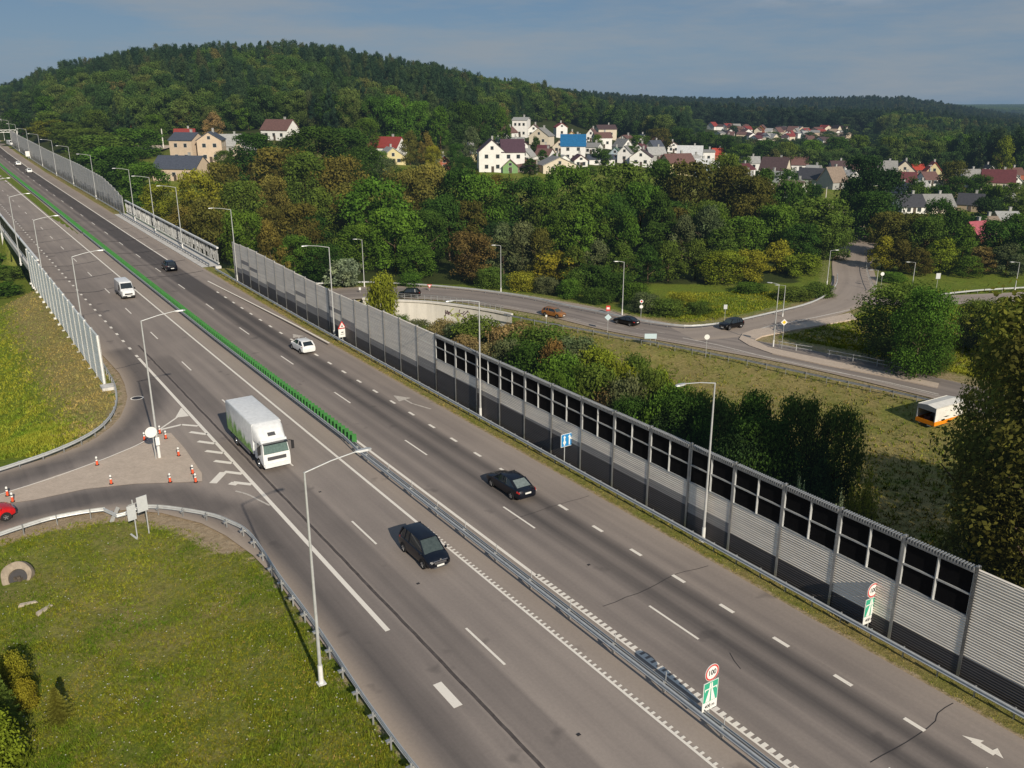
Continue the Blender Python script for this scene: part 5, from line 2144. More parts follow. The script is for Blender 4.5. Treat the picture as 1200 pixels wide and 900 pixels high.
for (a_, b_, lb) in ((64, 210, 'median guard rail carrying the green anti-glare slats, near half'), (210, 420, 'median guard rail carrying the green anti-glare slats, beyond the bridge start'), (420, 620, 'far end of the green slatted median guard rail on the climbing motorway')):
    pts_ = [TN(t, float(med_n(t)) if t > 66 else 27.25 + .3 * (t - 64) / 2) for t in np.arange(a_, b_ + .1, 4.0)]
    root = guard_rail(lb, pts_, 4.0, double=True, zf=rz_at)
    mb = MB()
    t = a_ + (2 if a_ < 100 else 0)
    cnt = 0
    st_ = .80 if a_ < 100 else .8 if a_ < 300 else 1.4
    while t < b_:
        n_ = float(med_n(t))
        z = float(road_z(t, n_))
        x, y = TN(t, n_)
        # slat turned across the line of sight of oncoming drivers
        ang = ROAD_A + .9
        ww = .42 if a_ < 100 else .5 if a_ < 300 else .8
        dx_, dy_ = -math.sin(ang) * ww / 2, math.cos(ang) * ww / 2
        d2 = Vector((dy_, -dx_)).normalized() * .02
        mb.loft([[(x - dx_ - d2.x, y - dy_ - d2.y, z + .72), (x + dx_ - d2.x, y + dy_ - d2.y, z + .72), (x + dx_ + d2.x, y + dy_ + d2.y, z + .72), (x - dx_ + d2.x, y - dy_ + d2.y, z + .72)],
                 [(x - dx_ * .9 - d2.x, y - dy_ * .9 - d2.y, z + 1.48), (x + dx_ * .9 - d2.x, y + dy_ * .9 - d2.y, z + 1.48), (x + dx_ * .9 + d2.x, y + dy_ * .9 + d2.y, z + 1.48), (x - dx_ * .9 + d2.x, y - dy_ * .9 + d2.y, z + 1.48)]])
        t += st_
        cnt += 1
        if cnt <= 100:
            o = mb.build('anti_glare_slat', M_GREEN, fix=False)
            o.parent = root
            o.matrix_parent_inverse = Matrix.Translation(-root.location)
            mb = MB()
    o = mb.build('anti_glare_slats', M_GREEN, fix=False)
    tag(o, kind='stuff')
    o.parent = root
    o.matrix_parent_inverse = Matrix.Translation(-root.location)

guard_rail('guard rail along the verge in front of the noise wall, near stretch', [TN(t, 40.25) for t in np.arange(5, 156, 4.0)], 2.0, side=1, zf=lambda x, y: rz_at(x, y) - .08)
guard_rail('guard rail between the wide shoulder and the weathered far noise wall', [TN(t, 40.7) for t in np.arange(238, 520, 6.0)], 6.0, side=1, zf=rz_at)
guard_rail('guard rail on the bridge in front of the right slatted screen', [TN(t, 40.4) for t in np.arange(157, 238, 4.0)], 2.0, side=1, zf=rz_at, mat=M_STEEL)
leftr = [G(x, y, 0) for x, y in [(495, 924), (465, 886), (420, 822), (378, 757), (350, 717), (325, 683), (299, 643), (285, 628), (270, 620), (250, 612), (220, 606), (190, 602), (170, 601.5)]]
def gl(x, y):
    return float(terrain_z(np.array([x]), np.array([y]))[0]) if tn(x, y)[1] < 14.2 else -.12


guard_rail('guard rail with bracket posts curving round the near grass beside the entry slip road', smooth_line(leftr, 3), 2.05, side=-1, zf=gl, lug=True)
leftr2 = [G(x, y, 0) for x, y in [(124, 604), (95, 608), (60, 615), (30, 624), (0, 634), (-60, 655)]]
guard_rail('guard rail along the entry slip road left of the bent gap by the two-post sign', smooth_line(leftr2, 3), 2.2, side=-1, zf=gl)
bent = [G(x, y, 0) for x, y in [(124, 604), (131, 607), (139, 611), (147, 609), (156, 604), (170, 601.5)]]
guard_rail('short dented piece of guard rail bent towards the grass by the two-post sign', bent, 2.2, side=-1, zf=gl)
upr = [G(x, y, 0) for x, y in [(113, 421), (122, 434), (131, 449), (135.5, 461), (136.5, 474), (133, 487), (124, 500), (111, 511), (88, 524), (55, 538), (20, 550), (0, 556.5), (-50, 572)]]
guard_rail('guard rail curving round the lawn beside the exit slip road', smooth_line(upr, 3), 2.0, side=1, zf=gl)
zvr = lambda x, y: ZR - .05
far_edge = [(300, 340), (360, 336), (430, 333.5), (500, 337), (560, 342.5), (620, 351), (660, 360), (700, 368), (740, 377), (790, 384.5), (820, 385), (860, 379.5), (900, 370.5), (940, 361), (962, 352), (974, 343), (980, 334), (980.5, 324)]
guard_rail('long guard rail on the far side of the side road, bending up the north road', smooth_line([G(x, y, ZR) for x, y in far_edge], 3), 3.0, side=-1, zf=zvr, postmax=99)
near_edge = [(590, 372), (640, 382), (700, 393), (760, 404), (820, 416), (880, 428), (940, 441), (1000, 454), (1060, 467), (1120, 481), (1180, 495)]
guard_rail('guard rail on the near side of the side road above the dry meadow', smooth_line([G(x, y, ZR) for x, y in near_edge], 3), 3.0, side=1, zf=zvr, mat=M_STEEL)
guard_rail('white guard rail beyond the east road at the right edge', smooth_line([G(x, y, ZR) for x, y in [(1085, 349), (1110, 347), (1150, 343), (1200, 340), (1260, 336)]], 3), 3.0, side=-1, zf=zvr)


def railing(label, pts, z, h=1.05, gap=1.5, bars=2, mat=None, cat='railing'):
    P_ = [Vector((p[0], p[1], z)) for p in pts]
    root = empty('railing', P_[0], 0, label, cat)
    inv = Matrix.Translation(-root.location)
    mat = mat or M_STEELW
    mb = MB()
    for k in range(bars):
        hh = h * (1 - k / bars)
        for a_, b_ in zip(P_[:-1], P_[1:]):
            mb.bar(a_ + Vector((0, 0, hh)), b_ + Vector((0, 0, hh)), .07, .07)
    o = mb.build('rail', mat)
    o.parent = root
    o.matrix_parent_inverse = inv
    s, nxt = 0, .3
    for a_, b_ in zip(P_[:-1], P_[1:]):
        L = (b_ - a_).length
        while nxt <= s + L:
            q = a_.lerp(b_, (nxt - s) / L)
            m2 = MB()
            m2.box((q.x, q.y, q.z + h / 2), (.09, .09, h))
            o = m2.build('post', mat)
            o.parent = root
            o.matrix_parent_inverse = inv
            nxt += gap
        s += L


# retaining wall below the side road
def retaining_wall():
    root = empty('retaining_wall', (wall_pts[2][0], wall_pts[2][1], ZR), 0, 'white concrete retaining wall with faded graffiti carrying the curved side road', 'wall')
    inv = Matrix.Translation(-root.location)
    W_ = smooth_line(wall_pts, 5)
    mb = MB()
    for a_, b_ in zip(W_[:-1], W_[1:]):
        mb.face([(a_[0], a_[1], ZR - 7), (b_[0], b_[1], ZR - 7), (b_[0], b_[1], ZR + .1), (a_[0], a_[1], ZR + .1)])
    o = mb.build('wall_face', M_WALLC, fix=False)
    o.parent = root
    o.matrix_parent_inverse = inv
    mb = MB()
    for a_, b_ in zip(W_[:-1], W_[1:]):
        mb.bar((a_[0], a_[1] + .05, ZR + .28), (b_[0], b_[1] + .05, ZR + .28), .6, .36)
    o = mb.build('coping', M_CONC_L)
    o.parent = root
    o.matrix_parent_inverse = inv
    # sprayed scribbles, loose strokes
    rr = random.Random(12)
    for mat_, base in ((M_SPRAY1, 0.0), (M_SPRAY2, .4)):
        g = MB()
        for s in range(13):
            u = rr.uniform(.50, .66)
            pos = u * (len(W_) - 1)
            i = int(pos)
            a_ = Vector((*W_[i], 0))
            b_ = Vector((*W_[i + 1], 0))
            c_ = a_.lerp(b_, pos - i)
            d_ = (b_ - a_).normalized()
            nrm = Vector((d_.y, -d_.x, 0))
            p = c_ + nrm * (.025 + base * .03) + Vector((0, 0, ZR - 1.7 + rr.uniform(-.7, .6)))
            prev = p
            for k in range(5):
                q = prev + d_ * rr.uniform(-.15, .5) + Vector((0, 0, rr.uniform(-.5, .5)))
                e_ = (q - prev).normalized().cross(nrm) * .09
                g.face([prev - e_, prev + e_, q + e_, q - e_])
                prev = q
        o = g.build('graffiti', mat_, fix=False)
        o.parent = root
        o.matrix_parent_inverse = inv


M_WALLC = concrete_mat('limewashed_concrete', (.66, .63, .57), .22, .35)
M_CONC_L = concrete_mat('light_concrete', (.64, .61, .56), .2, 1)
M_SPRAY1 = plain('dark_spray_paint', (.12, .08, .09), .8)
M_SPRAY2 = plain('yellow_green_spray_paint', (.38, .42, .12), .8)
retaining_wall()
railing('grey railing on the coping of the white retaining wall', [(p[0], p[1]) for p in smooth_line([G(x, y, ZR + .4) for x, y in [(434, 348), (470, 350), (510, 352.5), (550, 357), (590, 365.5)]], 3)], ZR + .42, .95, 1.35, 3, M_STEEL)
railing('low two-bar railing with white posts on the lawn below the corner footpath', [G(x, y, ZR) for x, y in [(911, 407), (930, 410.5), (951, 414)]], ZR, 1.0, 2.7, 2, M_STEELW)
railing('grey two-bar railing with white posts in front of the round bushy tree', [G(x, y, ZR) for x, y in [(969, 418), (990, 422), (1011, 426), (1034, 431), (1057, 435)]], ZR, 1.05, 3.6, 2, M_STEELW)
railing('grey footpath railing along the right kerb of the north road', [G(x, y, ZR) for x, y in [(1024, 342), (1020, 334), (1016, 322), (1014, 308)]], ZR, 1.0, 3.2, 1, M_STEEL)
# ------------------------------------------------------------------ street lamps
def lamp_proto(h, arm, name='street_lamp', up=.45, thick=1.0):
    root = empty(name, (0, 0, 0))
    mb = MB()
    mb.tube([(0, 0, 1.1), (0, 0, h * .5), (0, 0, h)], [.10 * thick, .075 * thick, .052 * thick], 10)
    mb.build('pole', M_STEELW, root, smooth=50)
    b = MB()
    b.tube([(0, 0, -.3), (0, 0, 1.12)], [.135 * thick, .125 * thick], 10)
    b.box((0, 0, .02), (.42, .42, .06))
    b.build('pole_base', M_POSTW, root)
    a = MB()
    a.tube([(0, 0, h - .03), (arm * .5, 0, h + up * .6), (arm, 0, h + up)], [.042 * thick, .038 * thick, .034 * thick], 8)
    a.build('arm', M_STEELW, root, smooth=50)
    l = MB()
    ring = lambda x, w, z0, z1: [(x, -w, z0), (x, w, z0), (x, w * .8, z1), (x, -w * .8, z1)]
    z = h + up
    l.loft([ring(arm - .1, .05, z - .04, z + .04), ring(arm + .12, .13, z - .05, z + .05), ring(arm + .55, .15, z - .05, z + .05), ring(arm + .75, .08, z - .04, z + .02)])
    l.build('lamp_head', M_STEELW, root)
    g = MB()
    g.box((arm + .34, 0, z - .062), (.4, .2, .02))
    g.build('lamp_glass', M_TRIM, root)
    return root


lp = lamp_proto(12.0, 2.75)
first = True
LEFT = [(t, 13.0) for t in (37.5, 73.5, 109.5, 145.5, 181.5, 217.5)]
RIGHT = [(37.5, 40.78), (66.7, 40.78), (101.9, 40.72), (143.2, 41.0), (178.8, 41.1), (201.5, 41.1), (222.5, 41.1), (273.2, 41.0), (313, 41.0), (351, 41.0), (389, 41.1), (428, 41.1), (471, 41.2), (503, 41.3), (540, 41.3), (580, 41.3)]
ordn = ['first', 'second', 'third', 'fourth', 'fifth', 'sixth', 'seventh', 'eighth', 'ninth', 'tenth', 'eleventh', 'twelfth', 'thirteenth', 'fourteenth', 'fifteenth', 'sixteenth']
llab = ['tall street lamp standing in the near grass right behind the curved guard rail', 'tall street lamp on the paved island between the two slip roads', 'street lamp in front of the pale left wall, level with the white van',
        'street lamp near the far end of the pale left wall', 'street lamp on the left side of the bridge, nearer of the two there', 'street lamp at the left picture edge on the far side of the bridge']
rlab = ['tall street lamp in front of the black panels, right of the blue lane sign', 'street lamp at the first bays of black panels, beyond the dark saloon', 'street lamp beside the triangular warning sign on the noise wall', 'street lamp just this side of the right slatted bridge screen',
        'street lamp at the near half of the right slatted bridge screen', 'street lamp at the middle of the right slatted bridge screen', 'street lamp at the far end of the right slatted bridge screen']
for i, (t, n) in enumerate(LEFT + RIGHT):
    o = lp if first else copy_tree(lp)
    first = False
    x, y = TN(t, n)
    left = i < len(LEFT)
    z = float(terrain_z(np.array([x]), np.array([y]))[0]) + .08 if (left and t < 50) else float(road_z(t, n)) - .05
    o.location = (x, y, z)
    o.rotation_euler.z = -(math.pi / 2 - ROAD_A) + math.pi / 2 - 0 if False else math.atan2(NY, NX) + (0 if left else math.pi)
    j = i - len(LEFT)
    lb = llab[i] if left else rlab[j] if j < len(rlab) else 'street lamp, %s beyond the bridge in the row along the weathered far wall' % ordn[j - len(rlab)]
    tag(o, lb, 'street lamp', 'motorway street lamps')
    if i > 0 and not left:
        h = [11.5, 11.4, 11.6, 11.7, 12, 12, 12][j] if j < 7 else 12
        o.scale = (1, 1, h / 12.0)
lp2 = lamp_proto(10.0, 1.1, up=.12, thick=.95)
SL = [(729, 369, 306, 180, 'street lamp on the far side of the side road, behind the black saloon'), (587, 343, 287, 180, 'street lamp behind the railing of the side road, under the rust brown tree'),
      (427, 336, 280, 180, 'street lamp between the bright green trees at the left end of the side road'), (906, 406, 332, 150, 'left street lamp of the pair on the lawn corner at the junction'),
      (917, 371, 334, 170, 'right street lamp of the pair, standing on the footpath at the junction'), (969, 333, 293, 10, 'street lamp at the left kerb of the north road'),
      (1026, 341, 316, 180, 'short street lamp at the right kerb of the north road'), (1068, 342, 307, 170, 'street lamp beyond the east road under the bronze trees'), (1189, 341, 307, 170, 'street lamp beyond the east road at the right picture edge')]
for i, (px, pb, pt, az, lb) in enumerate(SL):
    o = lp2 if i == 0 else copy_tree(lp2)
    x, y = G(px, pb, ZR)
    v = (450 - pt) / FOC
    k = y / (CP + v * SP)
    h = CAM_H + k * (-SP + v * CP) - ZR
    o.location = (x, y, ZR - .05)
    o.rotation_euler.z = math.radians(az)
    o.scale = (1, 1, h / 10.1)
    tag(o, lb, 'street lamp', 'side road street lamps')

# ------------------------------------------------------------------ signs
M_RED = plain('sign_red', (.55, .05, .045), .45, 0, .4, .06)
M_SWHITE = plain('sign_white', (.74, .74, .70), .45, 0, .4, .05)
M_SGREEN = plain('sign_green', (.04, .36, .22), .45, 0, .4, .06)
M_SBLUE = plain('sign_blue', (.02, .22, .50), .45, 0, .4, .06)
M_SBLACK = plain('sign_black', (.02, .02, .022), .5, 0, .4, .06)
M_SYEL = plain('sign_yellow', (.70, .50, .03), .45, 0, .4, .06)
M_SBACK = plain('sign_back', (.56, .58, .58), .5, .2, .4, .08)
M_SCYAN = plain('sign_pale', (.50, .62, .66), .5, .1, .4, .08)


def text_mesh(txt, size, mat, thick=.0):
    cu = bpy.data.curves.new('lettering', 'FONT')
    cu.body = txt
    cu.size = size
    cu.align_x = 'CENTER'
    cu.align_y = 'CENTER'
    cu.offset = thick
    ob = bpy.data.objects.new('lettering', cu)
    COL.objects.link(ob)
    dg = bpy.context.evaluated_depsgraph_get()
    me = bpy.data.meshes.new_from_object(ob.evaluated_get(dg))
    bpy.data.objects.remove(ob)
    me.materials.clear()
    me.materials.append(mat)
    return me


def disc(mb, cx, cz, r, y, n=28, th=.02, sx=1.0):
    a = [(cx + r * sx * math.cos(2 * math.pi * k / n), y, cz + r * math.sin(2 * math.pi * k / n)) for k in range(n)]
    b = [(p[0], y + th, p[2]) for p in a]
    mb.loft([a, b])


def flat(mb, pts, y, th=.004):
    mb.loft([[(x, y, z) for x, z in pts], [(x, y + th, z) for x, z in pts]])


def sign_root(px, pyb, zb, rz, label, cat='road sign', name='road_sign'):
    x, y = G(px, pyb, zb)
    return empty(name, (x, y, zb), rz, label, cat)


def put_text(txt, size, mat, root, x, z, y=-.035, sx=1.0, thick=.0):
    o = link('lettering', text_mesh(txt, size, mat, thick), root)
    o.location = (x, y, z)
    o.rotation_euler = (math.pi / 2, 0, 0)
    o.scale = (sx, 1, 1)
    return o


def limit_sign(px, pyb, zb, rz, label, zc=2.55, sc=1.0, wide=1.0):
    root = sign_root(px, pyb, zb, rz, label)
    mb = MB()
    mb.tube([(0, .03, -.2), (0, .03, zc)], .035, 8)
    mb.build('post', M_STEELW, root)
    k = sc
    b = MB()
    disc(b, 0, zc, .46 * k, 0, 32, .03)
    b.build('speed_disc', M_SWHITE, root)
    r_ = MB()
    a = [(.44 * k * math.cos(2 * math.pi * i / 36), .44 * k * math.sin(2 * math.pi * i / 36)) for i in range(37)]
    c_ = [(.355 * k * math.cos(2 * math.pi * i / 36), .355 * k * math.sin(2 * math.pi * i / 36)) for i in range(37)]
    for i in range(36):
        r_.face([(a[i][0], -.006, zc + a[i][1]), (a[i + 1][0], -.006, zc + a[i + 1][1]), (c_[i + 1][0], -.006, zc + c_[i + 1][1]), (c_[i][0], -.006, zc + c_[i][1])])
    r_.build('red_ring', M_RED, root, fix=False)
    put_text('100', .40 * k, M_SBLACK, root, 0, zc, -.010, .92, .006)
    W_, Hh = .50 * k, 1.15 * k
    zt = zc - .50 * k
    p = MB()
    p.box((0, .015, zt - Hh / 2 - .24), (2 * W_, .03, Hh + .48))
    p.build('panel', M_SWHITE, root)
    g = MB()
    g.box((0, -.004, zt - Hh / 2), (2 * W_ - .07, .008, Hh - .05))
    g.build('green_field', M_SGREEN, root)
    s = MB()
    zb_, zt_ = zt - Hh + .05, zt - .06
    zm = zt - Hh * .34
    for sg in (-1, 1):
        s.face([(sg * .05, -.012, zb_), (sg * .34, -.012, zb_), (sg * .11, -.012, zm - .03), (sg * .03, -.012, zm - .03)])
        s.face([(sg * .015, -.012, zm + .05), (sg * .12, -.012, zm + .05), (sg * .085, -.012, zt_), (sg * .015, -.012, zt_)])
    s.face([(-.42, -.012, zm - .02), (.42, -.012, zm - .02), (.42, -.012, zm + .045), (-.42, -.012, zm + .045)])
    for sg in (-1, 1):
        s.face([(sg * .34, -.012, zm - .02), (sg * .42, -.012, zm - .02), (sg * .38, -.012, zm - .14)])
    s.build('motorway_symbol', M_SWHITE, root, fix=False)
    put_text('400 m', .26 * k, M_SBLACK, root, 0, zt - Hh - .24, -.008, 1.0, .004)
    return root


limit_sign(830, 843, 0, ROAD_A, 'round 100 speed limit sign above a green motorway panel, standing in the median guard rail', 2.72)
limit_sign(1016, 741, -.1, ROAD_A - .06, 'round 100 sign above a green motorway panel, standing against the right noise wall', 2.75)

root = sign_root(665, 548, -.1, ROAD_A, 'blue lane arrangement sign with white arrows on two posts in front of the noise wall')
mb = MB()
for s in (-.32, .42):
    m2 = MB()
    m2.tube([(s, .04, -.2), (s, .04, 3.0)], .04, 8)
    m2.build('post', M_STEELW, root)
b = MB()
b.box((0, 0, 2.5), (1.46, .03, 1.12))
b.build('panel', M_SWHITE, root)
b = MB()
b.box((0, -.018, 2.5), (1.38, .008, 1.04))
b.build('blue_field', M_SBLUE, root)
b = MB()
b.box((-.38, -.026, 2.42), (.12, .006, .74))
flat(b, [(-.52, 2.74), (-.24, 2.74), (-.38, 2.95)], -.03)
disc(b, -.38, 2.32, .15, -.034, 16, .004)
b.box((.12, -.026, 2.42), (.12, .006, .74))
flat(b, [(-.02, 2.74), (.26, 2.74), (.12, 2.95)], -.03)
flat(b, [(.14, 2.62), (.50, 2.32), (.50, 2.06), (.60, 2.06), (.60, 2.38), (.17, 2.74)], -.032)
b.build('lane_arrows', M_SWHITE, root)

root = sign_root(402, 402.5, -.1, ROAD_A, 'white red-edged triangular warning sign above a white plate in front of the noise wall')
m2 = MB()
m2.tube([(0, .04, -.2), (0, .04, 2.2)], .04, 8)
m2.build('post', M_STEELW, root)
b = MB()
b.box((0, 0, 1.35), (1.0, .03, 1.05))
b.build('plate', M_SWHITE, root)
b = MB()
flat(b, [(-.56, 1.92), (.56, 1.92), (0, 2.9)], -.0, .03)
b.build('triangle', M_RED, root)
b = MB()
flat(b, [(-.38, 2.03), (.38, 2.03), (0, 2.68)], -.01, .006)
b.build('triangle_field', M_SWHITE, root)
b = MB()
b.box((0, -.018, 2.2), (.2, .006, .14))
b.box((0, -.018, 2.36), (.08, .006, .14))
b.build('symbol', M_SBLACK, root)
b = MB()
b.box((0, -.02, 1.45), (.3, .006, .12))
b.box((0, -.02, 1.2), (.5, .006, .05))
b.build('plate_symbol', M_SBLACK, root)

# two boards seen from behind at the entry slip road
a_ = G(161.5, 633, -.35)
b_ = G(166.3, 624, -.35)
ang = math.radians(48)
root = empty('road_sign', (a_[0], a_[1], -.35), ang, 'pair of sign boards seen from behind on two leaning-looking posts beside the dented guard rail', 'road sign')
L_ = .85
for s in (0, L_):
    m2 = MB()
    m2.tube([(s, 0, -.2), (s, 0, 3.1)], .045, 8)
    m2.build('post', M_STEELW, root)
m2 = MB()
m2.box((.62, -.08, 2.6), (.74, .035, 1.15))
m2.build('board', M_SBACK, root)
m2 = MB()
m2.box((-.18, -.07, 2.2), (.60, .035, 1.10))
m2.build('smaller_board', M_SBACK, root)
m2 = MB()
for z_ in (2.1, 2.45, 2.8):
    m2.box((L_ * .35, -.045, z_), (1.3, .03, .05))
m2.build('board_rail', M_STEELW, root)
m2 = MB()
m2.bar((-.02, -.2, .1), (-.3, .3, .5), .12, .06)
m2.build('foot_brace', M_STEELW, root)
# bent end flap of the rail
root = empty('bent_rail_end', (*G(133, 610, -.3), -.3), 0, 'bent white strip of metal sticking out of the dented guard rail', 'scrap metal')
m2 = MB()
p0, p1 = G(130, 610, 0), G(139, 598, .5)
m2.bar((p0[0] - root.location.x, p0[1] - root.location.y, .15), (p1[0] - root.location.x, p1[1] - root.location.y, 1.05), .05, .30)
m2.build('strip', M_STEELW, root)

# sign by the island lamp
root = sign_root(183, 538, .03, ROAD_A, 'pale round sign and small plate seen from behind next to the lamp on the island')
m2 = MB()
m2.tube([(0, .04, -.1), (0, .04, 2.6)], .04, 8)
m2.build('post', M_STEELW, root)
b = MB()
disc(b, -.12, 2.45, .47, 0, 26, .03)
b.build('disc', M_SWHITE, root)
b = MB()
b.box((.30, 0, 1.55), (.32, .03, .7))
b.build('plate', M_SWHITE, root)

# small signs of the valley roads
def small_sign(px, pyb, h, shape, mat, label, w=.8, rz=0.0, mat2=None, post=True):
    root = sign_root(px, pyb, ZR, rz, label)
    m2 = MB()
    m2.tube([(0, .04, -.3), (0, .04, h)], .035, 6)
    m2.build('post', M_STEELW, root)
    b = MB()
    if shape == 'disc':
        disc(b, 0, h, w / 2, 0, 20, .03)
    elif shape == 'diamond':
        flat(b, [(-w / 2, h), (0, h - w / 2), (w / 2, h), (0, h + w / 2)], 0, .03)
    elif shape == 'tri':
        flat(b, [(-w / 2, h - .35), (w / 2, h - .35), (0, h + w * .5)], 0, .03)
    elif shape == 'give':
        flat(b, [(-w / 2, h + .35), (w / 2, h + .35), (0, h - w * .5)], 0, .03)
    elif shape == 'rect':
        b.box((0, 0, h - .2), (w, .03, w * 1.3))
    elif shape == 'wide':
        b.box((0, 0, h - .1), (w, .03, .8))
    elif shape == 'two':
        disc(b, 0, h, w / 2, 0, 20, .03)
        disc(b, 0, h - .95, w / 2, 0, 20, .03)
    b.build('plate', mat, root)
    if mat2:
        b = MB()
        if shape == 'diamond':
            flat(b, [(-w * .3, h), (0, h - w * .3), (w * .3, h), (0, h + w * .3)], -.008, .006)
        elif shape == 'disc' or shape == 'two':
            disc(b, 0, h, w * .28, -.008, 20, .006)
        elif shape in ('tri', 'give'):
            sg = 1 if shape == 'tri' else -1
            flat(b, [(-w * .3, h - .24 * sg), (w * .3, h - .24 * sg), (0, h + w * .28 * sg)], -.008, .006)
        else:
            b.box((0, -.018, h - .2), (w * .7, .006, w * .5))
        b.build('plate_field', mat2, root)
    if shape == 'wide':
        m2 = MB()
        m2.tube([(w * .42, .04, -.3), (w * .42, .04, h)], .035, 6)
        m2.build('post', M_STEELW, root)


small_sign(712, 389, 2.5, 'diamond', M_SCYAN, 'pale diamond sign seen from behind at the near guard rail, left of the black saloon', 1.15)
small_sign(751, 372, 2.9, 'two', M_SWHITE, 'two small white discs one above the other on a post beyond the side road', .62, 0, M_RED)
small_sign(827, 417.5, 3.0, 'disc', M_SWHITE, 'round white sign on a thin post on the dry bank beside the near guard rail', .8)
small_sign(849, 376, 2.7, 'rect', M_SBACK, 'grey plate sign on the meadow behind the black off-road car', .6)
small_sign(916, 408.5, 4.2, 'diamond', M_SWHITE, 'white edged yellow priority diamond on a post in the lawn corner', 1.05, 0, M_SYEL)
small_sign(1032, 338, 3.0, 'disc', M_SWHITE, 'white round sign right of the short lamp at the north road', .75)
small_sign(1096, 347, 4.2, 'rect', M_SBACK, 'dark grey sign board seen from behind beyond the east road', .85)
small_sign(503.5, 341, 1.0, 'give', M_RED, 'small red and white triangle on the far railing, right of the dark off-road car', .95, 0, M_SWHITE)
small_sign(712.5, 367, 1.1, 'rect', M_RED, 'small red and white marker plate on the far guard rail left of the black saloon', .75, 0, M_SWHITE)
small_sign(762, 404, 1.5, 'wide', M_SCYAN, 'low pale board on two posts at the near guard rail of the side road', 1.9)
small_sign(640, 388, 2.8, 'rect', M_SWHITE, 'slim white plate on a pole at the near guard rail, below the orange car', .28)
small_sign(422, 343, 1.0, 'rect', M_SWHITE, 'small white marker at the left end of the side road', .4)

# ------------------------------------------------------------------ red and white marker posts on the island
M_CONERED = plain('cone_red', (.72, .10, .035), .5, 0, .4, .08)
def bollard():
    root = empty('marker_post', (0, 0, 0))
    m = MB()
    m.tube([(0, 0, 0), (0, 0, .04)], [.17, .16], 14)
    m.build('foot', M_RUBBER, root)
    m = MB()
    m.tube([(0, 0, .04), (0, 0, .40)], [.095, .085], 12)
    m.build('red_section', M_CONERED, root)
    m = MB()
    m.tube([(0, 0, .40), (0, 0, .70), (0, 0, .76)], [.085, .08, .05], 12)
    m.build('white_section', M_SWHITE, root)
    m = MB()
    m.tube([(0, 0, .52), (0, 0, .60)], [.087, .086], 12)
    m.build('dark_band', M_SBLACK, root)
    return root


bp = bollard()
BL = [(9, 581, 'left of the two beside the red car'), (15, 588, 'right of the two beside the red car'), (114, 545, 'alone on the upper edge line of the island'), (130.5, 567, 'alone in the middle of the lower island edge'),
      (169.5, 516, 'on the edge line just left of the island lamp'), (187.5, 508, 'directly behind the island lamp sign'), (194.5, 514, 'just right of the island lamp'), (209.5, 534, 'alone on the right island edge beside the hatching'),
      (226, 555, 'upper of the two at the right tip of the island'), (229.5, 565, 'lower of the two at the right tip of the island'), (199.5, 565, 'on the lower island edge, left of the right tip')]
for i, (px, py, lb) in enumerate(BL):
    o = bp if i == 0 else copy_tree(bp)
    o.location = (*G(px, py, .03), .035)
    tag(o, 'red and white marker post ' + lb, 'marker post', 'red and white marker posts on the traffic island')

# drain cover with a painted ring
root = empty('manhole_cover', (*G(160.6, 466.5), .0), 0, 'dark manhole cover with a white painted ring on the exit slip road', 'manhole cover')
m = MB()
n_ = 32
for i in range(n_):
    a0, a1 = 2 * math.pi * i / n_, 2 * math.pi * (i + 1) / n_
    m.face([(.50 * math.cos(a0), .50 * math.sin(a0), .012), (.50 * math.cos(a1), .50 * math.sin(a1), .012), (.64 * math.cos(a1), .64 * math.sin(a1), .012), (.64 * math.cos(a0), .64 * math.sin(a0), .012)])
m.build('painted_ring', M_PAINT, root, fix=False)
m = MB()
m.face([(.50 * math.cos(2 * math.pi * i / n_), .50 * math.sin(2 * math.pi * i / n_), .014) for i in range(n_)])
m.build('iron_lid', M_TAR, root, fix=False)
for (px, py, lb) in ((375, 576.5, 'small dark road stud left of the minivan lane, beyond the near lamp arm'), (490, 684, 'small dark road stud just below the black minivan'), (678, 861, 'small dark road stud in the lane at the lower edge'), (690, 662, 'small dark road stud in the right carriageway below the dark saloon')):
    x, y = G(px, py)
    root = empty('survey_mark', (x, y, 0), ROAD_A, lb, 'road stud')
    m = MB()
    m.box((0, 0, .012), (.20, .16, .02))
    m.box((.0, .0, .024), (.10, .08, .012))
    m.build('stud', M_TAR, root)

# concrete culvert
x, y = G(19, 684, -.7)
root = empty('culvert_pipe', (x, y, tz(x, y) + .12), 0, 'round concrete culvert mouth with a dark opening in the grass at the left edge', 'culvert')
R3 = Matrix.Rotation(math.radians(14), 3, 'Z') @ Matrix.Rotation(math.radians(-32), 3, 'X')
def ringpts(r, yy, n=28, cx=0, cz=0, wob=0):
    return [tuple(R3 @ Vector((cx + r * (1 + wob * math.sin(3 * a + 1)) * math.cos(a), yy, .35 + cz + r * (1 + wob * math.sin(2 * a)) * math.sin(a)))) for a in [2 * math.pi * k / n for k in range(n)]]
m = MB()
root.scale = (.86, .86, .86)
m.loft([ringpts(1.12, .55, wob=.05), ringpts(1.06, -.02, wob=.05), ringpts(1.0, -.06, wob=.03), ringpts(.66, -.02, cx=.15, cz=-.16), ringpts(.60, .5, cx=.15, cz=-.16)], caps=False)
m.build('collar', concrete_mat('old_concrete', (.34, .28, .21), .45, 1.2), root, smooth=40)
m = MB()
m.face(ringpts(.63, .12, cx=.15, cz=-.16))
m.build('pipe_shade_disc', M_TAR, root, fix=False)  # black disc near the mouth stands in for the pipe's unlit depth
m = MB()
rr = random.Random(3)
for k in range(4):
    q = R3 @ Vector((rr.uniform(-.1, .4), rr.uniform(.0, .1), .05 + rr.uniform(-.1, .3)))
    m.box(tuple(q), (rr.uniform(.12, .3), rr.uniform(.12, .3), rr.uniform(.1, .22)), rr.uniform(0, 3))
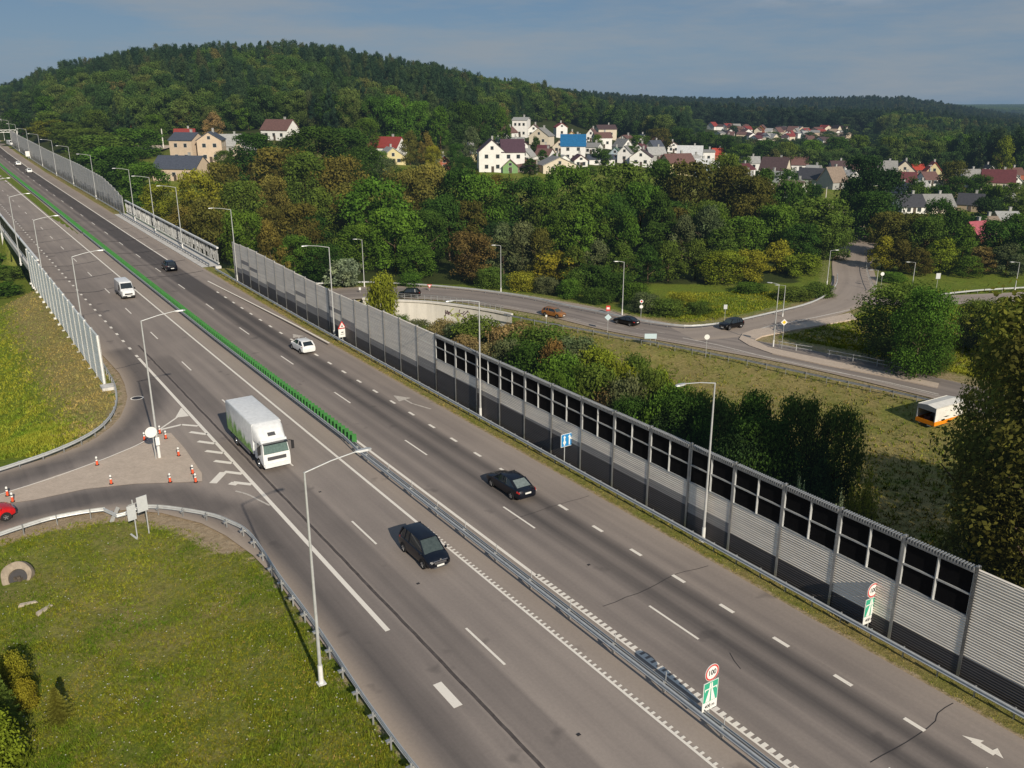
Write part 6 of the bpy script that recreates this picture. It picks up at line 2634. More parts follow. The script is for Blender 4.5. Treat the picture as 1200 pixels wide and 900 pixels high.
m.build('rubble', plain('dark_rubble', (.10, .08, .06), .9), root)
for (px, py, l_, a__, lb) in ((33, 708, 1.1, .5, 'flat pale broken slab in the grass below the culvert'), (52, 716, 1.2, 1.25, 'narrow pale strip of concrete in the grass right of the broken slab')):
    x, y = G(px, py, -.6)
    root = empty('concrete_slab', (x, y, tz(x, y)), a__, lb, 'slab')
    m = MB()
    m.loft([[(-l_ / 2, -.14, -.05), (l_ / 2, -.10, -.05), (l_ / 2 - .1, .12, -.05), (-l_ / 2 + .1, .16, -.05)], [(-l_ / 2 + .03, -.12, .10), (l_ / 2 - .05, -.08, .08), (l_ / 2 - .14, .09, .09), (-l_ / 2 + .13, .13, .12)]])
    m.build('slab', concrete_mat('old_concrete_b', (.50, .43, .34), .35, 1.2), root)


# ------------------------------------------------------------------ vehicles
M_PLATE = plain('number_plate', (.72, .72, .68), .4, 0, .4, .04)
M_LAMPW = plain('headlight', (.80, .80, .76), .12, .1, .8, .1, 9)
M_LAMPR = plain('tail_light', (.42, .02, .015), .2, 0, .6, .1, 9)
M_CHROME = plain('chrome', (.62, .62, .62), .15, .9, .6, .05)
M_INTER = plain('seat_cloth', (.10, .095, .09), .9)
M_SEATL = plain('pale_headrest', (.34, .33, .31), .9)


def car_paint(name, col, rough=.28):
    if name in MATS:
        return MATS[name]
    m, nt, out = new_mat(name)
    p = N(nt, 'ShaderNodeBsdfPrincipled')
    v = objco(nt)
    f = noise(nt, v, 3.0, 4, .6)
    c = ramp(nt, f, [(.3, tuple(k * .9 for k in col)), (.7, tuple(min(1, k * 1.1) for k in col))])
    nt.links.new(c, p.inputs['Base Color'])
    p.inputs['Roughness'].default_value = rough
    p.inputs['Specular IOR Level'].default_value = .3
    p.inputs['Coat Weight'].default_value = .4
    p.inputs['Coat Roughness'].default_value = .06
    nt.links.new(p.outputs[0], out.inputs['Surface'])
    MATS[name] = m
    return m


def glass_tint(name, col, rough=.05):
    return plain(name, col, rough, 0, .9, .25, 5)


M_AGLASS = glass_tint('tinted_car_glass', (.016, .022, .026))
M_WGLASS = glass_tint('windscreen_glass', (.05, .065, .06), .08)
M_RGLASS = glass_tint('pale_rear_glass', (.16, .19, .18), .12)

STY = {
    # stations along x (front +): x, z low, z belt, half width ; greenhouse: x front base, x front top, x rear top, x rear base, roof z
    'saloon': dict(L=4.8, W=.90, st=[(-2.40, .42, .80, .66), (-2.30, .28, .94, .80), (-1.75, .22, 1.00, .88), (-.8, .20, .98, .90), (.6, .20, .96, .90), (1.2, .20, .94, .90), (1.9, .22, .84, .87), (2.28, .28, .72, .78), (2.42, .36, .58, .60)],
                   gh=(1.18, .38, -1.02, -1.88, 1.46), wh=(1.42, -1.38, .33)),
    'hatch': dict(L=4.1, W=.88, st=[(-2.02, .40, .86, .68), (-1.98, .28, .98, .80), (-1.6, .22, 1.03, .87), (-.8, .20, 1.02, .88), (.5, .20, 1.00, .88), (1.1, .20, .96, .88), (1.65, .22, .86, .84), (1.98, .30, .72, .74), (2.08, .38, .58, .56)],
                  gh=(1.20, .35, -1.35, -1.93, 1.50), wh=(1.30, -1.25, .31)),
    'minivan': dict(L=4.4, W=.90, st=[(-2.20, .42, .90, .74), (-2.14, .28, 1.02, .84), (-1.7, .22, 1.06, .89), (-.8, .20, 1.05, .90), (.5, .20, 1.03, .90), (1.15, .20, 1.00, .90), (1.75, .22, .90, .86), (2.10, .28, .76, .78), (2.22, .36, .60, .60)],
                    gh=(1.42, .52, -1.72, -2.16, 1.70), wh=(1.38, -1.32, .33)),
    'suv': dict(L=4.5, W=.92, st=[(-2.25, .48, .96, .74), (-2.18, .34, 1.08, .85), (-1.7, .28, 1.12, .91), (-.8, .26, 1.11, .92), (.6, .26, 1.09, .92), (1.15, .26, 1.07, .92), (1.8, .28, .98, .89), (2.15, .34, .84, .80), (2.27, .44, .66, .62)],
                gh=(1.22, .50, -1.55, -2.10, 1.70), wh=(1.42, -1.38, .36)),
    'estate': dict(L=4.5, W=.88, st=[(-2.25, .42, .84, .70), (-2.20, .28, .98, .82), (-1.7, .22, 1.02, .87), (-.8, .20, 1.01, .88), (.6, .20, .99, .88), (1.15, .20, .96, .88), (1.8, .22, .86, .85), (2.18, .28, .72, .76), (2.28, .36, .58, .58)],
                   gh=(1.22, .42, -1.75, -2.15, 1.50), wh=(1.38, -1.35, .32)),
}


def make_car(style, paint, name, label, loc, rz, cat='car', rear_glass=None, detail=True, wheel_detail=True):
    S_ = STY[style]
    root = empty(name, loc, rz, label, cat)
    mb = MB()
    rings = []
    xs_ = [s[0] for s in S_['st']]
    def sec(x, lo, belt, w):
        tum = .035
        return [(x, -w * .80, lo), (x, -w * .97, lo + .10), (x, -w, lo + .28), (x, -w * .995, (lo + belt) / 2 + .08), (x, -w * .955, belt - .06), (x, -w * .86, belt + .01), (x, -w * .45, belt + .045), (x, 0, belt + .055),
                (x, w * .45, belt + .045), (x, w * .86, belt + .01), (x, w * .955, belt - .06), (x, w * .995, (lo + belt) / 2 + .08), (x, w, lo + .28), (x, w * .97, lo + .10), (x, w * .80, lo)]
    # refine the stations
    fine = []
    st = S_['st']
    for a, b in zip(st[:-1], st[1:]):
        for k in range(3):
            u = k / 3
            fine.append(tuple(a[i] * (1 - u) + b[i] * u for i in range(4)))
    fine.append(st[-1])
    rings = [sec(*s) for s in fine]
    mb.loft(rings)
    mb.build('body', paint, root, smooth=38)
    xf, xft, xrt, xrb, zr = S_['gh']
    def belt(x):
        return float(np.interp(x, xs_, [s[2] for s in st]))
    W = S_['W']
    wb, wt = W * .90, W * .70
    nseg = 6
    # greenhouse hull, glass
    def gsec(x, z0, z1, w0, w1):
        return [(x, -w0, z0), (x, -(w0 * .45 + w1 * .55), z0 + (z1 - z0) * .55), (x, -w1, z1), (x, w1, z1), (x, (w0 * .45 + w1 * .55), z0 + (z1 - z0) * .55), (x, w0, z0)]
    g = MB()
    zb0 = belt(xf) - .03
    prof = [(xf, zb0, zb0 + .02, wb * .93, wb * .92), (xft, belt(xft) - .03, zr - .045, wb, wt * .98), ((xft + xrt) / 2, belt(0) - .03, zr - .01, wb, wt), (xrt, belt(xrt) - .03, zr - .055, wb, wt * .96), (xrb, belt(xrb) - .03, belt(xrb) + .02, wb * .90, wb * .82)]
    g.loft([gsec(*p) for p in prof])
    g.build('side_window', M_AGLASS, root, smooth=30)
    # windscreen and rear screen, 4 mm proud
    def slab(pts, mat, nm, off):
        a, b, c, d = [Vector(p) for p in pts]
        nrm = (b - a).cross(d - a).normalized()
        if nrm.z < 0:
            nrm = -nrm
        q = [p + nrm * off for p in (a, b, c, d)]
        m = MB()
        m.loft([[p + nrm * .0 for p in q], [p - nrm * .02 for p in q]])
        return m.build(nm, mat, root)
    e = .10
    f0 = Vector((xf, 0, zb0 + .02))
    f1 = Vector((xft, 0, zr - .045))
    p0, p1 = f0.lerp(f1, .04), f0.lerp(f1, .93)
    slab([(p0.x, -wb * .86, p0.z), (p0.x, wb * .86, p0.z), (p1.x, wt * .90, p1.z), (p1.x, -wt * .90, p1.z)], M_WGLASS, 'windscreen', .022)
    r0 = Vector((xrb, 0, belt(xrb) + .02))
    r1 = Vector((xrt, 0, zr - .055))
    p0, p1 = r0.lerp(r1, .16 if style in ('hatch', 'minivan', 'suv', 'estate') else .05), r0.lerp(r1, .92)
    slab([(p0.x, wb * .74, p0.z), (p0.x, -wb * .74, p0.z), (p1.x, -wt * .82, p1.z), (p1.x, wt * .82, p1.z)], rear_glass or M_AGLASS, 'rear_window', .022)
    # roof skin
    rf = MB()
    rs = []
    for x, dz in ((xft + .06, -.05), (xft - .12, -.012), ((xft + xrt) / 2, .018), (xrt + .2, -.012), (xrt - .04, -.05)):
        z = zr + dz + .01
        rs.append([(x, -wt * 1.03, z - .045), (x, -wt * .85, z), (x, -wt * .4, z + .018), (x, wt * .4, z + .018), (x, wt * .85, z), (x, wt * 1.03, z - .045), (x, wt * .9, z - .08), (x, -wt * .9, z - .08)])
    rf.loft(rs)
    rf.build('roof', paint, root, smooth=40)
    # pillars
    pl = MB()
    for sg in (-1, 1):
        pl.bar((xf - .02, sg * wb * .93, zb0 + .01), (xft + .02, sg * wt * 1.0, zr - .05), .07, .06)
        pl.bar((xrb + .03, sg * wb * .86, belt(xrb)), (xrt, sg * wt * .98, zr - .06), .16 if style != 'saloon' else .10, .08)
        xm = (xft + xrt) / 2 - .02
        pl.bar((xm, sg * wb * 1.0, belt(xm) - .02), (xm - .03, sg * wt * 1.02, zr - .05), .06, .05)
        if style in ('minivan', 'estate', 'suv'):
            xq = xrt + .42
            pl.bar((xq, sg * wb * 1.0, belt(xq) - .02), (xq + .04, sg * wt * 1.02, zr - .05), .08, .05)
    pl.build('window_pillar', paint, root)
    xw0, xw1, rw_ = S_['wh']
    for xw in (xw0, xw1):
        for sg in (-1, 1):
            ar = MB()
            ar.loft([[(xw + (rw_ + .07) * math.cos(a), sg * (W - .03), rw_ + (rw_ + .07) * math.sin(a)) for a in np.linspace(-.35, math.pi + .35, 16)], [(xw + (rw_ + .07) * math.cos(a), sg * (W + .006), rw_ + (rw_ + .07) * math.sin(a)) for a in np.linspace(-.35, math.pi + .35, 16)]])
            ar.build('wheel_arch', M_RUBBER, root)
            ty = MB()
            ty.mi = 0
            n = 24
            prof_ = [(rw_ * .62, -.10), (rw_ * .96, -.105), (rw_, -.07), (rw_, .07), (rw_ * .96, .105), (rw_ * .62, .10)]
            ringz = []
            for r_, o_ in prof_:
                ringz.append([(xw + r_ * math.cos(2 * math.pi * k / n), sg * (W - .085) + o_, rw_ + r_ * math.sin(2 * math.pi * k / n)) for k in range(n)])
            ty.loft(ringz)
            w_ = ty.build('wheel', M_RUBBER, root, smooth=40)
            ri = MB()
            yo = sg * (W + .018)
            ri.loft([[(xw + rw_ * .62 * math.cos(2 * math.pi * k / n), yo - sg * .02, rw_ + rw_ * .62 * math.sin(2 * math.pi * k / n)) for k in range(n)], [(xw + rw_ * .54 * math.cos(2 * math.pi * k / n), yo, rw_ + rw_ * .54 * math.sin(2 * math.pi * k / n)) for k in range(n)], [(xw + rw_ * .50 * math.cos(2 * math.pi * k / n), yo - sg * .025, rw_ + rw_ * .50 * math.sin(2 * math.pi * k / n)) for k in range(n)]], caps=False)
            for k in range(5):
                a = 2 * math.pi * k / 5 + .3
                ri.bar((xw, yo - sg * .008, rw_), (xw + rw_ * .56 * math.cos(a), yo - sg * .004, rw_ + rw_ * .56 * math.sin(a)), .05, .06)
            ri.build('rim', M_ALLOY, w_)
    # lights, plates, grille, mirrors
    xF, xB = st[-1][0], st[0][0]
    lz = np.interp(xF - .22, xs_, [s[2] for s in st]) - .06
    for sg in (-1, 1):
        h = MB()
        h.loft([[(xF - .50, sg * W * .90, lz - .06), (xF - .50, sg * W * .90, lz + .07), (xF - .50, sg * W * .66, lz + .10), (xF - .50, sg * W * .60, lz - .04)],
                [(xF - .17, sg * W * .86, lz - .13), (xF - .24, sg * W * .85, lz - .00), (xF - .13, sg * W * .52, lz - .02), (xF - .08, sg * W * .52, lz - .13)]])
        h.build('headlight', M_LAMPW, root)
        h = MB()
        bz = np.interp(xB + .1, xs_, [s[2] for s in st]) - .04
        h.loft([[(xB + .32, sg * W * .95, bz - .10), (xB + .32, sg * W * .95, bz + .02), (xB + .30, sg * W * .7, bz + .02), (xB + .30, sg * W * .7, bz - .12)],
                [(xB + .07, sg * W * .87, bz - .13), (xB + .09, sg * W * .86, bz - .02), (xB + .035, sg * W * .56, bz - .02), (xB + .01, sg * W * .56, bz - .13)]])
        h.build('tail_light', M_LAMPR, root)
        m = MB()
        m.loft([[(xf - .25, sg * W * .97, belt(xf) + .02), (xf - .25, sg * W * 1.16, belt(xf) + .02), (xf - .25, sg * W * 1.16, belt(xf) + .17), (xf - .25, sg * W * 1.0, belt(xf) + .17)],
                [(xf - .12, sg * W * .98, belt(xf) + .03), (xf - .12, sg * W * 1.12, belt(xf) + .04), (xf - .12, sg * W * 1.12, belt(xf) + .14), (xf - .12, sg * W * 1.0, belt(xf) + .15)]])
        m.build('mirror', paint, root)
    p = MB()
    p.box((xF + .0, 0, .44), (.05, .52, .12))
    p.build('number_plate', M_PLATE, root)
    p = MB()
    p.box((xB + .0, 0, .74 if style in ('saloon', 'estate') else .62), (.07, .52, .12))
    p.build('number_plate', M_PLATE, root)
    p = MB()
    p.box((xF - .04, 0, .60), (.10, .85, .10))
    p.box((xF - .05, 0, .32), (.14, 1.0, .10))
    p.build('grille', M_DARKSTEEL, root)
    if detail:
        p = MB()
        p.bar((xF - .015, -.42, .67), (xF - .015, .42, .67), .05, .025)
        p.build('chrome_strip', M_CHROME, root)
    return root


def heading(px0, py0, px1, py1, z):
    a = G(px0, py0, z)
    b = G(px1, py1, z)
    return math.atan2(b[1] - a[1], b[0] - a[0])


ALONG = math.atan2(DY, DX)       # away from the camera
BACK = ALONG + math.pi
P_BLACK = car_paint('black_paint', (.004, .006, .012), .3)
P_BLACK2 = car_paint('deep_black_paint', (.004, .004, .005), .3)
P_WHITE = car_paint('white_paint', (.72, .73, .72), .3)
P_RED = car_paint('red_paint', (.50, .012, .014), .25)
P_ORANGE = car_paint('orange_brown_paint', (.26, .115, .035), .3)


def hw(px, py, nfix=None):
    z = 0.0
    for _ in range(12):
        x, y = G(px, py, z)
        t, n = tn(x, y)
        z = float(road_z(t, n))
    return x, y, z


def hwcar(style, paint, name, label, t, n, rz, **kw):
    x, y = TN(t, n)
    return make_car(style, paint, name, label, (x, y, float(road_z(t, n)) + .005), rz, **kw)


hwcar('minivan', P_BLACK, 'parked_car' if False else 'minivan_car', 'black minivan driving towards the viewer, alone in the near lanes below the lamp arm', 46.2, 23.75, BACK)
for o in list(bpy.data.objects):
    if o.name == 'minivan_car':
        for s_ in (-.42, .42):
            m = MB()
            m.box((.75, s_ * .95, 1.28), (.10, .26, .22))
        p = MB()
        p.bar((2.235, -.50, .78), (2.235, .50, .78), .03, .03)
        disc_ = MB()
        p.box((2.24, 0, .84), (.03, .12, .12))
        p.build('chrome_emblem', M_CHROME, o)
hwcar('saloon', P_BLACK, 'saloon_car', 'black four-door saloon driving away beside the blue lane sign', 51.6, 34.2, ALONG, rear_glass=M_RGLASS)
hwcar('hatch', P_WHITE, 'hatchback_car', 'white hatchback driving away beside the triangular warning sign', 98.5, 35.2, ALONG + .03)
hwcar('suv', P_BLACK, 'suv_car', 'black off-road car driving away just past the slatted bridge screen', 158.8, 33.9, ALONG)
hwcar('hatch', P_WHITE, 'hatchback_car', 'nearer of two white cars far up the motorway', 368, 34.2, ALONG)
hwcar('estate', P_WHITE, 'estate_car', 'farther of two white cars far up the motorway', 400, 33.8, ALONG)
x, y = G(-2, 612, 0)
make_car('hatch', P_RED, 'hatchback_car', 'bright red car entering at the left edge on the entry slip road', (x - 1.0, y - .15, .01), heading(-20, 616, 60, 592, 0) - .02)
x, y = G(480, 348, ZR)
make_car('suv', P_BLACK2, 'suv_car', 'dark off-road car on the side road above the white retaining wall', (x, y, ZR + .01), math.pi + .06)
x, y = G(649, 370.5, ZR)
make_car('estate', P_ORANGE, 'estate_car', 'orange brown estate car on the side road', (x, y, ZR + .01), heading(620, 364, 680, 376, ZR))
x, y = G(734, 380, ZR)
make_car('saloon', P_BLACK2, 'saloon_car', 'black saloon on the side road left of the junction', (x, y, ZR + .01), heading(690, 371, 775, 389.5, ZR) + math.pi)
x, y = G(857, 384.5, ZR)
make_car('suv', P_BLACK2, 'suv_car', 'black off-road car turning at the junction of the valley roads', (x, y, ZR + .01), heading(895, 376, 835, 388, ZR))
x, y = Q(1003, 255, -7.8)
make_car('saloon', P_WHITE, 'saloon_car', 'small white car at the far end of the north road under the trees', (x, y, -7.9), .3)


def box_truck():
    x, y = TN(69.7, 20.5)
    root = empty('box_truck', (x, y, .005), BACK, 'white box truck with a green grass picture on its side beside the hatched markings', 'truck')
    W = 1.24
    # load box, edges rounded
    def sec(x_, z0, z1, w, r=.12):
        return [(x_, -w, z0), (x_, -w, z1 - r), (x_, -w + r * .4, z1 - r * .3), (x_, -w + r, z1), (x_, w - r, z1), (x_, w - r * .4, z1 - r * .3), (x_, w, z1 - r), (x_, w, z0)]
    m = MB()
    m.loft([sec(-5.1, 1.0, 3.72, W), sec(-5.06, .98, 3.75, W + .01), sec(1.9, .98, 3.75, W + .01), sec(2.15, .98, 3.70, W)])
    m.build('cargo_box', M_TRUCKW, root, smooth=35)
    m = MB()
    m.loft([sec(2.15, 2.3, 3.70, W - .01, .2), sec(2.55, 2.3, 3.58, W - .03, .28), sec(3.0, 2.3, 3.28, W - .10, .34), sec(3.45, 2.3, 2.84, W - .16, .22), sec(3.6, 2.3, 2.60, W - .18, .12)])
    m.build('wind_deflector', M_TRUCKW, root, smooth=35)
    m = MB()
    m.box((3.42, -.0, 2.93), (.34, .62, .04))
    m2 = Matrix.Rotation(math.radians(40), 4, 'Y')
    m.v = [tuple(m2 @ (Vector(v) - Vector((3.42, 0, 2.93))) + Vector((3.33, 0, 3.0))) for v in m.v]
    m.build('roof_hatch', M_DARKSTEEL, root)
    # cab
    m = MB()
    def cs(x_, z0, z1, w, top=.94):
        return [(x_, -w, z0), (x_, -w, z0 + .9), (x_, -w * top, z1), (x_, w * top, z1), (x_, w, z0 + .9), (x_, w, z0)]
    m.loft([cs(2.2, .75, 2.55, W - .08), cs(3.7, .75, 2.62, W - .08), cs(3.98, .62, 2.42, W - .10, .90), cs(4.22, .55, 1.55, W - .12, .98), cs(4.27, .50, 1.10, W - .12, 1)])
    m.build('cab', M_TRUCKW, root, smooth=30)
    m = MB()
    a, b, c_, d_ = [Vector(p) for p in ((4.24, -1.03, 1.60), (4.24, 1.03, 1.60), (4.03, .96, 2.40), (4.03, -.96, 2.40))]
    n_ = (b - a).cross(d_ - a).normalized()
    if n_.x < 0:
        n_ = -n_
    m.loft([[p + n_ * .03 for p in (a, b, c_, d_)], [p - n_ * .03 for p in (a, b, c_, d_)]])
    m.build('windscreen', M_TGLASS, root)
    m = MB()
    m.bar((4.10, -1.0, 2.46), (4.10, 1.0, 2.46), .34, .10)
    m.build('sun_visor', M_AGLASS, root)
    for sg in (-1, 1):
        m = MB()
        m.loft([[(3.05, sg * (W - .075), 1.62), (3.86, sg * (W - .075), 1.55), (3.80, sg * (W - .11), 2.32), (3.05, sg * (W - .11), 2.32)], [(3.05, sg * (W - .055), 1.62), (3.86, sg * (W - .055), 1.55), (3.80, sg * (W - .09), 2.32), (3.05, sg * (W - .09), 2.32)]])
        m.build('side_window', M_AGLASS, root)
        m = MB()
        m.bar((4.05, sg * (W - .1), 2.45), (4.22, sg * (W + .18), 2.40), .05, .05)
        m.box((4.2, sg * (W + .17), 2.02), (.10, .22, .72))
        m.build('mirror', M_SBLACK, root)
        m = MB()
        m.box((4.26, sg * .86, .82), (.08, .34, .22))
        m.build('headlight', M_LAMPW, root)
        m = MB()
        m.box((-1.2, sg * 1.14, .68), (3.9, .06, .34))
        m.build('side_skirt', M_TRUCKG, root)
    m = MB()
    m.box((4.28, 0, 1.17), (.05, 1.55, .30))
    for z_ in (1.10, 1.20):
        m.box((4.31, 0, z_), (.03, 1.5, .03))
    m.build('grille', M_DARKSTEEL, root)
    m = MB()
    m.box((4.30, 0, .58), (.22, 2.14, .34))
    m.build('bumper', M_TRUCKW, root)
    m = MB()
    m.box((4.43, 0, .60), (.02, .55, .13))
    m.build('number_plate', M_PLATE, root)
    m = MB()
    m.box((-.6, 0, .78), (8.8, .8, .24))
    m.box((-4.9, 0, .55), (.1, 2.2, .14))
    m.build('chassis', M_DARKSTEEL, root)
    for xw in (3.2, -2.9, ):
        for sg in (-1, 1):
            t = MB()
            n = 26
            rings = []
            for r_, o_ in ((.28, -.15), (.47, -.15), (.5, -.11), (.5, .11), (.47, .15), (.28, .15)):
                rings.append([(xw + r_ * math.cos(2 * math.pi * k / n), sg * (W - .20) + o_, .5 + r_ * math.sin(2 * math.pi * k / n)) for k in range(n)])
            t.loft(rings)
            w_ = t.build('wheel', M_RUBBER, root, smooth=40)
            r_ = MB()
            r_.loft([[(xw + q * math.cos(2 * math.pi * k / n), sg * (W - .20 + o_), .5 + q * math.sin(2 * math.pi * k / n)) for k in range(n)] for q, o_ in ((.30, .13), (.27, .17), (.12, .10), (.10, .20))])
            r_.build('rim', M_ALLOY, w_, smooth=40)
    # grass picture on both sides of the box: many painted blades
    rr = random.Random(8)
    for sg in (-1, 1):
        for nm, mt, k_, hi, off in (('grass_picture', M_GR1, 190, 1.7, .016), ('grass_picture_light', M_GR2, 150, 2.0, .020)):
            g = MB()
            for i in range(k_):
                u = rr.uniform(0, 1)
                x0 = -4.95 + 6.9 * u
                env = (1.25 - .75 * u) if True else 1
                h = hi * env * rr.uniform(.25, 1.0) * (0.35 + .65 * abs(math.sin(u * 17 + sg)))
                w = rr.uniform(.03, .075)
                lean = rr.uniform(-.25, .3)
                y_ = sg * (W + .01 + off)
                g.face([(x0 - w, y_, 1.03), (x0 + w, y_, 1.03), (x0 + w * .6 + lean * .5 * h, y_, 1.03 + h * .55), (x0 + lean * h, y_, 1.03 + h), (x0 - w * .6 + lean * .5 * h, y_, 1.03 + h * .5)])
            g.build(nm, mt, root, fix=False)
        m = MB()
        m.face([(-4.96, sg * (W + .018), 1.0), (1.9, sg * (W + .018), 1.0), (1.9, sg * (W + .018), 1.12), (-4.96, sg * (W + .018), 1.22)])
        m.build('grass_picture_base', M_GR1, root, fix=False)


M_TRUCKW = car_paint('truck_white', (.70, .71, .70), .42)
M_TRUCKG = plain('truck_grey', (.26, .26, .27), .5, .2)
M_TGLASS = glass_tint('truck_windscreen', (.10, .15, .13), .12)
M_GR1 = plain('printed_green', (.20, .50, .08), .5, 0, .3, .35, 7)
M_GR2 = plain('printed_light_green', (.38, .62, .20), .5, 0, .3, .35, 7)
box_truck()
bpy.data.objects['box_truck'].scale = (1, 1, .96)


def cargo_van(loc, rz, label, sc=1.0, paint=None, name='cargo_van'):
    paint = paint or P_WHITE
    root = empty(name, loc, rz, label, 'van')
    W = 1.0
    def sec(x, z0, z1, w, wt):
        return [(x, -w * .92, z0), (x, -w, z0 + .25), (x, -w, z0 + .9), (x, -wt, z1 - .1), (x, -wt + .12, z1), (x, wt - .12, z1), (x, wt, z1 - .1), (x, w, z0 + .9), (x, w, z0 + .25), (x, w * .92, z0)]
    m = MB()
    m.loft([sec(-2.95, .40, 2.36, W * .96, .86), sec(-2.85, .32, 2.44, W, .90), (sec(1.0, .30, 2.46, W, .90)), sec(1.25, .30, 2.38, W, .88), sec(2.02, .30, 1.42 + .02, W * .99, .92), sec(2.6, .32, 1.26, W * .96, .86), sec(2.92, .38, 1.02, W * .86, .76)])
    m.build('body', paint, root, smooth=32)
    def slab(pts, mat, nm):
        a, b, c, d = [Vector(p) for p in pts]
        n = (b - a).cross(d - a).normalized()
        if n.z < 0:
            n = -n
        m = MB()
        m.loft([[p + n * .02 for p in (a, b, c, d)], [p - n * .02 for p in (a, b, c, d)]])
        m.build(nm, mat, root)
    slab([(1.98, -.86, 1.50), (1.98, .86, 1.50), (1.36, .78, 2.25), (1.36, -.78, 2.25)], M_AGLASS, 'windscreen')
    for sg in (-1, 1):
        m = MB()
        m.loft([[(.45, sg * .985, 1.42), (1.62, sg * .985, 1.40), (1.28, sg * .93, 2.0), (.45, sg * .93, 2.02)], [(.45, sg * 1.01, 1.42), (1.62, sg * 1.01, 1.40), (1.28, sg * .955, 2.0), (.45, sg * .955, 2.02)]])
        m.build('side_window', M_AGLASS, root)
        m = MB()
        m.box((1.75, sg * 1.14, 1.42), (.10, .22, .30))
        m.build('mirror', M_SBLACK, root)
        m = MB()
        m.loft([[(2.50, sg * .93, .86), (2.50, sg * .93, 1.12), (2.55, sg * .62, 1.16), (2.55, sg * .62, .88)], [(2.93, sg * .84, .80), (2.84, sg * .84, .98), (2.93, sg * .58, .98), (2.97, sg * .58, .80)]])
        m.build('headlight', M_LAMPW, root)
        m = MB()
        m.box((-.5, sg * 1.005, .62), (3.6, .03, .14))
        m.build('side_trim', M_SBLACK, root)
        for xw in (2.0, -1.9):
            t = MB()
            n = 22
            t.loft([[(xw + r_ * math.cos(2 * math.pi * k / n), sg * (W - .09) + o_, .35 + r_ * math.sin(2 * math.pi * k / n)) for k in range(n)] for r_, o_ in ((.2, -.11), (.35, -.11), (.35, .11), (.2, .11))])
            w_ = t.build('wheel', M_RUBBER, root, smooth=40)
            r_ = MB()
            r_.loft([[(xw + q * math.cos(2 * math.pi * k / n), sg * (W - .09 + o_), .35 + q * math.sin(2 * math.pi * k / n)) for k in range(n)] for q, o_ in ((.21, .10), (.19, .125), (.08, .09))])
            r_.build('rim', M_ALLOY, w_)
    m = MB()
    m.box((2.92, 0, .80), (.10, 1.1, .20))
    m.box((2.94, 0, .45), (.12, 1.7, .22))
    m.build('grille', M_SBLACK, root)
    m = MB()
    m.box((3.01, 0, .47), (.02, .52, .12))
    m.build('number_plate', M_PLATE, root)
    root.scale = (sc, sc, sc)
    return root


x, y = TN(142.5, 23.5)
cargo_van((x, y, float(road_z(142.5, 23.5))), BACK, 'white high-roofed delivery van coming towards the viewer, level with the pale left wall', .98)


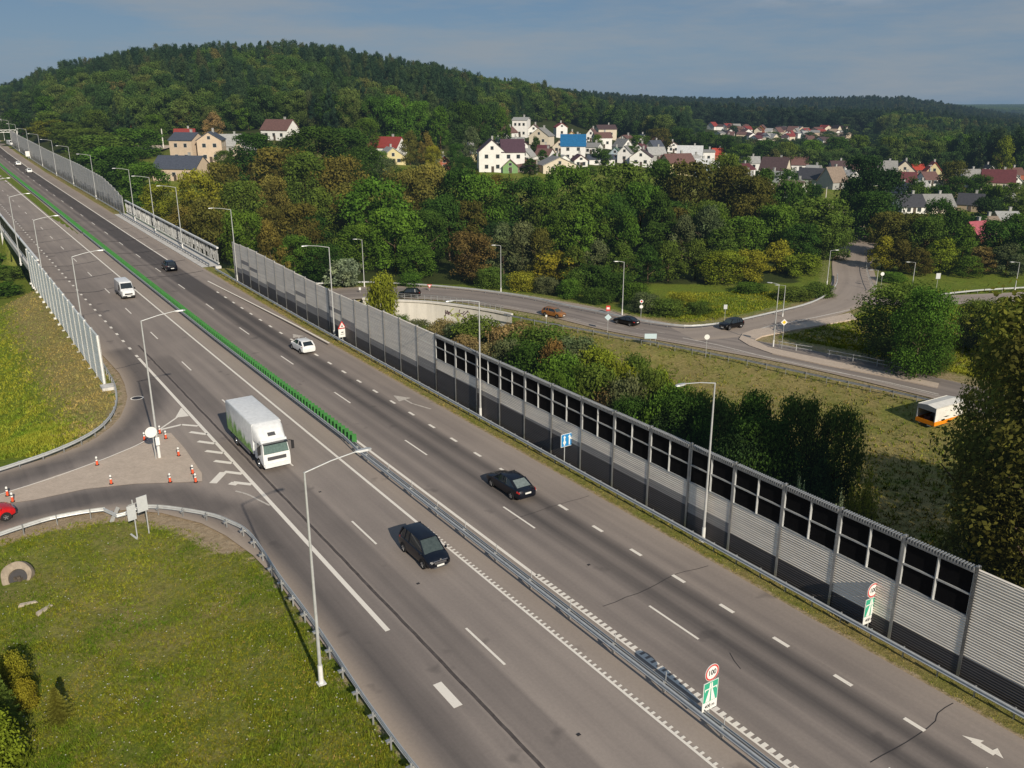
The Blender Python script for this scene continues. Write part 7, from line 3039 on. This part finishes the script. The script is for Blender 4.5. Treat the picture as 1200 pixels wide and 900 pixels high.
# trailer with open back on the dry meadow
def trailer():
    x, y, z, d = hit(1082, 506)
    u = Vector((.86, .51, 0)).normalized()
    rz = math.atan2(u.y, u.x)
    root = empty('box_trailer', (x, y, z), rz, 'white trailer with orange lower band and open dark back on the dry meadow', 'trailer')
    W, L = 1.18, 5.4
    m = MB()
    for sg in (-1, 1):
        m.loft([[(0, sg * W, 1.12), (L, sg * W, 1.12), (L, sg * W, 2.78), (0, sg * W, 2.78)], [(0, sg * (W - .04), 1.12), (L, sg * (W - .04), 1.12), (L, sg * (W - .04), 2.78), (0, sg * (W - .04), 2.78)]])
    m.loft([[(0, -W, 2.74), (0, 0, 2.92), (0, W, 2.74), (0, W, 2.68), (0, 0, 2.86), (0, -W, 2.68)], [(L, -W, 2.74), (L, 0, 2.92), (L, W, 2.74), (L, W, 2.68), (L, 0, 2.86), (L, -W, 2.68)]])
    m.box((L, 0, 1.9), (.04, 2 * W, 1.6))
    m.build('tarpaulin', plain('tarpaulin', (.66, .64, .58), .6, 0, .3, .12, 1.2), root)
    m = MB()
    for sg in (-1, 1):
        m.box((L / 2, sg * (W + .012), .88), (L, .05, .48))
    m.box((-.01, 0, .88), (.05, 2 * W + .06, .48))
    m.box((L, 0, .88), (.05, 2 * W + .06, .48))
    m.build('orange_side_board', plain('orange_paint', (.78, .24, .01), .45), root)
    m = MB()
    m.loft([[(-.03, -W, 2.25), (-.03, W, 2.25), (-.03, W, 2.74), (-.03, 0, 2.92), (-.03, -W, 2.74)], [(-.0, -W, 2.25), (-.0, W, 2.25), (-.0, W, 2.74), (-.0, 0, 2.92), (-.0, -W, 2.74)]])
    for s_ in (-1, 1):
        m.box((-.01, s_ * (W - .04), 1.7), (.07, .09, 1.2))
    m.build('rolled_flap', plain('grey_flap', (.20, .22, .25), .7), root)
    m = MB()
    m.box((L / 2, 0, .62), (L, 2 * W - .1, .08))
    m.box((L / 2, 0, 1.9), (.05, 2 * W - .12, 1.5))
    m.build('load_floor', M_DARKSTEEL, root)
    m = MB()
    m.box((1.0, .3, 1.0), (.5, .8, .6))
    m.box((1.3, -.5, 1.25), (.4, .4, 1.2))
    m.build('load', plain('brown_load', (.12, .06, .045), .8), root)
    m = MB()
    m.box((.05, -.5, .52), (.05, .5, .12))
    m.box((.05, .75, .55), (.05, .3, .1))
    m.build('number_plate', M_PLATE, root)
    for xw in (1.9, 2.75):
        for sg in (-1, 1):
            t = MB()
            t.tube([(xw, sg * (W - .25), .36), (xw, sg * (W - .02), .36)], .36, 20)
            w_ = t.build('wheel', M_RUBBER, root)
            t = MB()
            t.tube([(xw, sg * (W - .05), .36), (xw, sg * (W + .0), .36)], .19, 14)
            t.build('rim', M_ALLOY, w_)
    m = MB()
    m.bar((L, 0, .55), (L + 1.5, 0, .5), .12, .12)
    m.tube([(L + 1.4, 0, 0), (L + 1.4, 0, .5)], .05, 8)
    m.build('drawbar', M_STEEL, root)
    m = MB()
    m.box((3.9, -W - .03, .62), (1.5, .04, .16))
    m.build('side_guard', M_STEELW, root)


trailer()
bpy.data.objects['box_trailer'].scale = (1.06, 1.06, 1.06)

# ------------------------------------------------------------------ far end of the motorway
x, y, z = hw(10, 172)
gr = empty('sign_gantry', (*TN(505, 27), float(road_z(505, 30))), 0, 'white lattice gantry across the motorway at the far end', 'gantry')
inv = Matrix.Translation(-gr.location)
def gpar(o):
    o.parent = gr
    o.matrix_parent_inverse = inv
for n_ in (44.5,):
    z0 = float(road_z(505, n_))
    for k in (0, 1.2):
        m = MB()
        m.bar(tnz(505 + k, n_, z0 - 1), tnz(505 + k, n_, z0 + 7.2), .3, .3)
        gpar(m.build('leg', M_POSTW))
m = MB()
z0 = float(road_z(505, 40)) + 6.4
for dz in (0, 1.1):
    for k in (0, 1.2):
        m.bar(tnz(505 + k, 26, z0 + dz), tnz(505 + k, 45, z0 + dz), .16, .16)
for i in range(9):
    a = 26 + i * 2.1
    m.bar(tnz(505, a, z0), tnz(505, a + 1.05, z0 + 1.1), .1, .1)
    m.bar(tnz(505, a + 1.05, z0 + 1.1), tnz(505, a + 2.1, z0), .1, .1)
gpar(m.build('lattice_beam', M_POSTW))
m = MB()
m.bar(tnz(505.6, 26, float(road_z(505, 27)) - 1), tnz(505.6, 26, z0 + 1.2), .35, .35)
gpar(m.build('leg', M_POSTW))
x, y, z = hw(13, 179)


def far_lorry(t, n, label, col, cat='truck', L=8, H_=3.4, name='lorry', zoff=0):
    x, y = TN(t, n)
    root = empty(name, (x, y, float(road_z(t, n)) + zoff), BACK, label, cat)
    m = MB()
    m.box((-1, 0, .9 + H_ / 2), (L - 2, 2.5, H_ - .2))
    m.build('cargo_box', plain(label[:12] + '_paint', col, .5), root)
    m = MB()
    def cs(x_, z0, z1):
        return [(x_, -1.2, z0), (x_, -1.15, z1), (x_, 1.15, z1), (x_, 1.2, z0)]
    m.loft([cs(L / 2 - 1.9, .7, 2.9), cs(L / 2 - .3, .7, 2.9), cs(L / 2, .7, 1.7)])
    m.build('cab', P_WHITE, root)
    m = MB()
    m.loft([[(L / 2 - .26, -1.0, 2.75), (L / 2 - .26, 1.0, 2.75), (L / 2 + .02, 1.0, 1.8), (L / 2 + .02, -1.0, 1.8)], [(L / 2 - .20, -1.0, 2.75), (L / 2 - .20, 1.0, 2.75), (L / 2 + .06, 1.0, 1.8), (L / 2 + .06, -1.0, 1.8)]])
    m.build('windscreen', M_AGLASS, root)
    for xw in (L / 2 - 1, -L / 2 + 1.5):
        for sg in (-1, 1):
            m = MB()
            m.tube([(xw, sg * .9, .48), (xw, sg * 1.2, .48)], .48, 16)
            m.build('wheel', M_RUBBER, root)


far_lorry(452, 44.0, 'pale turquoise lorry parked beside the start of the far noise wall', (.30, .52, .55), L=7, H_=3.6, zoff=.3)
x, y = TN(505, 41.0)
cargo_van((x, y, float(road_z(505, 41.0))), BACK + .2, 'small white van under the gantry at the far left edge', 1.1)
x, y, z = hw(33.5, 186)
rt = empty('road_sign', (x, y, z), ROAD_A, 'white board on a post at the shoulder below the far noise wall', 'road sign')
m = MB()
m.tube([(0, .05, -.2), (0, .05, 3)], .06, 8)
m.build('post', M_STEELW, rt)
m = MB()
m.box((0, 0, 2.0), (1.7, .05, 2.1))
m.build('board', M_SWHITE, rt)


# ------------------------------------------------------------------ houses
WC = {'white': (.76, .75, .71), 'cream': (.62, .55, .43), 'beige': (.58, .46, .34), 'yellow': (.62, .54, .30), 'brick': (.34, .12, .07), 'grey': (.36, .36, .34), 'tan': (.34, .27, .19), 'green': (.20, .34, .14), 'dark': (.09, .07, .055), 'blue': (.34, .42, .47), 'sage': (.40, .44, .34)}
RC = {'red': (.27, .045, .035), 'maroon': (.12, .032, .034), 'brown': (.16, .085, .07), 'dbrown': (.085, .052, .05), 'grey': (.27, .265, .25), 'lgrey': (.38, .38, .36), 'slate': (.075, .085, .11), 'dark': (.055, .055, .062), 'blue': (.012, .13, .30), 'orange': (.55, .22, .05), 'tan': (.26, .20, .15), 'purple': (.085, .045, .06), 'scarlet': (.42, .055, .03), 'green': (.08, .15, .09), 'pink': (.40, .10, .12), 'white': (.60, .61, .60)}


def house(px, yb, ye, yt, wpx, kind, rot, wall, roof, dpt, label, wins=2, name='house', cat='house', chimney=True, rows=None, flat_roof=False, small=False, group=None, dist=None, over=.35):
    """px,yb: foot of the wall as surveyed; ye, yt rows of eave and ridge; wpx facade width; kind g = gable to the viewer, r = ridge across"""
    if dist:
        x, y = Q(px, dist, 0)
        z = tz(x, y)
        d = y * CP + (CAM_H - z) * SP
    else:
        x, y, z, d = hit(px, yb, 200)
    mpp = d / FOC
    w = wpx * mpp * 1.02
    hw_ = max(2.4, (yb - ye) * mpp * 1.1)
    hr = (ye - yt) * mpp * 1.1
    if dist and not small:
        v1, v2 = [(450 - q_) / FOC for q_ in (ye, yt)]
        f1, f2 = [CAM_H + y / (CP + v_ * SP) * (-SP + v_ * CP) for v_ in (v1, v2)]
        hw_, hr = f1 - z, f2 - f1
    y += (dpt / 2 if not small else 0)
    root = empty(name, (x, y, z), math.radians(rot), label, cat, group)
    L, Wd = (dpt, w) if kind == 'g' else (w, dpt)      # ridge length, width across ridge
    # local frame: ridge along Y for 'g', along X for 'r'
    def T(a, b, c):
        return (b, a, c) if kind == 'g' else (a, b, c)
    base = -2.5
    m = MB()
    g0 = [T(-L / 2, -Wd / 2, base), T(-L / 2, Wd / 2, base), T(-L / 2, Wd / 2, hw_)] + ([] if flat_roof else [T(-L / 2, 0, hw_ + hr)]) + [T(-L / 2, -Wd / 2, hw_)]
    g1 = [T(L / 2, -Wd / 2, base), T(L / 2, Wd / 2, base), T(L / 2, Wd / 2, hw_)] + ([] if flat_roof else [T(L / 2, 0, hw_ + hr)]) + [T(L / 2, -Wd / 2, hw_)]
    m.loft([g0, g1])
    m.build('wall', wall_mat('wall_' + wall, WC[wall]), root)
    rm = roof_mat('roof_' + roof, RC[roof])
    m = MB()
    if flat_roof:
        m.loft([[T(-L / 2 - .3, -Wd / 2 - .3, hw_), T(-L / 2 - .3, Wd / 2 + .3, hw_), T(L / 2 + .3, Wd / 2 + .3, hw_), T(L / 2 + .3, -Wd / 2 - .3, hw_)], [T(-L / 2 - .3, -Wd / 2 - .3, hw_ + .3), T(-L / 2 - .3, Wd / 2 + .3, hw_ + .3), T(L / 2 + .3, Wd / 2 + .3, hw_ + .3), T(L / 2 + .3, -Wd / 2 - .3, hw_ + .3)]])
    else:
        k = hr / (Wd / 2)
        ov = over
        th = .22
        for s in (-1, 1):
            a = [T(-L / 2 - ov, s * (Wd / 2 + ov), hw_ - ov * k), T(L / 2 + ov, s * (Wd / 2 + ov), hw_ - ov * k), T(L / 2 + ov, 0, hw_ + hr), T(-L / 2 - ov, 0, hw_ + hr)]
            b = [(p[0], p[1], p[2] + th) for p in a]
            m.loft([a, b])
    ro = m.build('roof', rm, root)
    if chimney and not small:
        m = MB()
        cx = L * .18
        zc = hw_ + hr * (.9 if not flat_roof else 0)
        m.box(T(cx, Wd * .07, zc + .5), (.7, .7, 1.9))
        m.box(T(cx, Wd * .07, zc + 1.5), (.85, .85, .12))
        m.build('chimney', wall_mat('wall_grey', WC['grey']), ro)
    if small:
        return root
    # windows on the viewer side and on the right hand side
    def window(xc, zc, ww, hh, face):
        f = MB()
        p = MB()
        if face == 'front':
            yy = -(L if kind == 'g' else Wd) / 2
            f.box((xc, yy - .01, zc), (ww + .18, .06, hh + .18))
            p.box((xc, yy - .045, zc), (ww, .02, hh))
            p2 = (ww, 'x')
        else:
            xx = (Wd if kind == 'g' else L) / 2 * (1 if face == 'right' else -1)
            s = 1 if face == 'right' else -1
            f.box((xx + s * .01, xc, zc), (.06, ww + .18, hh + .18))
            p.box((xx + s * .045, xc, zc), (.02, ww, hh))
        fo = f.build('window', M_HTRIM, root)
        p.build('pane', M_WINDOW, fo)
    front = w
    rows_ = rows or max(1, int(hw_ / 2.9))
    n = wins
    for r_ in range(rows_):
        zc = (r_ + .5) * hw_ / rows_ + .15
        for i in range(n):
            xc = (i + .5) / n * front * .86 - front * .43
            window(xc, zc, min(1.25, front / n * .42), min(1.35, hw_ / rows_ * .5), 'front')
        for i in range(2):
            yc = (i + .5) / 2 * dpt * .8 - dpt * .4
            window(yc, zc, 1.1, min(1.3, hw_ / rows_ * .5), 'left' if rot < 0 else 'right')
    if kind == 'g' and hr > 1.8 and not flat_roof:
        window(0, hw_ + hr * .32, 1.05, min(1.2, hr * .4), 'front')
    d_ = MB()
    d_.box((front * .02 + front / max(n, 1) * .0, -(L if kind == 'g' else Wd) / 2 - .03, 1.05), (1.0, .08, 2.1))
    d_.build('door', wall_mat('wall_dark', WC['dark']), root)
    return root


M_HTRIM = wall_mat('wall_trim', (.55, .53, .49))
HS = [
    # px, yb, ye, yt, w, kind, rot, wall, roof, depth, label, wins
    (217, 191, 168, 161, 29, 'r', -14, 'beige', 'slate', 9, 'left wing of the three-storey beige house beside the motorway', 2),
    (244, 191, 168, 160, 27, 'g', 10, 'beige', 'slate', 12, 'right gabled wing of the three-storey beige house beside the motorway', 2),
    (208, 213, 200, 188, 54, 'r', -10, 'beige', 'slate', 11, 'low beige building with a wide slate blue roof below the three-storey house', 3),
    (214, 168, 162, 154, 22, 'r', 12, 'brick', 'red', 8, 'red roofed house peeping up behind the three-storey beige house', 2),
    (268, 180, 172, 161, 26, 'r', 8, 'grey', 'lgrey', 8, 'pale grey roofed cottage right of the three-storey beige house', 2),
    (284, 184, 177, 168, 18, 'g', -16, 'cream', 'lgrey', 7, 'small cream gable with a grey roof beside the pale grey roofed cottage', 1),
    (326, 165, 154, 144, 36, 'r', -22, 'white', 'brown', 9, 'white house with a brown roof alone at the foot of the wooded hill', 3),
    (453, 183, 174, 164, 36, 'r', -20, 'white', 'red', 9, 'white house with an orange red roof above the cream gable', 2),
    (456, 193, 186, 176, 30, 'g', 24, 'yellow', 'lgrey', 8, 'cream yellow gabled house with a light grey roof below the orange red roof', 2),
    (518, 200, 194, 186, 17, 'g', 18, 'brick', 'lgrey', 6, 'small brick red gable with a pale roof at the left of the village', 1),
    (548, 190, 181, 170, 16, 'g', -28, 'yellow', 'grey', 7, 'yellow gabled cottage half hidden by trees left of the big white house', 1),
    (575, 202, 181, 169, 30, 'g', 6, 'white', 'purple', 11, 'big white house with a dark purple gabled roof', 2),
    (600, 202, 181, 169, 26, 'r', 6, 'white', 'purple', 10, 'side wing of the big white house with the dark purple roof', 2),
    (598, 203, 197, 190, 17, 'g', 0, 'green', 'brown', 5, 'small bright green gabled shed in front of the big white house', 1),
    (617, 203, 200, 194, 22, 'r', -8, 'tan', 'brown', 7, 'low brown roofed house right of the green shed', 2),
    (611, 157, 141, 138, 17, 'r', -12, 'white', 'lgrey', 10, 'tall white villa standing highest above the village', 3),
    (598, 170, 166, 164, 32, 'r', -4, 'white', 'lgrey', 8, 'long low white building behind the big white house', 4),
    (635, 171, 161, 153, 24, 'g', -22, 'cream', 'grey', 8, 'cream house with a grey roof right below the tall white villa', 2),
    (657, 162, 151, 147, 13, 'g', 10, 'white', 'red', 7, 'narrow white house with a red roof above the blue roof', 1),
    (670, 166, 162, 157, 13, 'g', 0, 'yellow', 'orange', 6, 'bright orange roof just behind the blue roof', 1),
    (672, 188, 173, 162, 28, 'r', -3, 'white', 'blue', 9, 'white house with a bright blue roof', 2),
    (639, 190, 183, 177, 18, 'r', -26, 'white', 'brown', 7, 'white house with a brown roof left of the blue roof', 1),
    (652, 204, 195, 187, 40, 'g', 16, 'cream', 'grey', 9, 'wide cream gable with a grey roof just above the belt', 2),
    (710, 163, 153, 149, 22, 'r', 14, 'cream', 'dbrown', 8, 'rear of two stacked houses right of the blue roof, with a dark roof', 2),
    (706, 174, 163, 158, 19, 'r', 10, 'white', 'brown', 8, 'front of two stacked houses right of the blue roof, with a white front', 2),
    (704, 194, 188, 184, 30, 'r', 8, 'white', 'slate', 8, 'white house with a long dark roof in front of the two stacked houses', 2),
    (722, 187, 181, 175, 14, 'g', -12, 'blue', 'green', 6, 'greenish roofed house between dark roof and white gable', 1),
    (735, 192, 181, 174, 16, 'g', -20, 'white', 'grey', 8, 'tall white gable in the middle of the village, left of the brown roofed gable', 1),
    (753, 196, 186, 178, 25, 'g', -12, 'white', 'dbrown', 9, 'wide white gable with a dark brown roof in the middle of the village', 2),
    (769, 189, 182, 175, 20, 'r', 12, 'grey', 'lgrey', 7, 'light grey roof right of the wide white gable', 1),
    (777, 189, 183, 178, 10, 'g', 5, 'brick', 'brown', 5, 'little brick red gable between grey roof and pale metal roof', 1),
    (795, 205, 193, 184, 34, 'r', 20, 'yellow', 'brown', 9, 'pale yellow house with a rusty brown roof above the belt', 2),
    (810, 191, 183, 174, 28, 'r', -14, 'white', 'white', 9, 'white house with a pale metal roof in the right of the village', 2),
    (830, 191, 180, 178, 14, 'r', 0, 'white', 'grey', 7, 'white cube-like house right of the pale metal roof', 1),
    (823, 181, 176, 172, 13, 'r', 0, 'beige', 'tan', 6, 'small tan house behind the white cube-like house', 1),
    (842, 188, 182, 176, 14, 'r', 10, 'brick', 'scarlet', 6, 'small house with a scarlet roof at the right end of the village row', 1),
    (822, 208, 198, 190, 22, 'r', 6, 'blue', 'white', 8, 'pale roofed shed dipping into the tree belt below the scarlet roof', 1),
    (880, 199, 192, 186, 22, 'r', -10, 'white', 'lgrey', 8, 'white gabled house with a light grey roof left of the brown roofs', 2),
    (911, 207, 200, 188, 30, 'r', -32, 'cream', 'dbrown', 9, 'dark brown roof with a cream gable, left one of the brown roofs', 2),
    (934, 201, 194, 186, 28, 'r', -14, 'white', 'brown', 9, 'brown roof with a white side wall, right one of the brown roofs', 2),
    (957, 219, 211, 201, 32, 'r', -34, 'sage', 'dark', 9, 'greenish gabled house with a dark slate roof beside the north street', 1),
    (979, 222, 214, 200, 24, 'r', 28, 'grey', 'tan', 8, 'grey house with a tan roof beside the greenish gabled house', 1),
    (968, 200, 194, 187, 16, 'g', 10, 'white', 'slate', 7, 'small white gable behind the greenish gabled house', 1),
    (984, 203, 197, 191, 18, 'r', 0, 'white', 'dbrown', 7, 'dark roofed bungalow left of the big very dark tree', 2),
    (931, 239, 228, 216, 17, 'g', 38, 'white', 'tan', 9, 'white house with a tan roof cut by the trees left of the north street', 1),
    (1040, 211, 205, 192, 24, 'r', -12, 'beige', 'grey', 8, 'house with a broad grey tan roof right of the big very dark tree', 2),
    (1063, 208, 203, 192, 26, 'g', -18, 'cream', 'dbrown', 9, 'cream gable with a dark brown roof among the right houses', 1),
    (1044, 192, 189, 184, 20, 'r', 10, 'brick', 'brown', 7, 'brown roofs behind the broad grey tan roof', 1),
    (1097, 211, 204, 193, 20, 'g', -16, 'yellow', 'scarlet', 9, 'yellow gable with a bright red roof among the right houses', 2),
    (1077, 205, 202, 197, 13, 'r', 0, 'brick', 'scarlet', 6, 'small scarlet roof left of the yellow gable', 1),
    (1061, 228, 222, 207, 28, 'r', -12, 'beige', 'maroon', 9, 'wide maroon roof below the cream gable', 1),
    (1063, 235, 230, 220, 20, 'g', 18, 'white', 'slate', 7, 'white gable with a slate roof in front of the maroon roof', 1),
    (1081, 230, 226, 218, 15, 'r', 14, 'grey', 'lgrey', 6, 'little light grey roof right of the maroon roof', 1),
    (1069, 251, 243, 232, 29, 'r', 6, 'white', 'dark', 8, 'white cottage under a long nearly black roof', 2),
    (1099, 251, 244, 233, 38, 'r', 4, 'cream', 'grey', 8, 'long cottage with a weathered grey roof right of the nearly black roof', 3),
    (1142, 249, 242, 232, 26, 'r', -30, 'tan', 'dark', 7, 'small dark roofed hut with pale wooden boards and a white door', 1),
    (1140, 220, 213, 202, 22, 'r', 6, 'white', 'grey', 8, 'house with a pointed grey roof behind the wooden fence', 1),
    (1174, 224, 215, 203, 34, 'r', -22, 'cream', 'maroon', 9, 'cream gabled house with a deep red roof near the right edge', 2),
    (1188, 211, 206, 200, 24, 'r', 0, 'brick', 'brown', 8, 'long brown roof behind the deep red roof near the right edge', 2),
    (1124, 206, 202, 197, 9, 'g', 0, 'white', 'dark', 5, 'tiny white gable between yellow gable and pointed grey roof', 1),
    (1179, 244, 237, 225, 22, 'r', 22, 'dark', 'lgrey', 8, 'dark wooden barn with a pale sagging roof at the right edge', 1),
    (1160, 275, 268, 260, 25, 'r', 4, 'tan', 'tan', 7, 'pinkish grey roofed shed above the pink red roof', 1),
    (1150, 290, 284, 269, 26, 'r', 24, 'brick', 'pink', 8, 'house with a faded pink red roof among the trees at the right', 1),
    (1184, 268, 263, 256, 24, 'r', -4, 'tan', 'lgrey', 7, 'pale roofed shed at the right edge above the pink red roof', 1),
    (1112, 194, 190, 185, 14, 'r', 0, 'white', 'dbrown', 7, 'small dark roofed house behind the yellow gable', 1),
]
for h_ in HS:
    px, yb, ye, yt, w_, kd, rot, wl, rf, dp, lb, wn_ = h_
    house(px, yb, ye, yt, w_, kd, rot, wl, rf, dp, lb, wn_, dist=455 if px == 611 else None)

# the smaller houses between them, alike within each group
rr = random.Random(41)
RN = {'lgrey': 'light grey', 'dbrown': 'dark brown', 'slate': 'slate'}
made = [(h_[0], h_[1]) for h_ in HS]
cnt = 0
for i in range(900):
    if cnt >= 66:
        break
    if rr.random() < .5:
        px = rr.uniform(590, 858)
        yb = rr.uniform(160, 199) if px < 700 else rr.uniform(170, 199)
    else:
        px = rr.uniform(868, 1200)
        yb = rr.uniform(186, 226)
    if any(abs(px - a_) < 15 and abs(yb - b_) < 6.5 for a_, b_ in made):
        continue
    made.append((px, yb))
    cnt += 1
    wl = rr.choice(['white', 'white', 'cream', 'white', 'white'])
    rf = rr.choice(['lgrey', 'grey', 'brown', 'lgrey', 'brown', 'lgrey', 'slate', 'maroon'])
    house(px, yb, yb - rr.uniform(6, 8), yb - rr.uniform(10.5, 14), rr.uniform(12, 18), rr.choice('ggr'), rr.uniform(-38, 38), wl, rf, rr.uniform(7, 9), 'smaller %s house with a %s roof among the village trees' % (wl, RN.get(rf, rf)), 2, rows=1, group='smaller village houses, %s walls, %s roof' % (wl, rf))

# the far estate: houses only a few pixels large
rr = random.Random(77)
for i in range(74):
    u = rr.random()
    px = 834 + 160 * rr.random() ** .9
    yb = rr.uniform(152, 166) + (px - 900) * .012
    wl = rr.choice(['white', 'white', 'white', 'cream', 'beige', 'cream', 'brick'])
    rf = rr.choice(['red', 'brown', 'brown', 'lgrey', 'grey', 'brown', 'lgrey', 'dbrown', 'tan', 'maroon'])
    d_ = float(np.interp(yb, [152, 166], [745, 640]))
    w_ = rr.uniform(6.5, 11)
    house(px, yb, yb - rr.uniform(2.6, 4.6), yb - rr.uniform(5.2, 7.8), w_, rr.choice('gr'), rr.uniform(-35, 35), wl, rf, 9, 'small %s house with a %s roof in the far estate below the second hill' % (wl, {'lgrey': 'light grey', 'dbrown': 'dark brown'}.get(rf, rf)), small=True, group='far estate, %s walls, %s roof' % (wl, rf), dist=d_)
# fence and poles of the village
def post_fence(pa, pb, zt, label, n=12, col=None):
    a, b = hit(*pa, 200), hit(*pb, 200)
    root = empty('wooden_fence', (a[0], a[1], a[2]), 0, label, 'fence')
    inv = Matrix.Translation(-root.location)
    m = MB()
    A, B = Vector(a[:3]), Vector(b[:3])
    k_ = int((B - A).length / .22)
    for i in range(k_):
        p = A.lerp(B, i / k_)
        m.box((p.x, p.y, p.z + zt / 2), (.16, .03, zt), math.atan2(B.y - A.y, B.x - A.x))
    for hh in (.3, zt - .3):
        m.bar(A + Vector((0, .05, hh)), B + Vector((0, .05, hh)), .05, .08)
    o = m.build('board_panel', plain('weathered_boards', (.34, .26, .18), .9), root)
    o.matrix_parent_inverse = inv


post_fence((1112, 232), (1143, 229), 1.7, 'pale weathered board fence between the gardens of the right houses')
post_fence((846, 190), (866, 190), 1.4, 'thin board fence right of the scarlet roof')


def pole(px, yb, yt, label, name='utility_pole', r=.16, arm=True, d=None):
    if d:
        x, y = Q(px, d, 0)
        z = tz(x, y)
    else:
        x, y, z, _ = hit(px, yb, 150)
    v = (450 - yt) / FOC
    k = y / (CP + v * SP)
    h = CAM_H + k * (-SP + v * CP) - z
    root = empty(name, (x, y, z - .3), 0, label, 'pole')
    m = MB()
    m.tube([(0, 0, 0), (0, 0, h)], [r, r * .7], 8)
    m.build('pole', M_CONC_L, root)
    if arm:
        m = MB()
        m.bar((-.9, 0, h - .4), (.9, 0, h - .4), .12, .12)
        for s in (-.8, 0, .8):
            m.tube([(s, 0, h - .35), (s, 0, h - .1)], .05, 6)
        m.build('crossarm', M_STEELW, root)


pole(192, 176, 150, 'white mast left of the three-storey beige house', 'mast', .28, False)
pole(954, 226, 214, 'concrete pole in front of the greenish gabled house', arm=False)
pole(967, 238, 218, 'concrete pole at the bend of the north street', arm=False)
pole(1088, 214, 192, 'concrete pole beside the yellow gable')
pole(629, 205, 187, 'thin concrete pole left of the wide cream gable', arm=False)
# village street beyond the north road
st = [Q(px, dp, -6) for px, dp in ((1006, 262), (996, 272), (984, 282), (970, 292), (968, 300))]
m = MB()
for a_, b_ in zip(st[:-1], st[1:]):
    d_ = Vector((b_[0] - a_[0], b_[1] - a_[1])).normalized()
    s_ = Vector((-d_.y, d_.x)) * 2.2
    m.face([(a_[0] + s_.x, a_[1] + s_.y, tz(*a_) + .25), (a_[0] - s_.x, a_[1] - s_.y, tz(*a_) + .25), (b_[0] - s_.x, b_[1] - s_.y, tz(*b_) + .25), (b_[0] + s_.x, b_[1] + s_.y, tz(*b_) + .25)])
m.build('village_street', M_ISLAND, fix=False)
tag(bpy.data.objects['village_street'], kind='structure')
x, y, z, _ = hit(185, 176, 200)
m = MB()
m.face([(x - 14, y - 4, z + .5), (x + 4, y - 6, z + .5), (x + 6, y + 8, z + 1.4), (x - 14, y + 8, z + 1.4)])
m.build('gravel_yard', M_ISLAND, fix=False)
tag(bpy.data.objects['gravel_yard'], kind='structure')

# every plain white metal and paint is shared; nothing else to do
bpy.context.view_layer.update()
